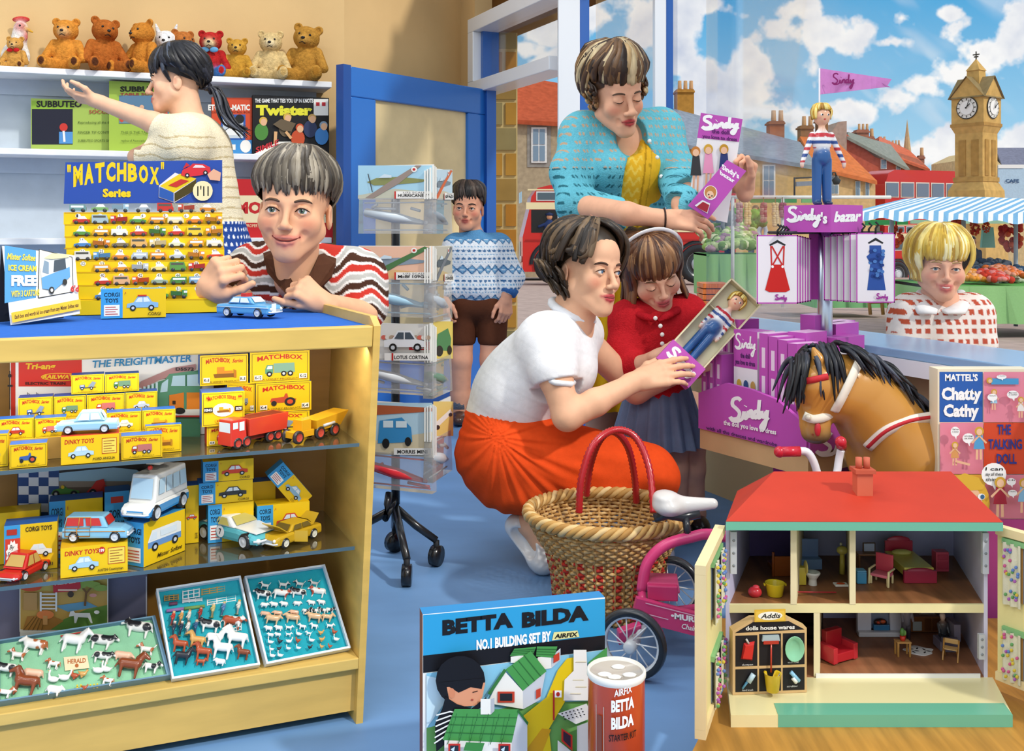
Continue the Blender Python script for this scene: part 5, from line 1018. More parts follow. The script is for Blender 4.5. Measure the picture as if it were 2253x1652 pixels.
def hover(t,P,bx,L):
 b=B();b.hexa(*bx(-.12,.9,-.1,.1,.09,.15),'#7a2a24','gloss');b.build('chassis',t)
 b=B();b.hexa(*bx(.66,.98,-.16,.16,.06,.46,-.015),'#d63a30','gloss');c=b.build('cab',t,bevel=.01*L)
 b=B();a=Art(b,P(.66,-.163,.06),(P(1,0,0)-P(0,0,0)),(0,0,L),.0008,flip=False);a.rect(.05,.22,.15,.36,'#dfe8ec');a.rect(.17,.22,.27,.36,'#dfe8ec');a2=Art(b,P(.985,-.15,.06),P(0,1,0)-P(0,0,0),(0,0,L),.0016);a2 .rect(.02,.2,.28,.36,'#dfe8ec');a2 .rect(.05,.06,.25,.14,'#e8c9c0');b.build('cab_window',c)
 b=B();b.hexa(*bx(-.16,.62,-.17,.17,.17,.44,.02),'#d8442f','gloss')
 b.hexa(*bx(-.13,.59,-.14,.14,.441,.443),'#7a2a1e');k=b.build('tipper_body',t)
 b=B();a=Art(b,P(-.16,-.176,.17),P(1,0,0)-P(0,0,0),(0,0,L),.0012);a.text('HOVERINGHAM',.08,.1,.62,.1,'#4a1a14',.03)
 for i in range(6):a.rect(.0+i*.156,.0,.012+i*.156,.24,'#b8331f');a.lay-=1
 b.build('side_lettering',k)
toy_lorry('toy_tipper_lorry','red toy tipper lorry with lettered sides at the front of the upper shelf',(504,992),(612,968),.564,'#d63a30','#d8442f',(.02,.18,.66,.84),hover)
def loader(t,P,bx,L):
 b=B();b.hexa(*bx(.55,1.05,-.13,.13,.1,.22),'#e2a51e','gloss');b.hexa(*bx(.62,.86,-.12,.12,.22,.42),'#e2a51e','gloss');c=b.build('cab',t,bevel=.006*L);b=B();a=Art(b,P(.62,-.122,.22),P(1,0,0)-P(0,0,0),(0,0,L),.0008);a.rect(.03,.05,.21,.17,'#f2e3a8');b.build('cab_window',c)
 b=B();b.hexa([P(-.15,-.15,.2),P(.5,-.15,.16),P(.5,.15,.16),P(-.15,.15,.2)],[P(-.32,-.2,.46),P(.56,-.2,.38),P(.56,.2,.38),P(-.32,.2,.46)],'#e8ac22','gloss');b.add([P(-.28,-.17,.455),P(.53,-.17,.38),P(.53,.17,.38),P(-.28,.17,.455)],[(0,1,2,3)],'#a87a14','gloss');b.hexa(*bx(-.12,.55,-.08,.08,.1,.2),'#b8861a');b.build('dumper_body',t)
 b=B();b.tube([P(.05,-.17,.27),P(.35,-.17,.25)],.03*L,'#c9ccd0',8,'gloss');b.build('hydraulic_ram',t)
toy_lorry('toy_dumper','yellow toy earth mover with dumper body at the right end of the upper shelf',(655,978),(738,958),.564,'#e2a51e','#e8ac22',(.02,.42,.98),loader,'toy dumper',Wd=.3,wr=.125)
def tracc(t,P,bx,L):
 b=B();b.hexa(*bx(.5,.95,-.2,.2,.2,.95,-.05),'#c93a30','gloss');b.hexa(*bx(-.3,.5,-.18,.18,.15,.75),'#c93a30','gloss');c=b.build('cab',t,bevel=.02*L);b=B();a=Art(b,P(.5,-.205,.2),P(1,0,0)-P(0,0,0),(0,0,L),.0008);a.rect(.05,.38,.38,.65,'#e3d8d2');b.build('cab_window',c)
toy_lorry('toy_tractor_unit','small red toy lorry cab half behind the red tipper lorry',(474,972),(502,964),.564,'#c93a30','#c93a30',(0,.8),tracc,Wd=.6,wr=.2)
p=onz(222,701,.80);q=onz(365,697,.80);u_=(q-p).normalized()
toybox('blue and yellow toy box for the learner car standing alone on the counter top',p,u_,Vector((-u_.y,u_.x,0)),(q-p).length,.064,.035,YEL,top='#3f9fd8',left='#2f7fb8',pr=lambda a,w,h:(print_corgi(a,w,h,'car','#8cb9d8',split=.33),a.rect(.56,.74,.7,.79,'#c8402e')),group=None)
bl=onz(24,715,.80);br=W(174,706,2.19);tlz=W(5,541,bl.y+.045)
t=thing('tent_card','folded ice cream offer card standing at the left of the counter top','display card',(bl+br)/2);b=B();n=(br-bl).cross(tlz-bl).normalized()
trz=hitplane(165,562,bl,n);br=hitplane(176,690,bl,n);trz=hitplane(165,562,bl,n)
if n.y>0:n=-n
b.hexa([bl-n*.003,br-n*.003,trz-n*.003,tlz-n*.003],[bl,br,trz,tlz],'#f4f3ee','print');a=Px(b,bl,n)
a.poly([(10,667),(79,655),(79,551),(10,540)],'#4a9ad0');a.poly([(84,656),(161,642),(158,566),(86,549)],'#eceadf');a.line([(84,656),(161,642),(158,566),(86,549),(84,656)],2,'#222')
a.text('Mister Softee',15,571,62,14,'#f2d43a',.03,.15,rise=-4);a.text('ICE CREAM',18,596,62,13,'#f2d43a',.04,rise=-2);a.text('FREE',24,630,58,24,'#fff',.06,rise=0);a.text('WITH 3 CARTONS',24,655,62,14,'#f2d43a',.03,rise=4)
a.poly([(92,635),(88,590),(94,568),(112,558),(150,562),(152,606),(118,640)],'#e8eef0');a.poly([(90,612),(152,588),(153,610),(118,640),(92,636)],'#5f9fd0');a.poly([(92,600),(96,574),(106,578),(106,604)],'#7f96a8');a.poly([(116,600),(118,574),(142,570),(144,592)],'#3f4c58');a.disc(112,640,6,'#222',8);a.disc(141,622,5,'#222',7);a.disc(112,640,3,'#ddd',4);a.poly([(94,570),(112,559),(150,562),(150,568),(112,572)],'#f0e6a8')
a.text("6'd",153,644,18,14,'#c8262a',.05);a.poly([(22,690),(174,660),(176,682),(25,712)],'#f0bd2a');a.text('Each box end worth 6d ice cream from any Mister Softee van',30,704,140,9,'#3a2414',.02,rise=27);b.build('front_card',t)
b=B();dk_=Vector((-n.x,-n.y,0)).normalized()*.09;bk0,bk1=bl+dk_,br+dk_;bk0 .z=bk1 .z=.80;b.hexa([bk0,bk1,trz-n*.003,tlz-n*.003],[bk0-n*.002,bk1-n*.002,trz-n*.005,tlz-n*.005],'#3d3b3c','print');b.build('back_card',t)
SX=Vector((.955,.297,0)).normalized();SYv=Vector((-SX.y,SX.x,0));SO=W(315,500,2.46);SO.z=0
def sw(px,py,d):
 """point on the stand's plane moved d towards us"""
 return hitplane(px,py,SO-SYv*d,SYv)
st=thing('car_display_stand','blue and yellow stepped shop display of tiny numbered toy cars','display stand',(SO.x,SO.y-.05,.80));b=B()
q=[sw(140,448,0),sw(489,446,0),sw(489,352,0),sw(144,357,0)];b.hexa([p+SYv*.012 for p in q],q,'#2b4fa6','print');a=Px(b,SO,SYv)
def archtext(a,s,x0,x1,ybase,h,col,tilt):
 n=len(s);w=(x1-x0)/n
 for i,ch in enumerate(s):f=i/(n-1);a.text(ch,x0+w*i+w*.06,ybase(f),w*.86 if ch not in 'I1' else w*.4,h(f),col,.05,0,rise=tilt(f));a.lay-=1
 a.lay+=1
archtext(a,'MATCHBOX',160,352,lambda f:412-10*math.sin(f*PI*.9)+(-4)*f,lambda f:46-8*f,'#f2cf1c',lambda f:6-8*f)
a.text('"',148,404,8,40,'#f2cf1c',.03);a.text('"',354,396,7,38,'#f2cf1c',.03);a.text('Series',226,434,62,19,'#f2cf1c',.05)
a.poly([(350,408),(385,380),(432,396),(430,418),(384,446),(349,434)],'#e8e4ea');a.poly([(352,409),(396,382),(432,393),(382,424)],'#e8c81c');a.poly([(384,425),(432,394),(430,418),(384,444)],'#4a3f14');a.poly([(351,411),(382,424),(382,444),(350,433)],'#2b5aa8');a.poly([(370,408),(398,394),(416,398),(388,412)],'#c8342a')
a.poly([(398,385),(402,374),(418,366),(424,360),(448,361),(462,368),(464,380),(440,386),(410,390)],'#d8303a');a.poly([(424,369),(430,363),(446,364),(452,369)],'#e8d8da');a.poly([(402,372),(410,358),(418,364)],'#c82a34');a.disc(412,386,5,'#222');a.disc(452,380,5,'#222');a.disc(412,386,2.4,'#ddd');a.disc(452,380,2.4,'#ddd');a.poly([(456,384),(470,372),(486,380),(484,398),(462,396)],'#e6b090')
a.disc(446,420,22,'#f3e6b4');a.text("1'11",434,431,25,21,'#222',.02);b.build('header_board',st)
ROWY=[468,494,521,546,573,599,628,659];rows_=[]
rc=[['#6f9a9a','#7fae6a','#9cc0d0','#a9b4bc','#c8362e','#c8503a','#d98a2e',None],['#c8362e','#a9c0c8','#c8362e','#5f9a4a','#e0952e','#efe0b0','#e0822e','#e0952e'],['#5f9a4a','#e0a42e','#f2efe2','#c8463a','#4f8a42','#d03a34','#f0d03a','#e8952e'],['#4f86c4','#e0822e','#8a7a5a','#e8b46a','#f0d9a0','#e8e6c0','#e8a42e','#f0ead0'],['#e8e4d8','#5f9fd0','#e08a3a','#b9c6d0','#e8942e','#c9ccd0','#e8942e','#d84a2e'],[None,'#e8a42e','#e0952e','#c4ccd2','#f0dc8a','#5f9a4a','#cf3a34','#e8942e'],[None,'#c8362e','#e6b48a','#e05a2a','#9cb09a','#4f8a42','#7fa8c8',None],[None,'#4f86c4',None,None,'#5f9a4a','#4f8a42',None,None]]
kinds=['van','car','lorry','car','bus','lorry','car','van']
_tc2={}
def tinycar(kind,col):
 key=(kind,col)
 if key in _tc2:return _tc2[key]
 b=B();dk_=mixc(col,'#000000',.35)
 if kind=='car':b.prism([(-.5,.12),(-.5,.3),(-.3,.34),(.3,.33),(.5,.27),(.5,.12)],-.2,.2,col,'gloss',M=Matrix.Rotation(PI/2,4,'X'));b.hexa([(-.34,-.18,.33),(.24,-.18,.32),(.24,.18,.32),(-.34,.18,.33)],[(-.2,-.14,.52),(.1,-.14,.52),(.1,.14,.52),(-.2,.14,.52)],[col]+[col]+['#eef2f4']*4,'gloss')
 elif kind=='lorry':b.bx((.18,-.18,.12),(.5,.18,.55),col,'gloss');b.bx((.3,-.185,.36),(.505,.185,.5),'#eef2f4','gloss');b.hexa([(-.5,-.18,.2),(.14,-.18,.2),(.14,.18,.2),(-.5,.18,.2)],[(-.5,-.2,.5),(.14,-.2,.44),(.14,.2,.44),(-.5,.2,.5)],dk_,'gloss')
 else:h=.62 if kind=='bus' else.5;b.prism([(-.5,.1),(-.5,h),(.38,h),(.46,.36),(.5,.32),(.5,.1)],-.2,.2,col,'gloss',M=Matrix.Rotation(PI/2,4,'X'));b.bx((-.42,-.205,h-.2),(.34,.205,h-.07),'#eef2f4' if kind=='van' else '#5a5a50','gloss')
 for x in(-.3,.3):
  for y in(-.2,.2):b.lathe([(0,-.05),(.12,-.05),(.12,.05),(0,.05)],'#3a3a3c',10,'gloss',M=TR(x,y,.12)@Matrix.Rotation(PI/2,4,'X'))
 o=b.build('x',origin=(0,0,0));_tc2[key]=o.data;bpy.data.objects.remove(o);return _tc2[key]
CN_={'#c8':'red','#cf':'red','#d0':'red','#d8':'red','#e0':'orange','#e8':'cream','#5f':'green','#4f':'blue','#6f':'grey green','#7f':'pale green','#9c':'pale blue','#a9':'grey','#f0':'pale yellow','#f2':'white','#ef':'cream','#d9':'orange','#b9':'silver','#c9':'silver','#c4':'silver','#e6':'beige','#8a':'brown'}
ROWN=['top','second','third','fourth','fifth','sixth','seventh','lowest'];b=B();k=0
zl=[sw(315,y,.012*(r+1)).z for r,y in enumerate(ROWY)]
for r,y in enumerate(ROWY):
 d=.012*(r+1);x0,x1=sw(140+2*r,y,d),sw(489+1.5*r,y,d);z=zl[r];zn=zl[r+1]if r<7 else.80
 f=lambda p,dd,zz:Vector((p.x,p.y,zz))-SYv*dd
 b.hexa([f(x0,0.0,zn),f(x1,0.0,zn),f(x1,-.02-d,zn),f(x0,-.02-d,zn)],[f(x0,0.0,z),f(x1,0.0,z),f(x1,-.02-d,z),f(x0,-.02-d,z)],['#f0cd18']*6,'print')
 a=Px(b,x0,SYv,.0004);a.rect(142,y+(2 if r<7 else 1),489+1.5*r,y-1,'#d8a814')
 n=0
 for i,c in enumerate(rc[r]):
  if c is None:continue
  px=[172,220,265,315,364,410,457,480][i]if r==0 else 178+(i*41.5)+r*1.2
  p=hitplane(px,y,x0+SYv*.008,SYv);kd=kinds[(i+r*3)%8];o=bpy.data.objects.new('tiny_toy_car',tinycar(kd,c));COL.objects.link(o);s=34*p.y/F;o.matrix_world=TR(p.x,p.y,z+.0008)@rotz(math.atan2(SX.y,SX.x)+(PI if(i+r)%2 else 0))@Matrix.Scale(s,4)
  nmc=CN_.get(c[:3],'coloured');nmc='green' if c in('#4f8a42',)else 'blue' if c=='#5f9fd0' else 'yellow' if c in('#f0d03a','#e8a42e','#e0a42e')else 'orange' if c in('#e8942e','#e8952e')else nmc
  tag(o,f"tiny {nmc} toy {dict(car='car', lorry='lorry', van='van', bus='bus')[kd]}, {ORD[n]} from left on the {ROWN[r]} step of the yellow display",'toy car','tiny cars on the stepped display');n+=1;k+=1
  if r<7:
   a.disc(px,y+7,6,'#fbf9ee',5);a.text(str(k),px-4,y+10,8 if k>9 else 4,6.5,'#333',.0);a.lay-=2
b.build('stepped_tray',st)
def J(px,py,Y):return tuple(W(px,py,Y))
def xf(prims,M):
 s=M.to_scale()[0];R=M.to_3x3().normalized();Rn=np.array(R,np.float32);Mn=np.array(M,np.float32);out=[]
 for p in prims:
  q=dict(p);q['k']=p['k']*s
  if p['t']=='el':
   q['c']=Mn[:3,:3]@p['c']+Mn[:3,3];q['r']=p['r']*s;q['R']=Rn if p['R']is None else Rn@p['R']
  else:q['a']=Mn[:3,:3]@p['a']+Mn[:3,3];q['b']=Mn[:3,:3]@p['b']+Mn[:3,3];q['ra']=p['ra']*s;q['rb']=p['rb']*s
  out.append(q)
 return out
def headM(px,py,Y,yaw=0,pitch=0,roll=0,s=1.0):
 """yaw + turns the face to the picture's right, pitch + looks down, roll + tips the crown to the right"""
 return TR(*W(px,py,Y))@Matrix.Rotation(math.radians(yaw),4,'Z')@Matrix.Rotation(math.radians(pitch),4,'X')@Matrix.Rotation(math.radians(roll),4,'Y')@Matrix.Scale(s,4)
def head(skin='#f0bd98',lip='#c4504c',blush='#e58a72',child=0,lid=.25,smile=0,nose=1.0,neck=True,female=True,brow=None,mouthopen=False):
 c=child;P=[];fz=1-.14*c;jw=.043-.004*c
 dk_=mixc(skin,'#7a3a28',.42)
 P+=[EL((0,.014,.036),(.073,.091,.083),k=.02),EL((0,-.026,-.018*fz),(.06,.058,.082*fz),k=.02),EL((0,-.045,.045),(.058,.045,.05),k=.02)]
 for x in(-1,1):
  P+=[RC((x*(jw+.008),-.005,-.055*fz),(x*.014,-.066,-.1*fz),.021,.017,.03),EL((x*.041,-.058,-.03*fz),(.022+.004*c,.018+.004*c,.022+.005*c),k=.025)]
  P+=[RC((x*.012,-.083,.017),(x*.042,-.074,.018),.007,.006,.014)]
 P+=[EL((0,-.07,-.103*fz),(.019,.018,.015),k=.02),EL((0,-.077,-.069*fz),(.028,.019,.024*fz),k=.02)]
 for x in(-1,1):P.append(EL((x*.0315,-.094,-.001),(.02,.0165,.013),k=.01,op='-'))
 for x in(-1,1):
  P+=[EL((x*.0315,-.0735,-.0005),(.0155,.0125,.0135),k=.006)]
 n=nose*(1-.22*c)
 P+=[RC((0,-.084,.01),(0,-.09-.017*n,-.034*fz),.0065,.0085*n,.012),EL((0,-.09-.018*n,-.037*fz),(.0105*n,.0095*n,.0085*n),k=.008)]
 for x in(-1,1):P.append(EL((x*.0125*n,-.094-.004*n,-.041*fz),(.0075*n,.009*n,.0065*n),k=.007))
 mz=-.068*fz;w=.0245-.003*c+.008*smile;sy=.005*smile
 yc=-.0855+.0065*smile;yh=-.0938
 up=[(-w,yc,mz+.001+.0055*smile),(-w*.5,yh,mz+.0028+.0005*smile),(-w*.16,-.0957,mz+.0045),(0,-.0958,mz+.0036),(w*.16,-.0957,mz+.0045),(w*.5,yh,mz+.0028+.0005*smile),(w,yc,mz+.001+.0055*smile)]
 lo=[(-w*.9,yc-.001,mz+.004*smile-.0015),(-w*.45,yh+.0004,mz-.0055-.001*smile),(0,-.0952,mz-.0075-.0015*smile),(w*.45,yh+.0004,mz-.0055-.001*smile),(w*.9,yc-.001,mz+.004*smile-.0015)]
 P+=CH(up,[.0014,.003,.0034,.0032,.0034,.003,.0014],.0025,lip)+CH(lo,[.0014,.0037,.0047,.0037,.0014],.0025,lip)
 for q in CH(up,[.0024,.0042,.0044,.0042,.0044,.0042,.0024],0,lip)+CH(lo,[.0024,.0048,.0056,.0048,.0024],0,lip):q['op']='p';q['soft']=.5;P.append(q)
 if smile:
  for x in(-1,1):P.append(EL((x*(w+.006),-.079,mz+.008*smile),(.007,.007,.009),k=.008,op='-'))
 for x in(-1,1):
  P+=[EL((x*.0735,.014,-.016),(.0075,.017,.028),Matrix.Rotation(x*.25,3,'Z'),k=.006),EL((x*.0815,.008,-.012),(.005,.01,.017),k=.005,op='-'),EL((x*.08,.006,-.012),(.009,.009,.015),col=mixc(skin,'#b5503c',.5),op='p',alpha=.6)]
  P+=[EL((x*.043,-.074,-.032*fz),(.025,.03,.022),col=blush,op='p',soft=.8,alpha=.55),EL((x*.0058*n,-.1,-.0475*fz),(.0042,.006,.0032),col=dk_,op='p',soft=.3)]  # cheek blush; dark of the nostril holes painted into the skin colour
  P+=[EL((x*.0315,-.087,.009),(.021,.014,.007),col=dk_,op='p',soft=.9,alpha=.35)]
 P+=[EL((0,-.106,-.036*fz),(.013,.014,.011),col=blush,op='p',soft=.9,alpha=.4)]
 for x in(-1,1):P+=CH([(x*.0465,-.0765,-.002),(x*.039,-.0845,.0085-.0135*lid),(x*.0315,-.088,.0105-.016*lid),(x*.024,-.0865,.0085-.0125*lid),(x*.0165,-.080,-.002)],[.0022,.0029,.0031,.0029,.002],.003)+CH([(x*.0455,-.0765,-.004),(x*.0315,-.0855,-.0105+.002*smile),(x*.0175,-.079,-.004)],[.0018,.0024,.0018],.003)
 if lid>.7:
  for x in(-1,1):P+=[EL((x*.0315,-.0765,.002),(.0155,.0125,.0125),k=.003)]
 if neck:P+=[RC((0,.022,-.045),(0,.034,-.16),.052-.01*c,.056-.014*c,.025)]
 return P
def mouth(t,M,child=0,smile=0,col='#7a2430',r=.001,name='mouth_line'):
 mz=-.068*(1-.14*child);w=.0245-.003*child+.008*smile;yc=-.0865+.0065*smile;b=B();w*=.7 if name=='teeth' else 1
 b.tube([M@Vector(p)for p in smooth_path([(-w*.97,yc-.0012,mz+.0052*smile),(-w*.5,-.0965,mz-.0012),(0,-.0988,mz-.0016-.0012*smile),(w*.5,-.0965,mz-.0012),(w*.97,yc-.0012,mz+.0052*smile)],4)],r*M.to_scale()[0],col,5);b.build(name,t)
def eyes(t,M,iris='#5f86a8',gaze=(0,0),lid=.25,brow='#4a3424',child=0,lash='#2c1c14',browlift=0,browk=1):
 R=M.to_3x3();s=M.to_scale()[0];z=.0195+browlift;browk*=1.5
 for x in(-1,1):
  if lid<.7:
   b=B();c=M@Vector((x*.0315,-.0745,-.0005));g=(R@Vector((gaze[0],-1,gaze[1]))).normalized();r=.0135*s
   b.ell(c,r,'#f3efe8','gloss',nu=16,nv=12);b.ell(c+g*r*.62,r*.52,iris,'gloss',nu=14,nv=10);b.ell(c+g*r*.86,r*.31,'#14100e','gloss',nu=10,nv=8);b.ell(c+g*r*1.12+R@Vector((.0022,0,.0028)),r*.1,'#ffffff','gloss',nu=6,nv=5);b.build('eye',t)  # the tiny white ball is a painted-on glint
  up=[(x*.047,-.0775,-.003),(x*.039,-.0872,.0062-.0135*lid),(x*.0315,-.0908,.0082-.016*lid),(x*.024,-.089,.0062-.0125*lid),(x*.0165,-.0815,-.003)]
  b=B();b.tube([M@Vector(p)for p in smooth_path(up,3)],.0013*s,lash,5);b.build('eyelash',t)
  b=B();b.tube([M@Vector(p)for p in smooth_path([(x*.05,-.0725,z-.004),(x*.038,-.085,z+.002),(x*.024,-.0895,z+.001),(x*.0125,-.0885,z-.003)],3)],[.0008*s]+[.0021*s*browk]*7+[.0022*s*browk,.0012*s],brow,6,mat='hair');b.build('eyebrow',t)
def hand(side=1,curl=(.25,.3,.35,.4),spread=.08,thumb=(.35,.3),s=1.0,rootk=.012,skin=None):
 """along +x from the wrist, back of the hand up +z, thumb at +y for side=1"""
 P=[RC((-.02,0,0),(.02,0,0),.026,.027,.015)];ys=[.031,.0105,-.0105,-.03]
 for i,y in enumerate(ys):P.append(RC((.016,y*.62,0),(.082-(.006 if i in(0,3)else 0),y,.002),.0145,.0115,.012))
 ln=[(.042,.026,.021),(.046,.029,.022),(.043,.027,.021),(.033,.02,.019)]
 for i,y in enumerate(ys):
  p=np.array([.084-(.006 if i in(0,3)else 0),y,.002]);a=0;d=spread*(1.5-i)
  for j,l in enumerate(ln[i]):
   a+=curl[i]*(1.0 if j==0 else 1.15);q=p+l*np.array([math.cos(a)*math.cos(d),math.sin(d)*math.cos(a),-math.sin(a)])
   P.append(RC(p,q,.0094-.001*j-(.0012 if i==3 else 0),.0086-.0011*j-(.0012 if i==3 else 0),.004 if j else.008));p=q
  P.append(EL(p+np.array([0,0,.0052]),(.006,.0045,.003),col='#f3c9b0',op='p',soft=.5))
 t0=np.array([.018,.02,-.008]);d=thumb[0]+.5;t1=t0+.04*np.array([math.cos(d),math.sin(d),-.3]);t2=t1+.034*np.array([math.cos(d-.35),math.sin(d-.35),-thumb[1]]);t3=t2+.026*np.array([math.cos(d-.6),math.sin(d-.6),-thumb[1]])
 P+=[RC(t0,t1,.016,.0125,.012),RC(t1,t2,.0115,.0105,.006),RC(t2,t3,.0102,.0085,.005)]
 if side<0:
  for p in P:
   for k in('a','b','c'):
    if k in p:p[k]=p[k]*np.array([1,-1,1],np.float32)
 return P
def handM(p,d,up,s=1.0):
 x=Vector(d).normalized();z=Vector(up);z=(z-x*z.dot(x)).normalized();y=z.cross(x);m=Matrix.Identity(4)
 for i in range(3):m[i][0],m[i][1],m[i][2],m[i][3]=x[i]*s,y[i]*s,z[i]*s,p[i]
 return m
class Hair:
 def __init__(s,M,c=(0,.016,.042),r=(.08,.098,.088),cols=('#2c1d14','#4a3020','#6f4c30'),seed=1):
  s.M=M;s.c=Vector(c);s.r=Vector(r);s.cols=cols;s.b=B();s.b.mat='hair';s.R=random.Random(seed);s.sc=M.to_scale()[0]
 def pt(s,az,el,off=0):
  a,e=math.radians(az),math.radians(el);d=Vector((math.sin(a)*math.cos(e),-math.cos(a)*math.cos(e),math.sin(e)))
  return Vector((s.c.x+(s.r.x+off)*d.x,s.c.y+(s.r.y+off)*d.y,s.c.z+(s.r.z+off)*d.z))
 def lock(s,stations,w=.009,tail=(),col=None,tip=.25,flat=.55,jit=.0):
  pts=[s.pt(*q)for q in stations]+[Vector(q)for q in tail]
  if jit:pts=[p+Vector((s.R.gauss(0,jit),s.R.gauss(0,jit),s.R.gauss(0,jit)*.5))for p in pts]
  pts=[Vector(p)for p in smooth_path([tuple(p)for p in pts],3)];n=len(pts)
  rs=[w*s.sc*(min(1,.6+2*i/n)if i<n*.6 else 1-(1-tip)*((i/(n-1)-.6)/.4)**1.5)for i in range(n)]
  c=col or s.cols[min(len(s.cols)-1,int(s.R.random()**1.4*len(s.cols)))]
  ctr=s.M@s.c;s.b.tube([s.M@p for p in pts],rs,c,6,flat=flat,up=(s.M@pts[0]-ctr))
 def cap(s,el0=8,back=-35,off=.002,col=None,front=None,n=28):
  """close-fitting under-layer"""
  vs=[];fs=[];m=8;front=front if front is not None else el0
  for j in range(n):
   az=-180+360*j/n;f=(1+math.cos(math.radians(az)))/2;lo=front*f**1.6+back*(1-f**1.6)
   for i in range(m+1):vs.append(s.M@s.pt(az,lo+(90-lo)*i/m,off))
  fs=[(j*(m+1)+i,((j+1)%n)*(m+1)+i,((j+1)%n)*(m+1)+i+1,j*(m+1)+i+1)for j in range(n)for i in range(m)]
  s.b.add(vs,fs,col or s.cols[0],'hair',True)
 def build(s,t,name='hair'):return s.b.build(name,t)
def person(label,loc):return thing('person',label,'person',loc)
SK='#eab08a'
def striped_boy():
 t=person('smiling boy in a red, white and brown striped shirt leaning on the counter',W(655,500,2.82)-Vector((0,0,H)))
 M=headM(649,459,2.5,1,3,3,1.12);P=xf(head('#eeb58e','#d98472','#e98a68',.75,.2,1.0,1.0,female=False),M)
 sl,sr=J(566,605,2.64),J(780,618,2.66)
 P+=[RC(J(652,535,2.55),J(655,600,2.63),.05,.058,.03),RC(sl,sr,.06,.06,.03),RC(J(660,620,2.7),J(665,900,2.85),.1,.1,.04)]
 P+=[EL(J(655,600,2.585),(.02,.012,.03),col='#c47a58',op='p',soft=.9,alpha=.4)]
 e1,e2=J(520,672,2.5),J(800,690,2.58)
 P+=CH([sl,e1,J(478,640,2.42)],[.042,.034,.027],.015);P+=CH([sr,e2,J(712,668,2.44)],[.042,.034,.026],.015)
 P+=xf(hand(-1,(1.0,1.05,1.1,1.15),.05,(.2,.5)),handM(J(446,640,2.44),(.62,-.35,.62),(-.1,-1,.55),.98))
 P+=xf(hand(1,(1.25,1.3,1.3,1.3),.02,(.0,.9)),handM(J(712,668,2.44),(-.75,-.25,.62),(.45,-.85,.5),.84))
 P+=CH([J(610,900,2.86),J(612,1080,2.85),J(612,1310,2.86)],[.06,.038,.028],.03)+CH([J(700,900,2.86),J(702,1080,2.85),J(702,1310,2.86)],[.06,.038,.028],.03)
 solid('body',P,.0029,'skin',t,base='#eeb58e',tau=.0015)
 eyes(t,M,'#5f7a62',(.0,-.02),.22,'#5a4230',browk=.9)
 mouth(t,M,.75,1.0,'#7a2e2a',.0017)
 S_=[RC(sl,sr,.082,.082,.04),RC(J(655,640,2.68),J(665,920,2.86),.125,.12,.05),EL(J(600,650,2.63),(.1,.09,.11),k=.05),EL(J(730,650,2.64),(.1,.09,.11),k=.05)]
 S_+=CH([sl,J(545,640,2.58)],[.075,.064],.03)+CH([sr,J(795,672,2.62)],[.08,.07],.03)
 S_+=[CYL(J(655,520,2.5),J(657,612,2.585),.053),EL(J(656,600,2.54),(.035,.06,.075),R=Matrix.Rotation(.2,3,'X'),op='-',k=.01)]
 pal=['#c63a30','#f0ece8','#4a2f24','#f0ece8','#b9b8b4','#f0ece8'];ws=[.016,.007,.016,.006,.013,.006];tot=sum(ws)
 def stripes(vs,cs):
  x=(vs[:,0]-W(655,0,2.62).x);z=vs[:,2]+.24*np.abs(x)+.014*np.sin(vs[:,0]*38+vs[:,1]*22)-np.clip(np.abs(x)-.1,0,1)*.25+.006*np.sin(vs[:,0]*95)
  u=(z-.2)%tot;out=np.zeros_like(cs);acc=0
  for c,w in zip(pal,ws):m=(u>=acc)&(u<acc+w);out[m]=hx(c);acc+=w
  return out
 solid('shirt',S_,.0034,'cloth',t,colfn=stripes)
 b=B();b.mat='cloth';BR='#5b3a2a'
 for sg,pts in((-1,[J(598,546,2.6),J(580,566,2.545),J(588,600,2.505),J(630,648,2.485),J(645,622,2.49),J(622,578,2.51),J(612,550,2.55)]),(1,[J(716,556,2.6),J(736,578,2.55),J(728,608,2.51),J(688,648,2.485),J(672,625,2.49),J(692,585,2.51),J(702,560,2.55)])):
  vs=[Vector(p)for p in pts];off=Vector((0,.012,-.004));b.add(vs+[v+off for v in vs],[tuple(range(7)),tuple(range(13,6,-1))]+[(i,(i+1)%7,7+(i+1)%7,7+i)for i in range(7)],BR,'cloth')
 b.tube([J(604,546,2.66),J(594,564,2.58),J(606,592,2.535),J(634,630,2.505)],[.02,.024,.018,.008],BR,8,flat=.6);b.tube([J(712,556,2.66),J(724,576,2.58),J(712,600,2.535),J(682,632,2.505)],[.02,.024,.018,.008],BR,8,flat=.6)
 b.tube([J(640,622,2.52),J(646,660,2.515),J(650,700,2.52)],[.009,.011,.012],'#3f281e',8,flat=.5);b.build('collar',t)
 tr=[RC(J(655,870,2.87),J(655,930,2.87),.12,.12,.04)]+CH([J(610,930,2.87),J(612,1265,2.87)],[.095,.06],.03)+CH([J(700,930,2.87),J(702,1265,2.87)],[.095,.06],.03)
 solid('trousers',tr,.008,'cloth',t,base='#5a5f6a')
 for px in(612,702):b=B();q=W(px,1278,2.82);b.ell(q,(.042,.1,.03),'#3a2a20','gloss');b.build('shoe',t)
 h=Hair(M,(0,.016,.046),(.083,.1,.09),('#4a4136','#5f5648','#7a7060','#3a3228','#958b7a'),3);h.cap(20,-34,.001,'#4a4236',front=12)
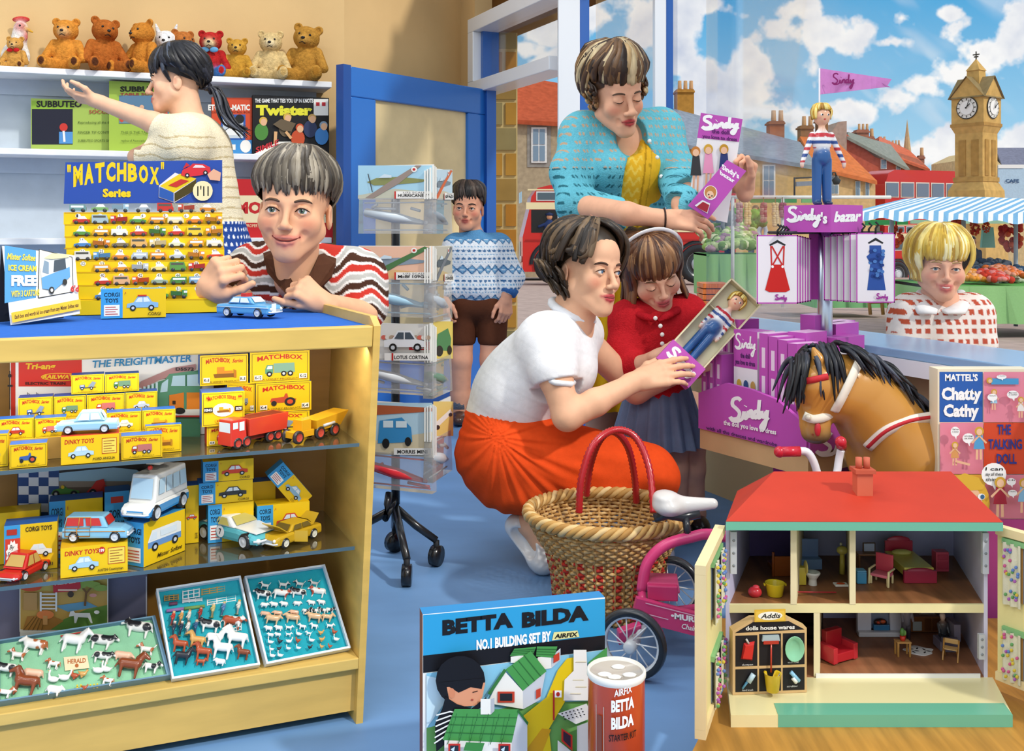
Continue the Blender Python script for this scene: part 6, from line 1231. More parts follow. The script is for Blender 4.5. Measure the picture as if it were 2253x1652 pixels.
 for k in range(230):
  az=h.R.uniform(-180,180);f=abs(az)<62;e1=(-5+abs(az)*.1+h.R.uniform(-7,6))if f else(-8 if abs(az)<78 else-36 if abs(az)>112 else-12)+h.R.uniform(-6,5)
  az1=az*(.86 if f else 1)+h.R.uniform(-9,9)-4;h.lock([(az*.9-12,82,.002),(az,66,.008),(az1,36+.1*e1,.012),(az1+1,14+.4*e1,.012),(az1+2,e1,.008 if f else.003)],.0085,tip=.15,jit=.001)
 h.build(t)
striped_boy()
def kneeling():
 t=person('woman in a white jumper and orange skirt crouching beside the girl',W(1200,500,3.0)-Vector((0,0,H)))
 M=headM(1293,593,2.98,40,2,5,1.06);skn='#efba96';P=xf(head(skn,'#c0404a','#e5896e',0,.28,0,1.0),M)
 ns=J(1258,668,3.02);s1,s2=J(1205,752,2.93),J(1272,735,3.14)
 P+=[RC(J(1280,630,3.02),J(1248,705,3.03),.05,.056,.03),RC(s1,s2,.06,.055,.03),RC(J(1220,770,3.03),J(1110,930,3.06),.1,.1,.04)]
 e1,w1=J(1248,915,2.83),J(1402,838,2.9)
 P+=CH([s1,J(1222,830,2.86),e1],[.05,.045,.04],.02)+CH([e1,J(1310,885,2.85),w1],[.041,.037,.026],.015)
 P+=xf(hand(1,(.16,.2,.24,.3),.05,(.25,.55)),handM(w1,(.93,.1,.24),(-.12,-.82,.56),1.02))
 e2,w2=J(1400,860,3.22),J(1512,815,3.2);P+=CH([s2,e2,w2],[.048,.038,.026],.02)
 P+=xf(hand(-1,(.45,.5,.55,.6),.03,(.3,.3)),handM(w2,(.85,-.35,.35),(.5,.8,.1),1.0))
 hp=J(1115,975,3.05);k1=J(1425,1055,2.97);a1=J(1165,1150,2.98)
 P+=[RC(hp,J(1120,985,3.1),.13,.13,.04)]+CH([hp,k1,a1],[.09,.06,.036],.02)
 P+=CH([a1,J(1200,1215,2.96)],[.034,.026],.015)
 k2,a2=J(1440,1050,3.14),J(1430,1130,3.14);P+=CH([J(1130,975,3.14),k2],[.09,.058],.02)+CH([k2,J(1410,1110,3.14),J(1392,1185,3.14)],[.055,.05,.033],.02)
 P+=[RC(J(1392,1192,3.13),J(1440,1212,3.1),.03,.025,.02)]
 solid('body',P,.003,'skin',t,base=skn,tau=.0015)
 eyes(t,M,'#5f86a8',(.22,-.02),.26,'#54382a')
 mouth(t,M)
 S_=[RC(s1,s2,.085,.08,.05),EL(J(1205,800,3.03),(.14,.15,.13),k=.06),EL(J(1248,815,2.98),(.075,.08,.075),k=.05),EL(J(1252,812,3.1),(.07,.08,.075),k=.05),EL(J(1130,858,3.05),(.115,.15,.13),k=.06),RC(J(1125,905,3.05),J(1112,925,3.05),.125,.12,.05)]
 S_+=CH([s1,J(1216,812,2.87)],[.078,.066],.03)+[RC(J(1216,800,2.88),J(1226,842,2.855),.062,.056,.02)]
 S_+=[CYL(J(1275,625,3.02),J(1243,700,3.03),.058),CYL(J(1225,838,2.856),J(1240,905,2.83),.09),CYL(J(1112,940,3.05),J(1100,1000,3.05),.25)]
 def wh(vs,cs):return cs*(1-.05*(np.sin(vs[:,2]*120+vs[:,0]*60)>.86)[:,None])
 solid('jumper',S_,.0042,'cloth',t,base='#f6f7fa',colfn=wh)
 b=B();b.mat='cloth';ax=(Vector(J(1283,625,3.01))-Vector(J(1250,700,3.03))).normalized();c0=Vector(J(1259,684,3.015));e_1=ax.orthogonal().normalized();e_2=ax.cross(e_1);b.tube([c0+e_1*(.066*math.cos(a))+e_2*(.066*math.sin(a))for a in[i*PI/10 for i in range(20)]],.013,'#f3f5f9',8,closed=True);b.build('neckband',t);b=B();b.mat='cloth';b.tube([J(1195,832,2.845),J(1222,842,2.80),J(1255,845,2.82),J(1262,842,2.87),J(1240,838,2.9),J(1205,834,2.89)],.008,'#f1f3f7',8,closed=True);b.build('sleeve_cuff',t)
 K=[EL(J(1112,985,3.06),(.118,.17,.135),k=.05),RC(J(1105,920,3.05),J(1110,985,3.06),.112,.15,.04),RC(J(1125,1000,3.0),J(1420,1050,2.98),.135,.1,.06),RC(J(1125,1000,3.14),J(1420,1050,3.14),.13,.082,.06),RC(J(1180,1060,3.05),J(1330,1075,3.04),.09,.07,.06),EL(J(1150,1075,3.02),(.12,.13,.06),k=.05),CYL(J(1105,850,3.05),J(1108,893,3.05),.3)]
 def folds(vs,cs):return cs
 o=NP();v,f,c=sdf_mesh(K,.0045,base='#e8501e')
 ctr=np.array(J(1110,940,3.05));d=v-ctr;ang=np.arctan2(d[:,2]+.25*d[:,0],d[:,0]+.02);rr=np.linalg.norm(d,axis=1);amp=np.clip(rr*.012,0,.0024)
 g=np.sin(ang*23+rr*16)+.5*np.sin(ang*37-rr*22);nn=np.stack([d[:,0]*.2,d[:,1],d[:,2]*.5],1);nn/=np.linalg.norm(nn,axis=1)[:,None]+1e-9;v=v+nn*(amp*g)[:,None]
 o.add(v,f,c);o.build('skirt','cloth',t)
 for nm,(hl,toe,up)in enumerate(((J(1128,1145,2.99),J(1205,1250,2.945),(-.6,-.5,.4)),(J(1380,1205,3.14),J(1470,1222,3.09),(0,0,1)))):
  hl,toe=Vector(hl),Vector(toe);x=(toe-hl).normalized()
  Q=[RC(hl+x*.02,toe-x*.02,.036,.034,.02),EL(toe-x*.025,(.04,.04,.03),k=.02)]
  z=Vector(up);z=(z-x*z.dot(x)).normalized();Q+=[EL(hl+x*.07+z*.03,(.05,.028,.03),R=Matrix((x,z.cross(x),z)).transposed(),op='-',k=.01)]
  solid('shoe',Q,.004,'gloss',t,base='#eceff2')
  b=B();b.tube([hl-z*.03-x*.01,hl+x*.06-z*.034,toe-z*.028],[.012,.014,.016],'#c9b27a',8,flat=.5);b.build('shoe_sole',t)
 h=Hair(M,(0,.02,.044),(.083,.1,.09),('#2f241a','#3f3022','#58442f','#1f1711','#6f5a42'),5);h.cap(14,-46,.004,'#33271c',front=26)
 for sd in(-1,1):
  for k in range(60):
   az=sd*(40+h.R.random()*135);el=-26-h.R.random()*26;bul=h.R.uniform(.012,.026)
   if sd<0 and abs(az)<90:el=h.R.uniform(-16,2)
   h.lock([(-14+sd*6,78-abs(az)*.05,.006),(az*.6,60,.018),(az*.88,34,.020+bul*.3),(az,4,.014+bul*.5),(az+sd*h.R.uniform(0,14),el,.010+bul)],.0135,tip=.5,jit=.002)
 for k in range(110):
  az=h.R.choice((-1,-1,1))*(82+h.R.random()*98);el=-18-h.R.random()*38;p=h.pt(az,el,.016+h.R.random()*.03);q=[p+Vector((math.sin(a)*.014,math.cos(a)*.012,math.cos(a*1.3)*.015))for a in(0,1.2,2.4,3.6,4.8)]
  h.lock([],.010,tail=q,tip=.5,jit=.001)
 for k in range(22):h.lock([(-16,72,.008),(8+k*2.6,54-k*.9,.018),(34+k*2.6,30-k*1.4,.018),(58+k*2.4,2-k*2,.014),(70+k*3,-24-k,.014)],.0125,tip=.4,jit=.002)
 for k in range(16):h.lock([(-18,72,.008),(-34-k*2.4,50-k*.6,.016),(-58-k*2.6,26-k*1.2,.014),(-78-k*2,6,.012),(-100,-8,.014)],.012,tip=.4,jit=.002)
 h.b.tube([M@h.pt(-16,52,.016),M@h.pt(-15,66,.017),M@h.pt(-12,82,.017)],.0018,'#d98f78',5);h.build(t)
kneeling()
def assistant():
 Y0=4.2;t=person('dark haired shop assistant in a cream jumper reaching up to the toy shelf',W(430,500,Y0)-Vector((0,0,H)))
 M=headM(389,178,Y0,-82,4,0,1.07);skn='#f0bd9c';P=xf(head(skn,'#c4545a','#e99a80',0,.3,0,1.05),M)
 s1,s2=J(408,305,4.08),J(420,300,4.4);e1,w1=J(338,270,4.12),J(212,222,4.16)
 P+=[RC(J(402,215,Y0+.02),J(418,285,Y0+.03),.05,.055,.03),RC(s1,s2,.06,.06,.03),RC(J(430,320,Y0+.04),J(465,560,Y0+.06),.11,.12,.05)]
 P+=CH([J(400,300,4.08),e1,w1],[.052,.042,.027],.02);P+=xf(hand(-1,(.3,.35,.4,.45),.04,(.45,.1)),handM(w1,(-.93,-.05,.2),(.1,-.35,-.9),.95))
 e2=J(330,345,4.15);P+=CH([J(430,300,4.3),J(340,330,4.28),J(300,345,4.25)],[.05,.042,.036],.02)+CH([J(470,580,4.26),J(490,850,4.28),J(495,1030,4.3)],[.1,.06,.04],.03)+CH([J(500,580,4.36),J(520,850,4.36),J(525,1030,4.36)],[.1,.06,.04],.03)
 solid('body',P,.0034,'skin',t,base=skn,tau=.0015)
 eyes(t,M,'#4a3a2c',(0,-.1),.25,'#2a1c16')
 S_=[RC(s1,s2,.1,.095,.05),EL(J(432,335,Y0+.04),(.145,.17,.15),k=.06),EL(J(450,420,Y0+.05),(.135,.15,.16),k=.06),RC(J(462,480,Y0+.06),J(468,505,Y0+.06),.13,.13,.05),EL(J(398,350,Y0-.04),(.075,.1,.085),k=.05)]
 S_+=CH([J(400,300,4.08),J(350,282,4.11)],[.078,.062],.03)+CH([J(405,330,4.06),J(320,346,4.12)],[.085,.065],.03)
 S_+=[CYL(J(402,200,Y0+.02),J(414,262,Y0+.03),.058),CYL(J(470,512,Y0+.06),J(475,580,Y0+.06),.3),CYL(J(346,281,4.112),J(290,258,4.13),.12),CYL(J(312,347,4.125),J(270,350,4.14),.13)]
 def cream(vs,cs):
  z=vs[:,2]-.15*np.abs(vs[:,0]-W(430,0,4.2).x)+.006*np.sin(vs[:,0]*50);m=((z%.042)<.007)&(vs[:,2]<1.36);cs[m]=hx('#cdb98f');return cs
 solid('jumper',S_,.0046,'knit',t,base='#f4e6c6',colfn=cream)
 K=[RC(J(468,500,Y0+.06),J(480,640,Y0+.07),.135,.2,.06),RC(J(480,640,Y0+.07),J(500,900,Y0+.08),.2,.21,.05),CYL(J(466,440,Y0),J(467,488,Y0),.3)]
 def dots(vs,cs):
  a=np.arctan2(vs[:,1]-(Y0+.07),vs[:,0]-W(485,0,Y0).x)*.2;i=np.round(a/.034+.5*(np.round(vs[:,2]/.03)%2));du=a-(i-.5*(np.round(vs[:,2]/.03)%2))*.034;dz=vs[:,2]-np.round(vs[:,2]/.03)*.03
  cs[np.hypot(du,dz)<.0075]=hx('#eef2f8');return cs
 solid('skirt',K,.005,'cloth',t,base='#27478f',colfn=dots)
 for px,Yy in((485,4.24),(515,4.34)):b=B();q=W(px,1040,Yy);b.ell(q,(.09,.035,.03),'#2a2a30','gloss');b.build('shoe',t)
 h=Hair(M,(0,.018,.046),(.084,.102,.09),('#17161a','#202026','#2c2e38','#101014','#4a5262'),9);h.cap(2,-40,.004,'#17161a',front=16)
 for k in range(190):
  az=h.R.uniform(-175,175);a1=abs(az)
  if a1<52:h.lock([(az*.8,84,.004),(az,62,.014),(az*1.02,36,.016),(az*.98,10,.013),(az*.95,-10+h.R.uniform(-5,4),.008)],.0115,tip=.25,jit=.001)
  else:h.lock([(az*.6,76,.008),(az*.88,52,.016),(az+(10 if az>0 else-10),8-h.R.uniform(0,26)*(a1>80),.012),(172*(1 if az>0 else-1),-26-h.R.uniform(0,24),.012)],.0135,tip=.6,jit=.001)
 for k in range(14):
  for sd in(-1,1):h.lock([(sd*54,40,.010),(sd*60,14,.010),(sd*64,-12,.006),(sd*68,-36-h.R.random()*14,.001)],.009,tip=.2,jit=.0015)
 for k in range(26):
  o=Vector((h.R.gauss(0,.014),h.R.gauss(0,.012),0));pts=[(0,.105,-.04),(0,.14,-.035),(0,.16,-.075),(0,.17,-.13),(0,.2,-.18),(0,.245,-.21+h.R.uniform(-.03,.03))]
  h.lock([],.011,tail=[Vector(p)+o*(.4+.25*i)for i,p in enumerate(pts)],tip=.12,jit=.003)
 h.build(t);b=B();b.tube([M@Vector((math.cos(a)*.018,.122,-.036+math.sin(a)*.018))for a in[i*PI/5 for i in range(10)]],.007,'#1e1e2a',6,closed=True);b.build('hair_band',t)
assistant()
def standing():
 Y0=3.6;t=person('woman in a turquoise patterned cardigan and yellow dress reading pink and white leaflets',W(1370,500,Y0)-Vector((0,0,H)))
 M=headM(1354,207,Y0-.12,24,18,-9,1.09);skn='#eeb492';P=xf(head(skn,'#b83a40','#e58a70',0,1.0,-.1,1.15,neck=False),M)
 s1,s2=J(1285,300,Y0),J(1452,290,Y0+.06);e1,w1=J(1268,452,3.43),J(1462,482,3.23)
 P+=[RC(J(1344,238,Y0-.05),J(1362,312,Y0+.1),.05,.058,.03),RC(s1,s2,.06,.055,.03),RC(J(1370,330,Y0+.04),J(1372,560,Y0+.05),.11,.12,.05),EL(J(1385,340,Y0+.045),(.085,.07,.085),k=.04)]
 P+=CH([s1,e1],[.052,.042],.02)+CH([e1,J(1380,470,3.2),w1],[.042,.036,.026],.015);P+=xf(hand(1,(.2,.35,.42,.5),.05,(.15,.2)),handM(w1,(.95,.0,-.05),(-.1,-.75,.65),1.05))
 e2,w2=J(1505,450,3.3),J(1618,400,3.37);P+=CH([s2,J(1495,380,3.57),e2],[.05,.044,.038],.02)+CH([e2,w2],[.038,.027],.015)
 P+=xf(hand(1,(1.0,1.05,1.1,1.15),.03,(.2,.6)),handM(J(1640,415,3.32),(.05,-.12,.95),(.8,.45,0),.98))
 P+=[RC(w2,J(1640,415,3.33),.027,.026,.02)]
 P+=CH([J(1320,600,Y0+.05),J(1322,880,Y0+.04),J(1325,1215,Y0+.06)],[.1,.06,.037],.03)+CH([J(1420,600,Y0+.05),J(1418,880,Y0+.06),J(1415,1215,Y0+.08)],[.1,.06,.037],.03)
 solid('body',P,.0031,'skin',t,base=skn,tau=.0015)
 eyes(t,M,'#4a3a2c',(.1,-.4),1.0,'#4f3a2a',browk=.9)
 mouth(t,M,0,-.1,'#6f1f26')
 D_=[EL(J(1385,375,Y0-.02),(.125,.115,.12),k=.06),EL(J(1378,450,Y0+.03),(.125,.11,.13),k=.06),RC(J(1374,500,Y0+.04),J(1370,560,Y0+.05),.12,.14,.04),EL(J(1372,300,Y0-.1),(.07,.09,.075),op='-',k=.02)]
 def lace(vs,cs):
  x=vs[:,0]-W(1395,0,3.36).x-.1*(vs[:,2]-1.1);m=(np.abs(x)<.03)&(np.sin(vs[:,2]*170+1.8*np.sin(x*210))>.45);cs[m]=hx('#f3cf58');cs[np.abs(np.abs(x)-.04)<.0035]=hx('#b98a1c');cs[np.abs(np.abs(x)-.062)<.002]=hx('#c99a2a');return cs
 solid('bodice',D_,.004,'cloth',t,base='#ecb62e',colfn=lace)
 b=B();b.lathe([(.118,0),(.15,-.12),(.19,-.35),(.21,-.55)],'#dcae1c',120,'cloth',M=TR(*J(1352,545,Y0+.05)),fn=lambda a,z:1+.055*math.sin(a*20)*min(1,-z*8));b.build('skirt',t)
 C_=[RC(s1,s2,.09,.085,.05),EL(J(1372,350,Y0+.03),(.165,.15,.15),k=.06),EL(J(1365,450,Y0+.05),(.16,.145,.17),k=.06),RC(J(1362,520,Y0+.06),J(1362,580,Y0+.06),.15,.155,.05),EL(J(1345,372,Y0-.03),(.1,.13,.09),k=.05)]
 C_+=CH([s1,J(1258,380,3.53),e1],[.08,.072,.062],.03)+[RC(e1,J(1385,472,3.34),.066,.048,.03)]+CH([s2,J(1487,380,3.57),e2],[.08,.068,.058],.03)+[RC(e2,J(1545,432,3.42),.056,.046,.02)]
 C_+=[CYL(J(1358,200,Y0),J(1366,288,Y0+.03),.066),EL(J(1412,420,Y0-.2),(.063,.2,.215),R=Matrix.Rotation(.1,3,'Y'),op='-',k=.006),EL(J(1392,290,Y0-.13),(.06,.12,.09),op='-',k=.006),EL(J(1405,560,Y0-.2),(.055,.2,.15),op='-',k=.006),CYL(J(1385,472,3.34),J(1470,483,3.22),.1),CYL(J(1540,434,3.275),J(1600,405,3.37),.1)]
 def knit(vs,cs):
  u=vs[:,0]+vs[:,1]*.8;r=np.round(vs[:,2]/.03);du=(u+.5*.036*(r%2))%.036-.018;dz=vs[:,2]-r*.03;m=(np.hypot((du-.006)*1.6,dz)<.0062)|(np.hypot((du+.006)*1.6,dz)<.0062)
  up=(vs[:,2]>1.2);cs[m&up]=hx('#c7a98c');cs[m&~up]=hx('#33707e');return cs
 solid('cardigan',C_,.0034,'knit',t,base='#6cc0d2',colfn=knit)
 for px,py in((1429,310),(1446,346),(1455,388),(1460,428),(1464,468)):b=B();b.ell(J(px,py,3.46),(.007,.004,.007),'#f4f6f4','gloss',nu=10,nv=6);b.build('button',t)
 b=B();m=J(1461,482,3.23);b.tube([(m[0],m[1]+math.cos(a)*.031,m[2]+math.sin(a)*.031)for a in[i*PI/8 for i in range(16)]],.006,'#3a2620',6,closed=True,flat=.6);b.build('watch_strap',t)
 for px in(1325,1415):b=B();b.ell(W(px,1120,Y0)-Vector((0,0,0))*0+Vector((0,-.02,-.0)),(.04,.1,.03),'#8a6a52','gloss');b.v=[(x,y,z-(W(px,1120,Y0).z-.03))for x,y,z in b.v];b.build('shoe',t)
 h=Hair(M,(0,.028,.054),(.085,.108,.1),('#4a3322','#6a4c30','#8f6b45','#2f2016','#b99a6c','#cdb78e'),11);h.cap(4,-46,.002,'#4a3322',front=2)
 for k in range(150):
  az=h.R.uniform(-170,170);a1=abs(az);sg=1 if az>0 else-1
  if a1<75:h.lock([(az,h.R.uniform(-5,4)+a1*.02,.008),(az*.94,22,.024),(az*.84+10,48,.024),(az*.7+28,72,.02),(150,72,.01)],.0125,tip=.4,jit=.002)
  else:h.lock([(az*.5,78,.018),(az*.8,48,.022),(az*.96,14,.018),(az+sg*4,-18,.016),(az+sg*10,-38-h.R.random()*12,.012)],.013,tip=.5,jit=.002)
 for k in range(44):
  sg=h.R.choice((-1,1));p=h.pt(sg*(66+h.R.random()*30),-8-h.R.random()*34,.012+h.R.random()*.012);q=[p+Vector((math.sin(a)*.010,math.cos(a)*.014,math.cos(a*1.2)*.014))for a in(0,1.2,2.4,3.6)];h.lock([],.0095,tail=q,tip=.5)
 h.build(t)
standing()
def girl():
 Y0=3.28;t=person('little girl in a red cardigan and pleated grey skirt holding the boxed doll',W(1450,500,Y0)-Vector((0,0,H)))
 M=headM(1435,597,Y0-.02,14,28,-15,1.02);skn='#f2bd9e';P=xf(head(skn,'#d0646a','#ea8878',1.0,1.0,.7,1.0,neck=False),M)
 s1,s2=J(1385,705,Y0),J(1510,692,Y0+.03);e1,w1=J(1385,808,3.2),J(1448,782,3.09)
 P+=[RC(J(1430,625,Y0+.05),J(1446,695,Y0+.055),.04,.046,.03),RC(s1,s2,.045,.045,.03),RC(J(1450,720,Y0+.02),J(1450,860,Y0+.03),.075,.085,.04)]
 P+=CH([s1,e1],[.038,.032],.02)+CH([e1,J(1415,802,3.15),w1],[.032,.028,.021],.01);P+=xf(hand(1,(.35,.4,.45,.5),.04,(.3,.2)),handM(w1,(.8,-.1,.35),(-.3,-.6,.7),.66))
 e2,w2=J(1545,800,3.22),J(1566,800,3.1);P+=CH([s2,e2,w2],[.038,.03,.021],.02);P+=xf(hand(-1,(.7,.8,.8,.8),.04,(.3,.2)),handM(J(1582,792,3.06),(-.75,-.1,-.1),(.2,-.9,.4),.76));P+=[RC(w2,J(1582,792,3.06),.021,.021,.01)]
 for px,dy in((1482,0),(1520,.05)):P+=CH([J(px,900,Y0+.04+dy),J(px+2,1030,Y0+.02+dy),J(px+8,1130,Y0+.05+dy),J(px+12,1172,Y0+.04+dy)],[.06,.042,.034,.026],.02)
 solid('body',P,.0029,'skin',t,base=skn,tau=.0015)
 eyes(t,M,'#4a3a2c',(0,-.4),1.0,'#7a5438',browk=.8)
 mouth(t,M,1.0,.7,'#8a3038')
 C_=[RC(s1,s2,.066,.066,.04),EL(J(1446,740,Y0+.01),(.105,.09,.1),k=.05),EL(J(1448,810,Y0+.02),(.105,.09,.1),k=.05),RC(J(1448,840,Y0+.03),J(1448,860,Y0+.03),.09,.095,.03)]+CH([s1,J(1372,770,3.24),e1],[.06,.052,.047],.03)+[RC(e1,J(1412,803,3.155),.048,.038,.02)]+CH([s2,e2],[.058,.045],.03)
 C_+=[CYL(J(1440,610,Y0-.02),J(1447,672,Y0+.01),.046),CYL(J(1448,880,Y0),J(1448,960,Y0),.2),CYL(J(1412,803,3.155),J(1460,780,3.08),.07)]
 solid('cardigan',C_,.0036,'knit',t,base='#c8262f')
 b=B();b.mat='knit';b.tube([J(1398,668,Y0+.03),J(1400,690,Y0-.05),J(1425,698,Y0-.09),J(1444,706,Y0-.098)],[.012,.016,.016,.008],'#b81f2a',8,flat=.7);b.tube([J(1490,662,Y0+.03),J(1488,684,Y0-.05),J(1468,694,Y0-.09),J(1448,706,Y0-.098)],[.012,.016,.016,.008],'#b81f2a',8,flat=.7);b.build('collar',t)
 for px,py,yy in((1442,700,3.17),(1453,717,3.168),(1457,736,3.172),(1457,756,3.178)):b=B();b.ell(J(px,py,yy),(.007,.004,.007),'#f3f3f0','gloss',nu=10,nv=6);b.build('button',t)
 def pl(a,z):k=min(1,-z*9);return 1+.075*k*math.sin(a*19)+.02*k*math.sin(a*38)
 b=B();b.lathe([(.092,.03),(.1,0),(.118,-.07),(.15,-.19)],'#6f7f9c',150,'cloth',M=TR(*J(1450,845,Y0+.04)),fn=pl);b.lathe([(.15,-.19),(.138,-.185),(.09,-.02)],'#55617a',150,'cloth',M=TR(*J(1450,845,Y0+.04)),fn=pl);b.build('skirt',t)
 for px,dy in((1494,0),(1532,.05)):
  b=B();b.tube([J(px,1150,Y0+.05+dy),J(px,1190,Y0+.05+dy)],[.031,.03],'#f0f1f2',12,'cloth');b.build('sock',t);b=B();q=W(px+6,1180,Y0+dy);b.ell((q.x,q.y,.03),(.036,.075,.03),'#1d1c20','gloss');b.build('shoe',t)
 h=Hair(M,(0,.016,.046),(.084,.1,.09),('#5a3824','#6f4a30','#8a6240','#452a1c','#a87e56'),13);h.cap(2,-50,.003,'#5a3824',front=6)
 for k in range(70):az=h.R.uniform(-52,52);h.lock([(az*.4-10,80,.004),(az*.9,58,.012),(az,30,.014),(az*.98,6,.012),(az*.95,-13+h.R.uniform(-4,4),.008)],.0105,tip=.3,jit=.001)
 for k in range(110):
  sg=h.R.choice((-1,1));az=sg*(56+h.R.random()*115);e=h.R.random();p=h.pt(az,-30,.012);d=Vector((p.x,p.y*.6,0)).normalized()
  h.lock([(az*.5,78,.005),(az*.86,50,.013),(az,18,.012),(az,-12,.012)],.0115,tail=[p+Vector((0,0,-.012))+d*.004,p+Vector((0,-.012,-.06))+d*.012,p+Vector((0,-.02,-.10-.05*e))+d*(.02+.01*h.R.random())],tip=.2,jit=.002)
 h.build(t)
 b=B();pts=[M@h.pt(az,el,.021)for az,el in[(-88,-6)]+[(-88,e)for e in(18,42,62)]+[(-88,78),(0,84),(88,78)]+[(88,e)for e in(62,42,18,-6)]]
 pts=[M@h.pt(-90 if a<0 else 90,90-abs(a),.022)+M.to_3x3()@Vector((0,-.028*math.cos(math.radians(a)),0))for a in range(-96,97,8)];b.tube(pts,.0065*1.0,'#f4f3f4',8,'gloss',flat=.45);b.build('hair_band',t)
girl()
def jumper_boy():
 Y0=5.2;t=person('dark haired boy in a blue and white patterned jumper and brown shorts by the door',W(1050,500,Y0)-Vector((0,0,H)))
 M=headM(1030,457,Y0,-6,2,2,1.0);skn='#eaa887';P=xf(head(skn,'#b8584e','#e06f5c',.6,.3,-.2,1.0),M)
 s1,s2=J(1005,545,Y0),J(1095,545,Y0);e2,w2=J(1128,610,Y0-.02),J(1115,650,Y0-.06)
 P+=[RC(J(1034,490,Y0),J(1045,525,Y0+.02),.045,.05,.03),RC(s1,s2,.05,.05,.03),RC(J(1050,560,Y0+.02),J(1050,645,Y0+.02),.1,.1,.05)]+CH([s2,e2,w2],[.04,.034,.024],.02)+CH([s1,J(978,610,Y0),J(974,650,Y0-.09)],[.04,.034,.024],.02)
 P+=xf(hand(-1,(.5,.55,.6,.65),.03,(.2,.2)),handM(J(1114,655,Y0-.06),(-.05,-.1,-1),(.5,-.8,0),.95));P+=xf(hand(1,(.5,.55,.6,.65),.03,(.2,.2)),handM(J(974,655,Y0-.09),(.05,-.1,-1),(-.5,-.8,0),.95))
 for px in(1017,1084):P+=CH([J(px,700,Y0+.02),J(px-3,790,Y0),J(px-4,870,Y0+.03),J(px-6,915,Y0+.02)],[.07,.056,.05,.035],.02)+[EL(J(px-4,788,Y0-.035),(.04,.025,.045),col='#d98a70',op='p',soft=.9,alpha=.5)]
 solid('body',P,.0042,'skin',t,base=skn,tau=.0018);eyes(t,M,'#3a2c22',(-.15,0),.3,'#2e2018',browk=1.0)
 mouth(t,M,.6,-.2,'#6a2a26',.0012)
 S_=[RC(s1,s2,.075,.075,.04),EL(J(1050,580,Y0+.02),(.15,.12,.13),k=.05),EL(J(1050,630,Y0+.02),(.15,.125,.1),k=.05),RC(J(1010,645,Y0+.02),J(1092,645,Y0+.02),.085,.085,.03)]+CH([s2,e2,J(1122,632,Y0-.05)],[.072,.06,.046],.02)+CH([s1,J(978,610,Y0),J(975,638,Y0-.08)],[.07,.058,.046],.02)+[RC(J(1036,512,Y0),J(1040,522,Y0),.056,.062,.015),CYL(J(1032,490,Y0),J(1035,508,Y0),.06),CYL(J(1050,662,Y0),J(1050,760,Y0),.19)]
 def isle(vs,cs):
  z=vs[:,2];u=vs[:,0]*1.0+vs[:,1]*.5;v=((z+.0)%.15)/.15;d='#3f6f9e';m_='#7fb0d4'
  tri=np.abs(((u/.042)%1)-.5)*2;band=(v>.1)&(v<.42);dia=band&(np.abs((v-.26)/.15)<tri);cs[dia]=hx(m_);cs[band&(np.abs(np.abs((v-.26)/.15)-tri)<.16)]=hx(d);cs[band&(np.abs((v-.26)/.16)<.13)&(tri>.55)]=hx('#f4f6fa')
  for v0 in(.62,.88):cs[(np.abs(v-v0)<.05)&(np.abs(((u/.026)%1)-.5)*2>np.abs(v-v0)/.05)]=hx(d)
  for v0 in(.5,.75,.02):cs[(np.abs(v-v0)<.02)&(((u/.016)%1)<.5)]=hx(m_)
  top=z>W(0,526,Y0).z;cs[top]=hx('#5f97c4');return cs
 solid('jumper',S_,.0048,'knit',t,base='#eef2f7',colfn=isle)
 b=B();b.mat='knit';b.tube([J(1123,634,Y0-.05),J(1117,647,Y0-.06)],[.046,.042],'#3f6fae',12);b.build('cuff',t)
 K=[RC(J(1028,668,Y0+.02),J(1074,668,Y0+.02),.1,.1,.04)]+[RC(J(px,690,Y0+.02),J(px-1,745,Y0+.01),.08,.073,.02)for px in(1016,1084)]+[CYL(J(1050,757,Y0),J(1050,860,Y0),.3)]
 solid('shorts',K,.006,'cloth',t,base='#5a3322')
 for px in(1012,1079):
  b=B();b.mat='knit';b.tube([J(px+1,852,Y0+.03),J(px,868,Y0+.03),J(px-1,900,Y0+.02)],[.054,.052,.04],'#8d929a',12);b.build('sock',t);b=B();q=W(px-1,918,Y0-.02);b.ell((q.x,q.y,.035),(.044,.1,.036),'#4f3226','gloss');b.build('shoe',t)
 h=Hair(M,(0,.016,.046),(.083,.1,.09),('#2c211b','#3d2f26','#54443a','#1c1511'),17);h.cap(12,-34,.002,'#2c211b',front=14)
 for k in range(120):
  az=h.R.uniform(-180,180);f=abs(az)<60;e1=(2+az*.12+h.R.uniform(-6,6))if f else(-10 if abs(az)<80 else-36 if abs(az)>112 else-10)+h.R.uniform(-6,5);h.lock([(az*.9-22,80,.004),(az-8,60,.012),(az+2,34,.013),(az+8,e1,.008 if f else.004)],.012,tip=.2,jit=.001)
 h.build(t)
jumper_boy()
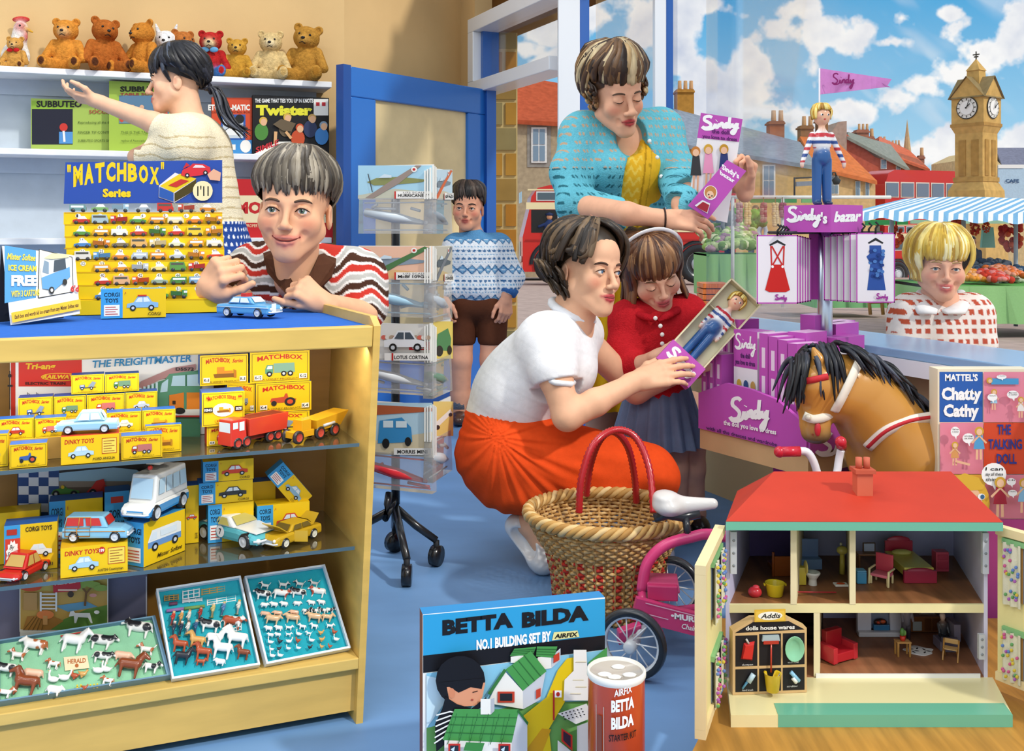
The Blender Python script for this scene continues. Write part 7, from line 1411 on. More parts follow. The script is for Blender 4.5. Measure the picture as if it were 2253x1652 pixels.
def window_girl():
 Y0=3.4;t=person('fair haired girl in a red checked dress looking in through the shop window',(W(2070,500,Y0).x,Y0,gz(Y0)if 'gz' in globals()else 0))
 M=headM(2066,585,Y0,-8,4,2,1.0);skn='#f0b596';P=xf(head(skn,'#cf6660','#e88a76',1.0,.35,.7,1.0),M)
 s1,s2=J(2005,695,Y0+.03),J(2135,695,Y0+.03)
 P+=[RC(J(2068,625,Y0+.02),J(2072,675,Y0+.03),.042,.046,.03),RC(s1,s2,.05,.05,.03),RC(J(2070,700,Y0+.04),J(2070,900,Y0+.05),.085,.1,.04)]+CH([s1,J(1985,770,Y0),J(2010,850,Y0-.04)],[.04,.033,.022],.02)+CH([s2,J(2155,770,Y0),J(2130,850,Y0-.04)],[.04,.033,.022],.02)
 for px in(2045,2100):P+=CH([J(px,940,Y0+.05),J(px,1080,Y0+.04),J(px,1210,Y0+.05)],[.06,.042,.03],.02)
 P+=xf(hand(-1,(.3,)*4),handM(J(2010,850,Y0-.04),(.3,-.1,-1),(-.5,-.8,0),.66))+xf(hand(1,(.3,)*4),handM(J(2130,850,Y0-.04),(-.3,-.1,-1),(.5,-.8,0),.66))
 solid('body',P,.0032,'skin',t,base=skn,tau=.0016);eyes(t,M,'#5f8298',(-.1,0),.3,'#a98a50',browk=.7)
 mouth(t,M,1.0,.7,'#f0e6e0',.0018,'teeth')
 D_=[RC(s1,s2,.07,.07,.04),EL(J(2070,740,Y0+.03),(.12,.1,.11),k=.05),RC(J(2070,790,Y0+.04),J(2070,1010,Y0+.05),.105,.2,.05)]+CH([s1,J(1990,755,Y0)],[.075,.062],.03)+CH([s2,J(2152,755,Y0)],[.075,.062],.03)+[CYL(J(2068,600,Y0),J(2070,660,Y0+.02),.048),CYL(J(2070,1020,Y0),J(2070,1200,Y0),.4)]
 def chk(vs,cs):u=vs[:,0]+vs[:,1]*.6;m=((u/.03%1)<.55)&((vs[:,2]/.031%1)<.55);cs[m]=hx('#c4573f');return cs
 solid('dress',D_,.0042,'cloth',t,base='#f5ece6',colfn=chk)
 b=B();b.mat='cloth'
 for sg in(-1,1):b.tube([J(2070+sg*44,640,Y0+.06),J(2070+sg*52,662,Y0-.0),J(2070+sg*36,682,Y0-.055),J(2070+sg*8,686,Y0-.075)],[.012,.026,.03,.014],'#f8f6f6',10,flat=.45)
 b.build('collar',t)
 for px in(2045,2100):b=B();b.ell((W(px,0,Y0).x,Y0,gz(Y0)+.03)if 'gz' in globals()else J(px,1215,Y0),(.036,.08,.03),'#7a3a2c','gloss');b.build('shoe',t)
 h=Hair(M,(0,.016,.046),(.088,.102,.092),('#d9b23f','#e6c65a','#f0da84','#b98f2c','#f6ecb8'),19);h.cap(0,-46,.003,'#d2a93a',front=8)
 for k in range(80):az=h.R.uniform(-50,50);h.lock([(az*.4,82,.004),(az*.9,58,.012),(az,30,.014),(az*.99,8,.012),(az*.96,-10+h.R.uniform(-3,3),.008)],.011,tip=.35,jit=.0008)
 for k in range(130):
  sg=h.R.choice((-1,1));az=sg*(50+h.R.random()*125);p=h.pt(az,-34,.012);d=Vector((p.x,p.y,0)).normalized();h.lock([(az*.5,80,.006),(az*.88,54,.015),(az,22,.018),(az,-10,.018)],.0125,tail=[p+Vector((0,0,-.008)),p+Vector((0,0,-.038))-d*.004],tip=.45,jit=.0012)
 h.build(t)
window_girl()
def softtoy(label,px,hpx,col,face=None,turn=0,tilt=0,kind='bear',pad='#5a3422',off=.12,body=None,muz=None,z=SHZ[0],cat='teddy bear',name='teddy_bear',legs=None,bow=None,ears=.075):
 p=al(px,off);s=hpx*p.y/F;a=math.atan2(AU.y,AU.x)
 M=TR(p.x,p.y,z)@rotz(a*.4+math.radians(turn))@Matrix.Scale(s,4);body=body or col;muz=muz or mixc(col,'#f6e2b4',.35);hM=TR(0,0,.6)@Matrix.Rotation(math.radians(tilt),4,'Y')@TR(0,0,-.6)
 t=thing(name,label,cat,(p.x,p.y,z),group='soft toys along the upper shelf');h=face or col
 P=[EL((0,0,.3),(.23,.2,.31),k=.06,col=body)];Hd=[EL((0,-.03,.74),(.215,.2,.195),k=.05,col=h)]
 if kind!='dog':Hd+=[EL((x*.17,.0,.9),(ears,.045,ears),k=.03,col=col)for x in(-1,1)]+[EL((x*.17,-.035,.9),(ears*.6,.03,ears*.6),k=.02,op='-')for x in(-1,1)]
 else:Hd+=[RC((x*.13,0,.85),(x*.2,0,1.06),.06,.02,.03,col)for x in(-1,1)]
 Hd+=[EL((0,-.2,.68),(.095,.1,.08),k=.04,col=muz)];P+=xf(Hd,hM)
 for x in(-1,1):P+=[RC((x*.2,-.02,.5),(x*.33,-.15,.22),.085,.075,.04,body),RC((x*.14,-.08,.12),(x*.25,-.42,.1),.115,.1,.05,legs or body),EL((x*.27,-.5,.12),(.085,.05,.11),k=.03,col=legs or body),EL((x*.275,-.56,.125),(.07,.045,.09),op='p',col=pad,soft=.2)]
 solid('body',xf(P,M),.016*s,'fur',t,base=body,tau=.006)
 b=B();G=M@hM
 for x in(-1,1):b.ell(G@Vector((x*.085,-.205,.775)),.022*s,'#1c1512','gloss',nu=8,nv=6);b.build('eye',t);b=B()
 b=B();b.ell(G@Vector((0,-.3,.705)),(.035*s,.022*s,.025*s),'#1a1412','gloss',nu=8,nv=6);b.tube([G@Vector(q)for q in((-.05,-.27,.615),(0,-.295,.64),(.05,-.27,.615))],.007*s,'#2a1c16',5);b.build('nose',t)
 if bow:
  b=B();q=M@Vector((0,-.2,.56))
  for x in(-1,1):b.ell(q+Vector((x*.09*s,0,0)),(.09*s,.03*s,.055*s),bow,'cloth',nu=8,nv=6)
  b.build('bow',t)
 return t
softtoy('small tan teddy bear with a red bow at the left end of the upper shelf',34,78,'#cf9a4e',bow='#c8262a',off=.09)
softtoy('large golden teddy bear with big brown foot pads, second along the shelf',146,122,'#d98f3a',off=.13)
softtoy('russet brown teddy bear with its head turned, beside the large golden bear',228,128,'#b5662c',turn=28,tilt=6,off=.12,muz='#b5662c')
softtoy('orange teddy bear sitting with its back half turned, left of the white dog',318,125,'#cd8434',turn=-35,tilt=-8,off=.13,muz='#cd8434')
softtoy('white toy terrier with pricked ears peeping out behind the assistant',366,112,'#e8e8ea',kind='dog',off=.07,cat='toy dog',name='toy_dog',muz='#f2f2f2',pad='#d8d0cc')
softtoy('scruffy brown bear mostly hidden behind the assistant\'s hair',402,112,'#b97038',turn=40,off=.07,muz='#b97038')
softtoy('red bear with a cream face, blue bow and blue trousers',464,112,'#b82a2a',face='#b82a2a',muz='#f0d8a8',bow='#6aa8d4',legs='#4a7fc0',pad='#b82a2a',off=.1)
softtoy('small gold teddy bear with a long muzzle, right of the red bear',522,96,'#c9963a',off=.13,pad='#b07a2c',muz='#d9ae5a')
softtoy('shaggy cream teddy bear, second from the right end of the upper shelf',596,116,'#d9bd86',off=.13,pad='#c9a566',muz='#ecd9ae')
softtoy('big old gold teddy bear with drooping head at the right end',672,134,'#b8863a',tilt=10,turn=-8,off=.13,pad='#a8742c',muz='#c4944a')
p=al(34,.045);s=122*p.y/F;t=thing('toy_hen','white toy hen with a red comb behind the small tan bear','toy hen',(p.x,p.y,SHZ[0]),group='soft toys along the upper shelf');M=TR(p.x,p.y,SHZ[0])@Matrix.Scale(s,4)
solid('body',xf([EL((0,0,.28),(.26,.12,.28),k=.06),RC((.04,0,.45),(.1,0,.8),.15,.12,.06),EL((.12,-.08,.8),(.08,.05,.08),k=.02,col='#d8423a'),RC((.2,-.03,.78),(.32,-.03,.72),.04,.015,.02,'#e8b23a'),EL((.1,0,.95),(.16,.04,.06),k=.02,col='#d03a34'),EL((.2,-.04,.64),(.04,.03,.08),k=.02,col='#d03a34'),EL((0,0,.03),(.2,.12,.04),k=.03)],M),.016*s,'fur',t,base='#efece8',tau=.006)
b=B();b.ell(M@Vector((.14,-.125,.82)),.02*s,'#1c1512','gloss',nu=8,nv=6);b.build('eye',t)
def game(label,x0,x1,y0,y1,z,off,face,pr,side=None):
 p,q=al(x0,off),al(x1,off);zt=H-(y0-HY)*(p.y+q.y)/2/F;b=B();c=[p,q,q-AN*.05,p-AN*.05];lo=[Vector((*v[:2],z))for v in c];hi=[Vector((*v[:2],zt))for v in c]
 b.add(lo+hi,[(0,1,5,4),(1,2,6,5),(2,3,7,6),(3,0,4,7),(4,5,6,7),(3,2,1,0)],[face]+[side or face]*5,'print');a=Px(b,lo[0],AN,.0006);pr(a);return b.build('game_box',label=label,cat='game box',group='boxed games on the middle shelf' if z>1.2 else None)
def sub1(a):
 a.rect(70,318,160,222,'#1c1e30');a.rect(70,240,160,222,'#8fb53a');a.text('SUBBUTEO',80,236,100,14,'#1c1c1c',.04);a.rect(130,316,160,290,'#4f8fd0');a.disc(140,280,9,'#c8362e');a.line([(140,288),(142,312)],5,'#e8e8e8')
 a.text('TABLE',206,240,40,8,'#a83a3a',.02);a.text('SOCCER',196,250,52,8,'#a83a3a',.02);[a.text(s,172,y,82,5,'#2f4a1c',.0)for s,y in(('Reproducing all the thrills',272),('FINGER TIP CONTROL',294),('SUBBUTEO SPORTS GAMES',312))]
def sub2(a):
 a.rect(262,272,372,210,'#5a7f9c');a.text('SUBBUTEO',264,202,104,12,'#1c2412',.05);a.text('TABLE SOCCER',264,210,104,5.5,'#a83a3a',.03);a.rect(262,272,372,258,'#6f8a94')
 for x,c in((268,'#c8503c'),(292,'#e8e6dc'),(312,'#2f4f8c'),(345,'#e8e6dc'),(362,'#c8503c')):a.disc(x,254,7,c,15);a.disc(x,236,5,'#e0b090')
 [a.text(s,266,y,w,5,'#2f4a1c',0)for s,y,w in(('THIS IS THE TABLE GAME',294,92),('replica of Association Football',312,80))]
game('wide green table soccer box lying at the back of the middle shelf',68,264,220,320,SHZ[1],.11,'#a6bf58',sub1)
game('tall green table soccer box standing behind the assistant\'s arm',240,380,181,326,SHZ[1],.17,'#a3c04a',sub2)
def etch(a):
 a.rect(479,306,554,215,'#d84f2c');a.text('ETCH-O-MATIC',458,243,92,13,'#f4f0e6',.04);a.text('COMPLETE CONTROL BOX',466,249,84,4,'#5a1c10',0);a.rect(486,308,540,252,'#2f5fb0');a.rect(490,304,535,262,'#c9d3dc');a.poly([(494,288),(508,278),(522,288),(522,298),(494,298)],'#f2f2f0');a.line([(494,288),(508,278),(522,288)],1.5,'#222');a.disc(527,262,10,'#222')
 a.rect(479,338,554,308,'#3f8fd0');a.rect(502,330,518,318,'#f4f0e6');a.disc(540,322,12,'#f2efea',14)
game('orange red drawing toy box with a blue base on the middle shelf',466,554,215,340,SHZ[1],.17,'#d84f2c',etch)
def twist(a):
 a.text('THE GAME THAT TIES YOU UP IN KNOTS',561,226,128,9,'#f4f4f4',.03);a.text('Twister',563,254,124,23,'#e8e23a',.06);a.rect(690,254,722,218,'#f0eee8');a.rect(695,233,703,225,'#c8303a');a.rect(708,233,716,225,'#c8303a')
 for x,y,c,hc in((575,290,'#4f8a3c','#d8b24a'),(628,282,'#6a5a44','#d8b24a'),(655,305,'#c8502c','#c8502c'),(682,284,'#2f3a5c','#c9a05a'),(707,300,'#3f7fc0','#8aa0b4')):a.disc(x,y,15,c,19);a.disc(x+4,y-24,9,hc);a.disc(x+5,y-21,7,'#e8b58c',8)
 a.poly([(600,274),(618,262),(650,272),(640,290),(622,288)],'#6a5a44');a.line([(606,290),(604,325)],7,'#e0ae7a');a.line([(628,290),(640,305)],6,'#e0ae7a');a.poly([(556,340),(612,312),(640,312),(600,341)],'#f2efe6');a.text('SIMILE',562,337,50,12,'#c8303a',.03,rise=18);a.disc(592,338,5,'#2f5fb0',3)
game('black party game box with yellow lettering and cartoon players, beside the shelf end',556,724,212,342,SHZ[1],.19,'#17171a',twist,'#2a2a2c')
def mono(a):a.rect(515,430,732,395,'#c8262c');a.rect(515,490,732,430,'#f2e2b8');a.text('MONOPOLY',520,470,200,26,'#c8262c',.05);a.rect(515,534,732,490,'#c4242a');a.text('PROPERTY TRADING GAME',541,500,90,7,'#f2e2b8',.0)
game('red and cream property trading game box behind the boy\'s head',500,730,395,534,SHZ[2],.18,'#c8262c',mono)
rk=thing('kit_rack','black revolving wire rack on castors hung with bagged model kits','display rack',(-.35,3.02,0));pc=Vector((-.345,3.03,0));BK='#26282c'
b=B();b.tube([pc+Vector((0,0,.18)),pc+Vector((0,0,1.13))],.013,BK,10,'gloss');b.tube([W(856,1084,2.98),W(852,1110,2.96),W(848,1140,2.96),pc+Vector((0,0,.2))],.011,BK,8,'gloss');b.build('pole',rk)
for i,(x,y,yy)in enumerate(((895,1265,2.94),(960,1222,3.08),(868,1192,3.22),(800,1240,3.02))):
 e=onz(x,y,.03)if i<3 else Vector((-.52,3.08,.03));e.z=.075;b=B();b.tube([pc+Vector((0,0,.17)),pc*.5+e*.5+Vector((0,0,.08)),e],[.012,.012,.011],BK,8,'gloss');l=b.build('leg',rk)
 b=B();w=Vector((e.x,e.y,.03));b.lathe([(0,-.013),(.03,-.013),(.03,.013),(0,.013)],'#1c1d20',16,'gloss',M=TR(*w)@Matrix.Rotation(PI/2,4,'Y')@Matrix.Rotation(.4*i,4,'X'));b.tube([w+Vector((0,0,.01)),e],.009,BK,6);b.build('castor',l)
KF=[(W(787,0,2.99),W(952,0,2.9)),(W(952,0,2.9),W(996,0,3.06))]
def kit(label,side,y0,ym,y1,pr,plast,x0=None,x1=None,top='#f0f0ea'):
 p,q=KF[side];p=Vector((*p[:2],0));q=Vector((*q[:2],0));u=(q-p).normalized();n=Vector((-u.y,u.x,0));Yr=(p.y+q.y)/2;z0,zm,z1=[H-(y-HY)*Yr/F for y in(y1,ym,y0)];w=(q-p).length
 t=thing('kit_bag',label,'model kit',(p.x,p.y,z0),group='bagged model kits on the revolving rack');b=B();r=lambda a,o,z:p+u*a+n*o+Vector((0,0,z))
 for k in range(3):o=.006+k*.008;b.hexa([r(0,o,zm),r(w,o,zm),r(w,o+.004,zm),r(0,o+.004,zm)],[r(0,o,z1-k*.004),r(w,o,z1-k*.004),r(w,o+.004,z1-k*.004),r(0,o+.004,z1-k*.004)],top,'print')
 a=Px(b,r(0,.006,zm),n,.0005);pr(a);b.build('header_card',t)
 b=B();b.hexa([r(.002,0,z0),r(w-.002,0,z0),r(w-.002,.03,z0),r(.002,.03,z0)],[r(.002,.004,zm+.004),r(w-.002,.004,zm+.004),r(w-.002,.026,zm+.004),r(.002,.026,zm+.004)],'#f2f5f8','film');b.build('bag',t)
 b=B();R_=random.Random(y0+side);hh=zm-z0
 b.tube([r(w*.08,.015,z0+hh*.62),r(w*.5,.013,z0+hh*.45),r(w*.9,.013,z0+hh*.3)],[hh*.16,hh*.2,hh*.06],plast,8,'gloss',flat=.8)
 for k in range(5):x,zz=R_.uniform(.1,.85),R_.uniform(.18,.85);b.tube([r(w*x,.014,z0+hh*zz),r(w*min(.95,x+R_.uniform(-.08,.3)),.014,z0+hh*min(.9,max(.1,zz+R_.uniform(-.2,.2))))],hh*.045,plast,5,'gloss')
 for zz in(.1,.9):b.tube([r(w*.06,.015,z0+hh*zz),r(w*.94,.015,z0+hh*zz)],.0025,plast,5)
 b.build('plastic_parts',t)
 return t
def plane_art(a,x0,x1,y0,y1,sky,body,wing,nm,bank=1):
 a.rect(x0,y1,x1,y0,sky);w,h=x1-x0,y1-y0;g=lambda u,v:(x0+u*w,y1-v*h)
 a.poly([g(0,0),g(1,0),g(1,.18),g(.5,.3),g(0,.1)],mixc(sky,'#d8b24a',.5));a.poly([g(.12,.5),g(.25,.62),g(.55,.66),g(.9,.58),g(.95,.72),g(.88,.5),g(.5,.42),g(.22,.4)],body);a.poly([g(.1,.02),g(.42,.5),g(.78,1),g(.86,1),g(.55,.45),g(.2,.0)]if bank else[g(.05,.02),g(.4,.45),g(.9,1),g(.98,.95),g(.55,.45),g(.2,.0)],wing)
 a.disc(*g(.76,.88),w*.04,'#f4f2ea',h*.08);a.disc(*g(.76,.88),w*.02,'#c8302c',h*.04);a.line([g(.14,.75),g(.2,.2)],w*.012,'#444');a.poly([g(.28,.62),g(.36,.74),g(.46,.7),g(.46,.63)],'#cfe0ea');a.rect(*g(.52,.0),*g(1,.22),'#f6f4ee');a.rect(*g(.5,.0),*g(.52,.22),'#c8302c');a.text(nm,*g(.55,.05),w*.42,h*.09,'#222',.02);a.text('1/72 SCALE',*g(.62,.155),w*.3,h*.05,'#555',0)
kit('bagged fighter plane kit with a banking grey aircraft, top front of the rack',0,363,438,514,lambda a:plane_art(a,788,951,364,437,'#a9d3e6','#8a8f5a','#9a8a80','HURRICANE IV'),'#b9c3cc')
kit('narrow bagged plane kit on the right side of the top tier',1,372,440,514,lambda a:plane_art(a,953,995,373,439,'#c3d9e6','#7f8a94','#d86a3a','SPAD',0),'#8d97a0')
kit('bagged plane kit with a pink sky and green winged fighter, second tier front',0,541,616,697,lambda a:plane_art(a,788,951,542,615,'#f0c0a4','#8a9aa8','#4f7a4a','McBf 109G-6',0),'#9fc6dc')
kit('narrow bagged kit on the right side of the second tier',1,541,620,704,lambda a:plane_art(a,953,995,542,619,'#c9c4b4','#5f6a72','#7a8088','LYSANDER',0),'#b4bcc4')
def cort(a):a.rect(788,792,951,712,'#e4e2dc');a.rect(900,770,946,752,'#d8343a');a.text('SHELL',907,767,34,10,'#f6efe6',.04);[a.disc(845+i*9,742,6,['#d86a5a','#e8e4da','#b8a08a'][i%3],5)for i in range(12)];veh(a,940,772,-92,-46,'#e9ebee','car','#4a5560');a.rect(850,792,951,776,'#f6f4ee');a.text('LOTUS CORTINA',872,789,74,8,'#222',.02);a.rect(866,792,870,776,'#c8302c')
kit('bagged racing saloon kit with a red banner, third tier front',0,712,793,866,cort,'#d5d9dd')
kit('narrow bagged kit with a green vintage car on the third tier',1,706,790,868,lambda a:(a.rect(953,789,996,707,'#e8cf6a'),a.poly([(958,770),(962,735),(985,722),(992,745),(990,772)],'#4f8a5a'),a.disc(966,772,8,'#222',12),a.disc(988,770,5,'#222',10)),'#6a8a74')
def mini(a):a.rect(788,1000,951,886,'#bcdcec');a.poly([(788,1000),(951,1000),(951,950),(788,975)],'#e0d2b0');a.poly([(790,915),(951,905),(951,897),(820,890)],'#b8603c');a.poly([(832,975),(836,925),(885,918),(905,940),(908,972)],'#3f93cc');a.rect(844,940,866,925,'#dfeef4');a.rect(872,940,896,926,'#dfeef4');a.disc(850,975,8,'#222',11);a.disc(899,971,7,'#222',10);a.rect(868,1000,951,985,'#f6f4ee');a.text('MORRIS MINI',876,997,66,8,'#222',.02)
kit('bagged blue minicar kit with bright red plastic parts, lowest tier front',0,886,1001,1078,mini,'#d8303c')
kit('narrow bagged kit with a yellow racing card on the lowest tier',1,882,960,1048,lambda a:(a.rect(953,959,997,883,'#ecd27a'),a.poly([(957,930),(990,900),(995,908),(960,942)],'#f4f2ea'),a.disc(962,940,5,'#333'),a.disc(990,912,4,'#333')),'#c3c9ce')
PK,PKD,PKL='#c255b8','#a53d9c','#e7b9e2'
cA,lA,rA=W(1778,0,2.7),W(1540,0,3.06),W(1960,0,2.96)
for v in(cA,lA,rA):v.z=0
uL,uR=(cA-lA).normalized(),(rA-cA).normalized();LL,LR=(cA-lA).length,(rA-cA).length;sd_=thing('doll_stand','pink doll merchandise stand with a corner tray and central chrome pole','display stand',(cA.x,cA.y+.2,0))
bk=lA+rA-cA;up=lambda v,z:Vector((v.x,v.y,z));inn=(bk-cA).normalized()
b=B();b.hexa([up(v,.34)for v in(lA,cA,rA,bk)],[up(v,.415)for v in(lA,cA,rA,bk)],'#d2ac7c','paint');b.build('tray_base',sd_)
b=B();k=[cA+inn*.03,cA+inn*.05+(rA-cA)*.8,bk-inn*.05,cA+inn*.05+(lA-cA)*.28];b.hexa([up(v,0)for v in k],[up(v,.34)for v in k],PKD);b.build('pedestal',sd_)
def header(p,q,prof,art):
 u=(q-p);n=Vector((u.y,-u.x,0)).normalized();b=B();f=[up(p+u*s-n*-.006,z)for s,z in prof];b.hexa([v-n*.012 for v in f],f,PK,'print');art(Px(b,f[0],n,.0006));return b.build('header_board',sd_)
def hb1(a):sindy(a,1607,948,86,-72,8,'#fff',1);a.text('the doll you love to dress',1594,934,116,11,'#fff',.03,rise=-22);a.text('with all the dresses and wardrobe',1556,944,156,8,'#3a2a5c',.02,rise=-38)
header(lA,cA,[(0,.40),(1,.40),(1,.475),(.75,.53),(.52,.545),(.28,.55),(.0,.505)],hb1)
header(cA,rA,[(0,.40),(1,.40),(1,.50),(.7,.53),(.4,.53),(0,.475)],lambda a:sindy(a,1796,1022,124,-70,8,'#fff',1))
def dollbox(label,p,u,w,h,d,art=None,spine=True,z=.416,col=PK):
 n=Vector((-u.y,u.x,0));f='#f4f1f4' if art else col
 def pr(a,ww,hh):
  if art=='doll':
   a.rect(0,.62,1,1,PK);sindy(a,.06,.74,.88,.22,.06,'#fff',hh/ww);a.text('the doll',.3,.72,.4,.05,'#3a2a5c',.02);a.text('you love to dress',.08,.65,.84,.05,'#3a2a5c',.02)
   for x,c,hc in((.25,'#f09aa8','#d8b24a'),(.55,'#2f3f78','#3a5a8c'),(.85,'#d8b08a','#c9a05a')):a.poly([(x-.09,.05),(x-.07,.36),(x+.07,.36),(x+.09,.05)],c);a.disc(x,.42,.08,'#f0c4a0',.06);a.disc(x,.45,.1,hc,.05)
  elif art=='horse':
   a.rect(.0,.86,1,1,PK);a.poly([(.25,.12),(.2,.5),(.3,.62),(.45,.8),(.62,.84),(.9,.8),(.92,.55),(.75,.5),(.85,.3),(.82,.12),(.7,.12),(.66,.38),(.5,.36),(.45,.12)],'#1c1a1e');a.disc(.14,.5,.06,'#2a2a2e',.08);a.text('Sindy',.9,.1,.08,.3,PKD,.03)
  else:
   for i in range(3):a.rect(.3,.1+i*.28,.7,.3+i*.28,'#f0d8ee');a.lay-=1
 return toybox(label,Vector((p.x,p.y,z)),u,n,w,h,d,f,top=PKL if not art else PK,left=col,pr=pr,group='pink doll boxes on the stand',name='doll_box')
for i in range(3):dollbox(f'short pink doll box spine, {ORD[i]} from the left end of the stand',lA+uL*(.008+i*.03)+inn*.02,uL,.026,.21,.08,z=.416)
for i in range(4):dollbox(f'tall pink doll box spine, {ORD[i]} in the row behind the stand\'s left board',lA+uL*(.06+i*.03)+inn*.12,uL,.027,.31,.08)
dollbox('pink and white doll box with three dressed figures facing the shop',lA+uL*.150+inn*.07,uL,.095,.285,.07,'doll')
for i in range(4):dollbox(f'tall pink doll box spine, {ORD[i]} right of the box with three figures',lA+uL*(.25+i*.036)+inn*.05,uL,.033,.285-.006*i,.09)
dollbox('pink doll box lying behind the horse\'s mane on the stand',cA+uR*.02+inn*.13,uR,.1,.29,.06);dollbox('small pink box standing on top of the doll boxes beside the chrome pole',cA+uR*.08+inn*.2,uR,.07,.33,.05)
dollbox('window doll box holding a black toy horse at the right of the stand',cA+uR*.16+inn*.09,uR,.14,.27,.06,'horse')
for i in range(2):dollbox(('pink doll box behind the black horse box','rearmost pink doll box at the right of the stand')[i],cA+uR*.18+inn*(.18+.06*i),uR,.12,.30,.05)
pp=W(1815,0,2.98);b=B();b.tube([up(pp,.41),up(pp,1.06)],.0215,'#cfdcec',20,'metal');b.build('pole',sd_)
sc=W(1828,0,2.8);e1,e2=W(1725,0,2.93),W(1898,0,2.9);zt,zb=1-(450-500)*2.8/F,1-(511-500)*2.8/F;bk2=e1+e2-sc
t=thing('shop_sign','pink two sided bazar sign with white script on the chrome pole','sign',up(sc,zb));b=B();b.hexa([up(v,zb)for v in(e1,sc,e2,bk2)],[up(v,zt)for v in(e1,sc,e2,bk2)],PK,'print')
a=Px(b,sc,Vector(((e1-sc).y,-(e1-sc).x,0)),.0006);sindy(a,1733,500,74,-44,6,'#fff',1);a.text("'s",1808,492,14,24,'#fff',.04);a=Px(b,sc,Vector(((e2-sc).y,-(e2-sc).x,0)),.0006);a.text('bazar',1834,489,58,24,'#fff',.05,.2,rise=2);b.build('sign_box',t)
def packs(lab,px,pxs,y0,y1,Yp,art,n,dirn):
 for i in range(n+1):
  Yi=Yp+.018*i;w=(px[1]-px[0])*Yp/F;x=(px[0]-CX)*Yp/F+dirn*.0125*i;zt,zb=[H-(y-HY)*Yp/F for y in(y0,y1)];zt-=.002*i
  t=thing('clothes_pack',(lab+', foremost of its row')if i==0 else lab.split(' with ')[0]+f', {ORD[i]} behind the front one of its row','clothes pack',(x+w/2,Yi,zb),group='hanging packs of doll clothes');b=B();b.bx((x,Yi,zb),(x+w,Yi+.004,zt),'#f5eef4','print');a=Art(b,(x,Yi,zb),(w,0,0),(0,0,zt-zb));a.frame(0,0,1,1,.03,PK,.018);art(a)if i==0 else None;b.build('card',t)
  b=B();b.tube([(x+w/2,Yi,zt-.002),(x+w/2,Yi,zt+.012),(x+w/2+.008,Yi,zt+.022),(x+w/2,Yi,zt+.03)],.003,'#2a2a2c',6);b.build('hook',t)
def hang(a):a.poly([(.3,.86),(.5,.93),(.7,.86),(.68,.84),(.5,.89),(.32,.84)],'#2a2c30')
def red(a):hang(a);[a.line([(x0,.84),(x1,.56)],.035,'#d02a28',1.6)for x0,x1 in((.34,.36),(.66,.64),(.36,.62),(.64,.38))];a.poly([(.36,.57),(.64,.57),(.8,.2),(.7,.17),(.3,.17),(.2,.2)],'#d3231f');a.disc(.38,.54,.03,'#fff',.02);a.disc(.62,.54,.03,'#fff',.02);sindy(a,.44,.03,.28,.1,.03,PKD,1.6)
def blue(a):hang(a);a.poly([(.34,.82),(.64,.82),(.66,.7),(.74,.66),(.66,.56),(.76,.18),(.28,.18),(.36,.56),(.26,.66),(.34,.7)],'#2f55a4');[a.disc(.34+.36*rnd.random(),.2+.55*rnd.random(),.05,['#4f7fc4','#1f3c84'][i%2],.025)for i in range(22)];sindy(a,.5,.03,.3,.1,.03,PKD,1.6)
packs('hanging doll clothes pack with a red pinafore dress',(1665,1756),None,517,668,2.86,red,5,1);packs('hanging doll clothes pack with a blue patterned dress',(1884,1969),None,512,666,2.84,blue,5,-1)
b=B();[b.tube([up(pp,.985)+Vector((s*.01,0,0)),Vector(((x-CX)*2.9/F,2.84,.985)),Vector(((x-CX)*2.9/F,2.97,.985))],.004,'#3a3c40',6)for s,x in((-1,1705),(1,1925))];b.build('rail',sd_)
b=B();b.hexa([up(W(x,0,2.975),.79)for x in(1780,1850)]+[up(W(x,0,2.985),.79)for x in(1850,1780)],[up(W(x,0,2.975),.985)for x in(1780,1850)]+[up(W(x,0,2.985),.985)for x in(1850,1780)],PKD);b.build('pink_panel',sd_)
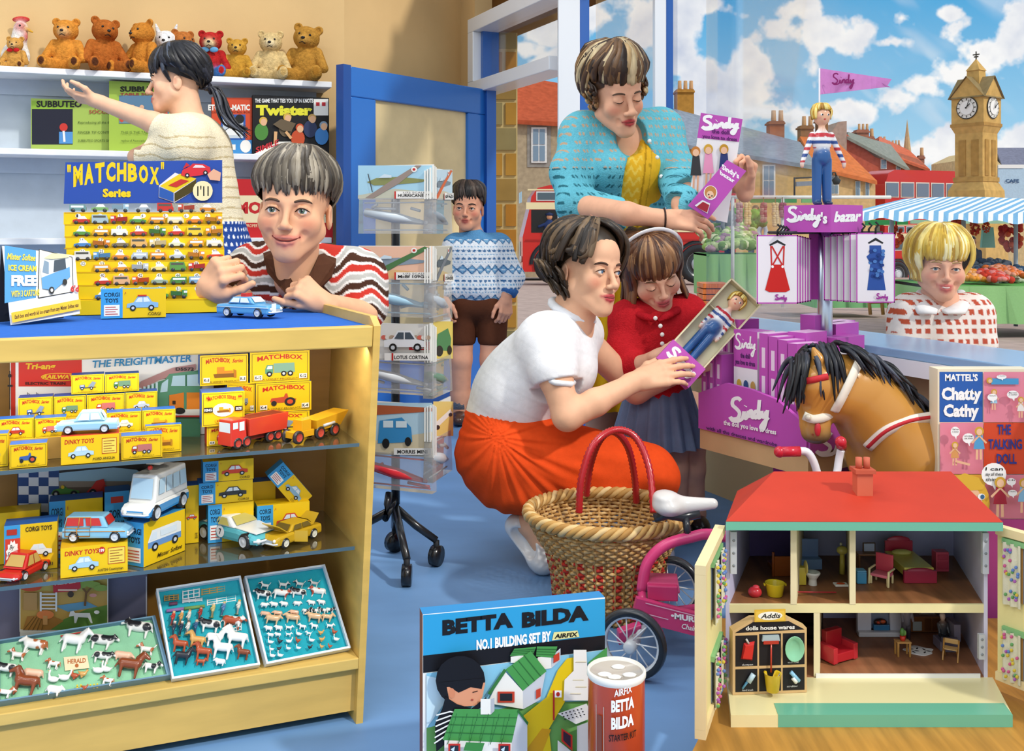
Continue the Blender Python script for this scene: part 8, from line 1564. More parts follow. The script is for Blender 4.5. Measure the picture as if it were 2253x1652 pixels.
def doll(label,M,s,cat='doll',arm=.12):
 t=thing('fashion_doll',label,cat,M=M);Q=M@Matrix.Scale(s,4);ST_=['#c8303a','#f2f0f0','#2f4f94','#f2f0f0']
 P=[EL((0,0,.89),(.085,.08,.1),k=.02,col='#f2bb98'),RC((0,0,.8),(0,0,.74),.03,.035,.01,'#f2bb98'),EL((0,0,.63),(.1,.06,.13),k=.03,col='#f2f0f0'),RC((0,0,.5),(0,0,.47),.085,.085,.02,'#2f5f9c')]
 for x in(-1,1):P+=[RC((x*.1,0,.7),(x*(.1+arm*.5),-.01,.56),.032,.028,.01,'#f2f0f0'),RC((x*(.1+arm*.5),-.01,.56),(x*(.1+arm),-.03,.42),.028,.022,.01,'#f2f0f0'),EL((x*(.1+arm),-.03,.395),(.02,.018,.03),k=.01,col='#f2bb98'),RC((x*.05,0,.45),(x*.055,0,.05),.052,.045,.01,'#2f5f9c'),EL((x*.055,-.03,.02),(.04,.06,.025),k=.01,col='#2a3a5c')]
 P+=[EL((0,-.075,.85),(.016,.012,.009),op='p',col='#d02a34'),EL((-.05,-.06,.865),(.02,.03,.015),op='p',col='#e8907c',alpha=.5)]
 iv=np.array(Q.inverted())
 def cf(v,c):
  L=v@iv[:3,:3].T+iv[:3,3];m=(np.abs(c-np.array(hx('#f2f0f0'))).sum(1)<.25)&(L[:,2]<.78);k=(np.floor(L[:,2]/.034)%4).astype(int);c[m]=np.array([hx(q)for q in ST_])[k][m];return c
 solid('body',xf(P,Q),.011*s,'gloss',t,base='#f2bb98',tau=.003,colfn=cf)
 b=B();[b.ell(Q@Vector((x*.032,-.072,.895)),(.014*s,.008*s,.012*s),'#f4f4f2','gloss',nu=8,nv=6)for x in(-1,1)];[b.ell(Q@Vector((x*.032+.004,-.078,.895)),.008*s,'#22303c','gloss',nu=8,nv=6)for x in(-1,1)];b.build('eyes',t)
 h=Hair(Q,(0,.01,.915),(.088,.086,.1),('#d9a93a','#eccb62','#b9862c','#f4e08c'),4);h.cap(6,-34,.004,'#cf9c34',front=22)
 for k in range(60):
  az=h.R.uniform(-175,175);f=abs(az)<55;h.lock([(az*.5+15,82,.004),(az,50,.014),(az,28 if f else 10,.014),(az,16 if f else-30,.008 if f else.018)],.014,tip=.5,jit=.002)
 h.build(t);return t
dz=zt;doll('blonde display doll in a striped jumper and blue trousers standing on the pink sign',TR((1808-CX)*2.9/F,2.9,1-(450-500)*2.8/F)@rotz(.15),.285)
t=thing('pennant','pink swallow tailed pennant with purple script above the display doll','flag',W(1803,240,2.93));b=B();b.tube([W(1803,150,2.93),(W(1803,0,2.93).x,2.93,1-(440-500)*2.8/F)],.0025,'#e6e2ea',6);b.build('flagpole',t)
b=B();n=14;top=[(1803+(1962-1803)*i/n,150+24*i/n)for i in range(n+1)];bot=[(1803+(1962-1803)*i/n,208-18*i/n)for i in range(n+1)];wv=lambda i:2.93+.012*math.sin(i*.8)
bot[n]=(1940,182);top_=[W(x,y,wv(i))for i,(x,y)in enumerate(top)];bo_=[W(x,y,wv(i))for i,(x,y)in enumerate(bot)];e=W(1960,192,wv(n));th=Vector((0,.0015,0));vs=top_+bo_
b.add(vs+[v+th for v in vs],[(i,n+1+i,n+2+i,i+1)for i in range(n)]+[(2*n+2+i,2*n+3+i,3*n+4+i,3*n+3+i)for i in range(n)],'#d78fd0','cloth');b.add([bo_[n-1],e,bo_[n],bo_[n-1]+th,e+th,bo_[n]+th],[(0,1,2),(3,5,4)],'#d78fd0','cloth');a=Art(b,W(1831,196,2.915),(48*2.93/F,0,0),(0,0,34*2.93/F));sindy(a,0,0,1,1,.07,'#8a1f6a',.8);b.build('flag',t)
def quad3(pts,Yf):return[W(x,y,Yf(x,y))for x,y in pts]
c0=W(1545,725,3.0);xa=(W(1520,845,2.97)-W(1450,780,2.99)).normalized();ya=(W(1624,625,3.04)-W(1484,815,2.96));Lb=ya.length;ya=(ya-xa*ya.dot(xa)).normalized();zn=xa.cross(ya)
if zn.y>0:xa=-xa;zn=-zn
o0=W(1484,815,2.96);wB=.118;t=thing('boxed_doll','open cream doll box with a pink end lid, held between the girl and the woman','doll box',o0);r=lambda u,v,w:o0+xa*((u-.5)*wB)+ya*(v*Lb)+zn*w
b=B();b.hexa([r(0,0,-.04),r(1,0,-.04),r(1,1,-.04),r(0,1,-.04)],[r(0,0,-.034),r(1,0,-.034),r(1,1,-.034),r(0,1,-.034)],'#efe6c4','print')
for u0,u1,v0,v1 in((0,.035,0,1),(.965,1,0,1),(0,1,.985,1),(0,1,0,.012),(0,1,.68,.688)):h1=-.012 if v0==.68 else 0;b.hexa([r(u0,v0,-.036),r(u1,v0,-.036),r(u1,v1,-.036),r(u0,v1,-.036)],[r(u0,v0,h1),r(u1,v0,h1),r(u1,v1,h1),r(u0,v1,h1)],'#e6dcb4','print')
b.build('box_tray',t);b=B();b.hexa([r(-.03,-.03,-.044),r(1.03,-.03,-.044),r(1.03,.2,-.044),r(-.03,.2,-.044)],[r(-.03,-.03,.003),r(1.03,-.03,.003),r(1.03,.2,.003),r(-.03,.2,.003)],PK,'print');a=Art(b,r(.08,.02,.003),xa*wB*.86,ya*Lb*.14);sindy(a,0,0,1,1,.08,'#fff',.4);b.build('end_lid',t)
Md=Matrix.Identity(4)
for i in range(3):Md[i][0],Md[i][1],Md[i][2],Md[i][3]=xa[i],-zn[i],ya[i],r(.5,.16,-.02)[i]
doll('blonde doll in a striped jumper lying in the open box held by the girl',Md,Lb*.8,arm=.02)
b=B();q=[W(1512,470,3.29),W(1600,490,3.29),W(1634,262,3.27),W(1542,248,3.27)];n=(q[1]-q[0]).cross(q[3]-q[0]).normalized();n=n if n.y<0 else-n;b.hexa([v-n*.0025 for v in q],q,'#f6f4f6','print');a=Px(b,q[0],n,.0004)
a.poly([(1534,303),(1626,312),(1634,262),(1542,248)],PK);sindy(a,1545,296,80,-40,7,'#fff',1);a.text('the doll',1566,293,38,9,'#5a1f6a',.03,rise=-3);a.text('you love to dress',1545,303,76,8,'#5a1f6a',.03,rise=-8)
for x,y,c,hc in((1558,345,'#f0a0c4','#d8a83a'),(1592,345,'#2f3f78','#c9962c'),(1530,350,'#3a3a3c','#c9823a')):a.poly([(x-7,y-8),(x+8,y-8),(x+12,y+36),(x-12,y+36)],c);a.line([(x-4,y+36),(x-6,y+80)],4,'#e8b08c');a.line([(x+5,y+36),(x+3,y+80)],4,'#e8b08c');a.disc(x,y-17,10,hc,11);a.disc(x,y-14,7,'#f2c4a0',8)
b.build('leaflet',label='tall white and pink doll leaflet held up by the woman in turquoise',cat='leaflet')
b=B();q=[W(1514,452,3.2),W(1558,482,3.2),W(1642,376,3.21),W(1600,352,3.21)];n=(q[1]-q[0]).cross(q[3]-q[0]).normalized();n=n if n.y<0 else-n;b.hexa([v-n*.006 for v in q],q,PK,'print');a=Px(b,q[0],n,.0004);a.text("Sindy's",1588,372,38,12,'#fff',.04,rise=-22);a.text('bazar',1584,384,32,10,'#fff',.04,rise=-20);a.disc(1563,424,15,'#fff',16);a.disc(1563,423,13,'#c98a4a',14);a.disc(1562,429,8,'#f4cba8',9);a.disc(1559,428,1.6,'#222');a.disc(1566,431,1.6,'#222');a.disc(1561,434,2.4,'#c8303a',1.4);a.poly([(1528,452),(1545,440),(1562,448),(1556,470),(1536,458)],'#fff');a.poly([(1532,455),(1546,444),(1560,451),(1555,468),(1538,459)],'#b8303c');b.build('leaflet',label='pink doll booklet slanting in front of the tall white leaflet',cat='leaflet')
bc=V(.25,2.68,0);t=thing('shopping_basket','wicker shopping basket with red woven sides and two red bound handles','basket',bc)
BR=[(0,.135),(.09,.142),(.16,.158),(.19,.178),(.225,.198),(.25,.203)]
def br(z):
 for(z0,r0),(z1,r1)in zip(BR,BR[1:]):
  if z<=z1:return r0+(r1-r0)*(z-z0)/(z1-z0)
 return BR[-1][1]
b=B();n=40
for j in range(27):
 z=.008+j*.0088;red=z<.165 and j%3!=0;pts=[];cs=[]
 for i in range(n*2):a=PI*i/n;r=br(z)+(.0042 if(i+j)%2 else-.0042);pts.append(bc+V(r*math.cos(a),r*math.sin(a)*.95,z));cs.append(('#c8382a' if red and(i//2)%2==0 else['#cfa468','#b98a4e','#dcb67c'][(i+j*7)%3]))
 b.tube(pts,.0047,'#cfa468',5,closed=True);b.c[-n*2*5:]=[hx(c)for c in cs for _ in range(5)]
b.build('woven_body',t)
b=B()
for i in range(n):a=PI*(2*i+.5)/n;b.tube([bc+V(br(z)*math.cos(a),br(z)*math.sin(a)*.95,z)for z in(0,.06,.12,.165,.19,.22,.245)],.0042,['#c99a5a','#a87a42'][i%2],5)
b.build('stakes',t)
b=B();m=120
for k in range(4):b.tube([bc+V((.207+.011*math.cos(a*16+k*PI/2))*math.cos(a),(.207+.011*math.cos(a*16+k*PI/2))*math.sin(a)*.95,.254+.011*math.sin(a*16+k*PI/2))for a in[2*PI*i/m for i in range(m)]],.0075,['#d9b273','#c79a58','#e3c48c','#b88a4c'][k],6,closed=True)
b.build('braided_rim',t);b=B();b.lathe([(0,.006),(.13,.006)],'#a87a42',24,M=TR(*bc));b.build('basket_floor',t)
for k,P in enumerate(([J(1274,1128,2.6),J(1280,1050,2.6),J(1306,978,2.62),J(1352,946,2.66),J(1398,962,2.67),J(1428,1030,2.63),J(1438,1128,2.58)],[J(1290,1090,2.82),J(1300,1020,2.78),J(1322,965,2.72),J(1352,950,2.7),J(1382,985,2.74),J(1396,1050,2.8),J(1400,1105,2.83)])):
 P=[Vector(q)for q in smooth_path(P,16)];b=B();b.tube(P,[.0105 if i%2 else.008 for i in range(len(P))],'#b8262c',8,'gloss');b.build('handle',t)
PKT='#d8447c';tr_=thing('tricycle','pink child\'s tricycle with a white saddle behind the toy building set','tricycle',(.4,2.44,0))
def wheel(c,ax,r,nm='wheel'):
 ax=Vector(ax).normalized();M=frame(c,ax.cross(V(0,0,1)),z=ax);k=.014
 b=B();b.lathe([(r-.016,-k*.7),(r-.004,-k),(r,0),(r-.004,k),(r-.016,k*.7)],['#26282c','#3c3f44','#3c3f44','#26282c'],40,'gloss',M);b.lathe([(r-.016,-k*.6),(r-.021,-k*.5),(r-.021,k*.5),(r-.016,k*.6)],'#dfe3e6',40,'gloss',M);w=b.build(nm,tr_)
 b=B();[b.tube([M@V(.012*math.cos(a+.5),.012*math.sin(a+.5),(i%2-.5)*.02),M@V((r-.02)*math.cos(a),(r-.02)*math.sin(a),0)],.0017,'#eef0f2',5,'gloss')for i,a in enumerate([2*PI*i/14 for i in range(14)])];b.build('spokes',w)
 b=B();b.lathe([(0,-.024),(.014,-.024),(.014,.024),(.009,.028),(0,.028)],'#d5d9dc',16,'gloss',M);b.build('hub',w)
w1,w2=V(.265,2.26,.079),V(.41,2.62,.079);axd=(w1-w2).normalized();wheel(w1,axd,.079);wheel(w2,axd,.079);wheel(V(.70,2.45,.1),(0,1,.0),.1)
b=B();b.tube([w1,w2],.007,'#b9bfc6',8,'gloss');b.build('axle',tr_)
b=B();b.tube([Vector(q)for q in smooth_path([J(1412,1300,2.44),J(1424,1240,2.45),J(1462,1200,2.45),J(1520,1182,2.45),J(1570,1176,2.45),(.62,2.45,.24),(.69,2.45,.28)],5)],.0135,PKT,12,'gloss');b.build('frame_tube',tr_)
b=B();u=V(.93,-.1,0).normalized();b.box((0,0,0),(.075,.12,.008),'#e0558a','gloss',frame(W(1458,1282,2.44),u));b.box((0,0,-.02),(.07,.02,.035),'#c8386c','gloss',frame(W(1458,1284,2.38),u));b.build('step_plate',tr_,bevel=.003)
b=B();p,q=W(1408,1340,2.36),W(1640,1400,2.36);u=(q-p).normalized();b.box((.12,0,0),(.27,.02,.05),PKT,'gloss',frame(p,u,y=V(0,1,0),z=u.cross(V(0,1,0))));a=Px(b,W(1480,1360,2.349),V(0,-1,0),.0006);a.text('•MURRAY',1476,1360,92,13,'#fff',.05,rise=-16);a.text('Chain Drive',1498,1382,70,11,'#fff',.02,.3,rise=-14);a.line([(1420,1326),(1560,1362)],2,'#f4c4d8');a.line([(1424,1350),(1470,1362)],2,'#f4c4d8');b.build('chain_guard',tr_,bevel=.004)
b=B();b.tube([w2*.5+w1*.5+V(.0,0,.0),W(1416,1335,2.4),W(1412,1300,2.44)],.011,PKT,8,'gloss');b.tube([w2*.5+w1*.5,V(.44,2.42,.1)],.01,PKT,8,'gloss');b.build('rear_stay',tr_);b=B();b.box((0,0,0),(.055,.03,.03),PKT,'gloss',frame(W(1384,1392,2.34),(1,.1,.3)));b.build('pedal',tr_,bevel=.003)
b=B();b.tube([W(1514,1180,2.45),W(1508,1138,2.46)],.009,'#2c2f34',8,'gloss');b.tube([W(1440,1140,2.46),W(1470,1132,2.45),W(1505,1138,2.46),W(1540,1130,2.46)],.007,'#2c2f34',8,'gloss',flat=1.6);b.build('seat_post',tr_)
sd=[RC(J(1475,1112,2.47),J(1568,1108,2.47),.024,.013,.02),EL(J(1468,1110,2.47),(.036,.05,.024),k=.02),EL(J(1462,1092,2.47),(.026,.04,.012),k=.015)];solid('saddle',sd,.003,'gloss',tr_,base='#dedad6')
CH_='#d3dae0';b=B();b.tube([Vector(q)for q in smooth_path([(.70,2.45,.1),(.70,2.45,.3),(.72,2.44,.40)],4)],.01,CH_,10,'gloss');b.build('steering_column',tr_)
b=B();b.tube([Vector(q)for q in smooth_path([J(1752,993,2.43),J(1775,994,2.43),J(1790,1015,2.43),J(1802,1050,2.43),(.745,2.43,.395),J(1838,1050,2.44),J(1846,1010,2.45),J(1850,990,2.45)],4)],.0095,'#e4e8ec',10,'gloss');b.build('handlebar',tr_)
for p,q in((J(1715,994,2.43),J(1760,993,2.43)),(J(1852,984,2.48),J(1850,972,2.42))):b=B();b.tube([p,q],.0125,'#c8283a',10,'gloss');b.ell(q if p[0]>.7 else p,.0135,'#c8283a','gloss');b.build('grip',tr_)
ht=thing('toy_horse','tan toy horse with a black mane, white bridle and red striped breast band','toy horse',(.95,2.6,0));TN='#c98f42'
P=[RC(J(1795,838,2.53),J(1838,868,2.54),.052,.06,.03),RC(J(1782,850,2.53),J(1792,925,2.53),.046,.034,.03),EL(J(1793,940,2.53),(.033,.03,.034),k=.02,col='#d9a862'),EL(J(1796,956,2.53),(.034,.032,.022),k=.012,col='#2c2a2e')]
P+=[RC(J(1850,835,2.55),J(1915,905,2.58),.062,.085,.04),RC(J(1890,860,2.57),J(1985,985,2.6),.075,.12,.05),EL(J(1990,1010,2.62),(.12,.08,.13),k=.05,col='#d9ac52'),RC((.97,2.62,.42),(1.09,2.63,.42),.1,.1,.05)]
for x in(.95,1.12):
 for dy in(-.05,.05):P.append(RC((x,2.63+dy,.36),(x,2.63+dy,.03),.042,.03,.03))
P+=[RC(J(1800,790,2.51),J(1790,768,2.51),.018,.006,.01),RC(J(1812,786,2.57),J(1806,764,2.57),.018,.006,.01),EL(J(1772,895,2.49),(.012,.01,.006),op='-',k=.006),EL(J(1788,955,2.505),(.006,.008,.006),op='p',col='#8a2a2a')]
solid('body',P,.0036,'gloss',ht,base=TN,tau=.006)
b=B();b.ell(J(1781,862,2.492),.0065,'#1c1512','gloss');b.build('eye',ht)
b=B();b.mat='hair';R_=random.Random(8);MC=['#16171c','#22242c','#2f333e','#0f1014','#444a58'];crest=[J(1745,800,2.53),J(1785,772,2.53),J(1835,765,2.545),J(1885,778,2.56),J(1935,812,2.575),J(1985,860,2.59),J(2030,905,2.6),J(2058,930,2.61)]
cr=[Vector(q)for q in smooth_path(crest,10)]
for k in range(190):
 f=R_.random();p=cr[int(f*(len(cr)-1))]+V(R_.gauss(0,.004),R_.uniform(-.02,.03),R_.uniform(-.004,.012));l=R_.uniform(.06,.1)*(1.0 if f>.3 else 1.25);d=V(-.45,0,-1)if f>.3 else V(-.3 if f<.15 else.1,0,-1)
 if f>.3:d=V(.75-.5*R_.random(),0,-.55-.3*R_.random())
 dy=-.055 if R_.random()<.75 else.05;b.tube([Vector(q)for q in smooth_path([p,p+d*l*.4+V(0,dy*.7,.012),p+d*l+V(R_.gauss(0,.008),dy,0)],4)],[.005,.007,.0075,.007,.0065,.0055,.004,.003,.0012],R_.choice(MC),5)
b.build('mane',ht)
def strap(nm,rings,col,w):
 b=B()
 for pts in rings:b.tube([Vector(q)for q in smooth_path(pts,5)],w,col,6,flat=.35,up=(0,-1,0))
 b.build(nm,ht)
strap('bridle',[[J(1890,796,2.497),J(1872,835,2.475),J(1850,880,2.472),J(1836,905,2.488)],[J(1768,914,2.5),J(1790,922,2.491),J(1818,916,2.495),J(1832,905,2.51)]],'#efe8d6',.012)
strap('brow_band',[[J(1758,840,2.495),J(1785,836,2.476),J(1822,828,2.478)]],'#c8323a',.009)
strap('breast_band',[[J(1908,985,2.51),J(1950,948,2.483),J(2005,925,2.497),J(2062,916,2.53)]],'#f0e6da',.015);strap('breast_stripe',[[J(1908,985,2.504),J(1950,948,2.477),J(2005,925,2.491),J(2062,916,2.524)]],'#c8303a',.005)
b=B();b.ell(J(1778,918,2.49),.008,'#d9d2c0','gloss');b.build('bridle_stud',ht);b=B();b.ell(J(1799,944,2.492),(.008,.006,.018),'#c8303a','gloss');b.build('tongue',ht)
PI_,RDO='#ec8fa4','#e0502e';b=B();x0,x1=[(x-CX)*2.47/F for x in(2063,2268)];b.bx((x0,2.47,0),(x1,2.52,1-(812-500)*2.47/F),'#f2e6c8','print');a=Px(b,(0,2.47,0),(0,-1,0),.0005)
a.rect(2067,928,2162,818,'#2f62b4');a.text("MATTEL'S",2079,838,72,15,'#fff',.04);a.text('Chatty',2071,880,88,28,'#fff',.05);a.text('Cathy',2075,917,78,28,'#fff',.05)
a.rect(2163,928,2290,818,PI_);a.rect(2067,1042,2162,929,PI_);a.rect(2163,1042,2290,929,RDO);a.rect(2067,1400,2180,1043,'#f0b84a');a.rect(2165,1140,2290,1043,PI_);a.rect(2067,1400,2290,1141,'#c8509a')
[a.text(s,x,y,w,22,'#2f3f94',.03)for s,x,y,w in(('THE',2192,955,30),('TALKING',2172,987,74),('DOLL',2190,1019,44))]
def bub(x,y,r,ry,s=()):
 a.disc(x,y,r,'#fff',ry);a.poly([(x-r*.2,y+ry*.8),(x+r*.3,y+ry*.8),(x+r*.2,y+ry*1.6)],'#fff')
 for i,q in enumerate(s):a.text(q,x-r*.7,y-ry*.35+i*ry*.45,r*1.4,ry*.28,'#222',.01,.15)
def dl(x,y,h,c,lie=0):
 if lie:a.line([(x,y),(x+h,y)],h*.22,c);a.disc(x-4,y-2,h*.11,'#d8aa3a',h*.11);a.disc(x-3,y-1,h*.07,'#f4c8a4',h*.07)
 else:a.line([(x-h*.06,y),(x-h*.05,y-h*.5)],h*.07,'#f0bd98');a.line([(x+h*.06,y),(x+h*.05,y-h*.5)],h*.07,'#f0bd98');a.poly([(x-h*.17,y-h*.32),(x+h*.17,y-h*.32),(x+h*.1,y-h*.75),(x-h*.1,y-h*.75)],c);a.line([(x-h*.22,y-h*.5),(x,y-h*.72),(x+h*.22,y-h*.5)],h*.06,'#f0bd98');a.disc(x,y-h*.86,h*.14,'#d8aa3a',h*.14);a.disc(x,y-h*.84,h*.09,'#f4c8a4',h*.1)
dl(2178,838,60,'#4f9fd4',1);bub(2200,828,11,5,('Hello',));dl(2182,900,46,'#a9d4ee');bub(2178,872,11,8,('I love you',));bub(2222,866,13,9,('May I have','a cookie'));dl(2238,916,46,'#f4f0ec')
bub(2094,946,10,11,('Tell me','a story'));bub(2122,960,13,11,("Let's change",'my dress'));dl(2144,1006,72,'#5aa4d8');dl(2090,1018,52,'#e0a060');a.line([(2090,1008),(2122,1016)],5,'#f0bd98')
a.disc(2117,1100,48,'#e2b23c',62);a.disc(2112,1108,38,'#f4c49c',52);a.poly([(2070,1075),(2150,1070),(2158,1050),(2110,1034),(2075,1048)],'#e6b840');[a.disc(x,1085,8,'#fff',7)for x in(2098,2146)];[a.disc(x,1085,4.5,'#3a6a94',5)for x in(2100,2148)];a.disc(2126,1104,5,'#e09a78',4);a.line([(2104,1124),(2124,1132),(2146,1122)],4,'#c8404a');bub(2172,1036,27,25,('I can','say all these','things!'));dl(2184,1128,88,'#a8283c');dl(2234,1118,76,'#8ac0e4');bub(2206,1050,10,8,('Hi',));bub(2208,1074,10,7,('Hello',));bub(2212,1158,15,8,('So pretty',));dl(2238,1186,44,'#4a8a4a')
b.build('talking_doll_display',label='tall pink and blue display carton for a talking doll behind the doll\'s house',cat='display board')
bl,br_=V((930-CX)*1.72/F,1.72,0),V((1331-CX)*1.8/F,1.8,0);u=(br_-bl).normalized();n=V(-u.y,u.x,0);hB=.349;w=(br_-bl).length;c=[bl,br_,br_+n*.032,bl+n*.032];b=B();zz_=V(0,0,hB)
b.add(c+[q+zz_ for q in c],[(0,1,5,4),(1,2,6,5),(2,3,7,6),(3,0,4,7),(4,5,6,7),(3,2,1,0)],['#f4f3ee','#2f93cc','#2f93cc','#7a3a2c','#2a84c0','#fff'],'print');a=Px(b,bl,n,.0003)
a.poly([(931,1444),(1331,1399),(1331,1317),(931,1353)],'#2f9fd4');a.poly([(931,1480),(1331,1428),(1331,1397),(931,1442)],'#16161c')
a.text('BETTA',973,1398,156,34,'#15151a',.06,rise=18);a.text('BILDA',1148,1381,147,34,'#15151a',.06,rise=17);a.text('NO.1 BUILDING SET BY',1048,1430,164,23,'#fff',.05,rise=20);a.poly([(1214,1408),(1274,1400),(1270,1386),(1218,1390)],'#e9e4a0');a.text('AIRFIX',1219,1404,50,10,'#1c1c1c',.04,.2,rise=5)
a.poly([(938,1800),(1331,1800),(1331,1428),(938,1480)],'#8ccbe8');a.poly([(938,1800),(1331,1800),(1331,1540),(1150,1545),(938,1600)],'#6fa85a');a.poly([(938,1600),(1010,1500),(938,1485)],'#cfe8f4')
GR,WH='#4a9a4f','#f3f1ea'
def hut(roof,wall,side=None):
 if side:a.poly(side,'#cfd3da')
 a.poly(wall,WH);a.poly(roof,GR)
 x0,y0=roof[0];x1,y1=roof[1];x2,y2=roof[2];x3,y3=roof[3]
 for k in(1,2,3):f=k/4;a.line([(x0+(x3-x0)*f,y0+(y3-y0)*f),(x1+(x2-x1)*f,y1+(y2-y1)*f)],1.6,'#2f6f38')
hut([(1178,1442),(1218,1445),(1225,1420),(1180,1420)],[(1182,1472),(1212,1468),(1212,1440),(1182,1444)],[(1212,1468),(1232,1450),(1232,1424),(1214,1440)]);a.poly([(1216,1456),(1229,1449),(1229,1432),(1216,1440)],'#c8432c');hut([(1120,1440),(1170,1438),(1178,1420),(1130,1424)],[(1122,1455),(1150,1455),(1150,1438),(1122,1442)])
a.poly([(1160,1800),(1240,1800),(1212,1660),(1205,1600),(1240,1540),(1255,1480),(1272,1440),(1245,1445),(1225,1470),(1200,1530),(1150,1570),(1155,1630),(1142,1700)],'#e8c81c');a.poly([(1150,1652),(1190,1598),(1210,1600),(1190,1652)],'#d8a01c')
hut([(1110,1468),(1148,1515),(1200,1472),(1165,1428)],[(1070,1542),(1148,1555),(1148,1516),(1106,1470)],[(1148,1556),(1186,1535),(1198,1474),(1148,1514)]);a.poly([(1070,1520),(1106,1466),(1112,1470),(1076,1524)],'#3a7a40');a.rect(1092,1540,1129,1516,'#c8432c');a.rect(1097,1536,1124,1520,'#22252c');a.poly([(1176,1532),(1186,1526),(1186,1508),(1176,1512)],'#c8432c')
a.poly([(1236,1535),(1310,1535),(1310,1480),(1288,1468),(1286,1424),(1258,1424),(1258,1470),(1238,1490)],WH);a.poly([(1290,1452),(1331,1418),(1331,1462),(1302,1472)],GR);[a.line([(x,y),(x+24,y)],1.2,'#d8c890')for x,y in((1256,1490),(1262,1505),(1250,1520),(1262,1450))]
a.rect(1212,1577,1216,1512,'#b8332a');a.rect(1216,1527,1231,1512,'#fff');a.disc(1223,1520,4,'#c8332a',5);a.poly([(1222,1620),(1262,1652),(1262,1800),(1222,1800),(1222,1560)],WH);a.poly([(1222,1562),(1285,1540),(1300,1570),(1262,1585)],'#e4e4e2');[a.disc(1232+i*8+j*3,1562-i*2.6+j*6,2,'#333',1.4)for i in range(6)for j in range(3)];a.poly([(1262,1586),(1300,1572),(1300,1700),(1262,1700)],'#b9bcc2');a.poly([(1228,1590),(1252,1606),(1252,1640),(1228,1618)],'#c8332a');a.poly([(1232,1596),(1248,1607),(1248,1632),(1232,1616)],'#3a2a3c')
a.disc(1008,1486,54,'#141318',54);a.poly([(978,1500),(1062,1490),(1056,1520),(1048,1540),(1010,1542),(984,1530)],'#e29a74');a.poly([(960,1490),(1060,1480),(1054,1504),(1030,1500),(1004,1512),(985,1500)],'#141318');a.disc(989,1513,7,'#d88a64',11);a.line([(1034,1511),(1045,1508)],2,'#3a2018');a.disc(1033,1527,3,'#a84a3a',2)
a.poly([(975,1520),(1000,1536),(1030,1545),(1000,1600),(955,1640),(952,1580),(968,1545)],'#141318');[a.line([(955-i*1,1560+i*12),(985,1552+i*9),(1005,1556+i*8)],3,'#f2f0ea')for i in range(6)];a.poly([(1030,1545),(1062,1520),(1068,1530),(1040,1550)],'#141318')
hut([(994,1545),(1134,1546),(1118,1618),(968,1612)],[(970,1800),(1118,1800),(1118,1616),(972,1610)],[(1118,1800),(1152,1650),(1152,1580),(1134,1548),(1118,1616)]);a.poly([(1132,1545),(1154,1574),(1152,1580),(1130,1550)],'#2f6f38');a.rect(1050,1556,1072,1522,WH);a.poly([(1072,1556),(1080,1548),(1080,1520),(1072,1522)],'#b9bcc2')
for i in range(4):
 for j in range(6):a.line([(978+j*23+i*5,1620-i*18),(984+j*23+i*4,1604-i*18)],1.6,'#2f6f38')
for x in(978,1086):a.rect(x,1640,x+26,1614,'#c8332a');a.rect(x+4,1635,x+22,1618,'#22303c');a.poly([(x+5,1626),(x+14,1620),(x+12,1632)],'#cfe4f0')
a.poly([(1010,1628),(1050,1630),(1056,1612),(1016,1610)],'#3f8a45');a.line([(1024,1630),(1026,1660)],4,'#a83a2c')
b.build('building_set_box',label='large flat building set box with blue lettered top and a picture of green roofed houses',cat='toy box')
class Cy(Art):
 def __init__(s,b,c,r,a0):s.b,s.c,s.r,s.a0=b,Vector(c),r,a0;s.step=.0003;s.mat='print';s.lay=1
 def P(s,u,v):a=s.a0+u;r=s.r+s.step*s.lay;return s.c+V(r*math.cos(a),r*math.sin(a),v)
tc_=V((1356-CX)*1.66/F,1.66,0);t=thing('building_set_tube','red starter kit tube with a clear lid beside the building set box','toy tube',tc_);b=B();b.lathe([(.0,.0),(.046,.0),(.046,.272),(.048,.275),(.048,.282),(.045,.285),(.043,.279),(0,.277)],['#c8c4bc','#e2562f','#f0eee6','#f0eee6','#e9e6dc','#d9d5cb','#b5ab9f'],48,'gloss',TR(*tc_));b.build('tube_body',t)
b=B();a=Cy(b,tc_,.046,-PI/2-.15);[a.poly([(x,.02),(x+.02,.02),(x+.02,.24),(x,.24)],'#d8d2c4')for x in(-.72,-.4)];a.poly([(-.66,.05),(-.46,.05),(-.46,.225),(-.66,.225)],'#8a4a3a')
for s,x,w,z,h,c,k in(('AIRFIX',-.02,.62,.259,.011,'#fff',.02),('BETTA',-.12,.8,.234,.019,'#fff',.05),('BILDA',-.12,.78,.207,.019,'#fff',.05),('STARTER KIT',-.2,.96,.188,.0105,'#2a1612',.02)):a.text(s,x,z,w,h,c,k,rise=.006)
b.build('printed_label',t);b=B();[b.ell(tc_+V(x,y,.279),(.012,.008,.003),'#f4f2ec','gloss',nu=8,nv=5)for x,y in((-.02,-.01),(.005,.018),(.02,-.012),(-.005,-.02))];b.build('lid_contents',t)
b=B();P=[(.16,1.4),(1.5,1.4),(1.5,1.85),(1.3,2.36),(.47,2.36),(.445,2.07),(.31,1.76)];b.hexa([(x,y,0)for x,y in P],[(x,y,.098)for x,y in P],'#b9863c','plank');b.build('display_platform',label='low wooden boarded platform under the doll\'s house',cat='platform')
hs=thing('dolls_house','open fronted doll\'s house with a red roof, cream walls and furnished rooms','doll\'s house',(.67,2.1,.098));CRE,TEA,LAV='#efe3ae','#6fb89c','#d2cff0'
def Hh(u,v,z):x0,x1=.4253+.11*v,.9228+.07*v;return V(x0+(x1-x0)*u,2.0+.3*v,z)
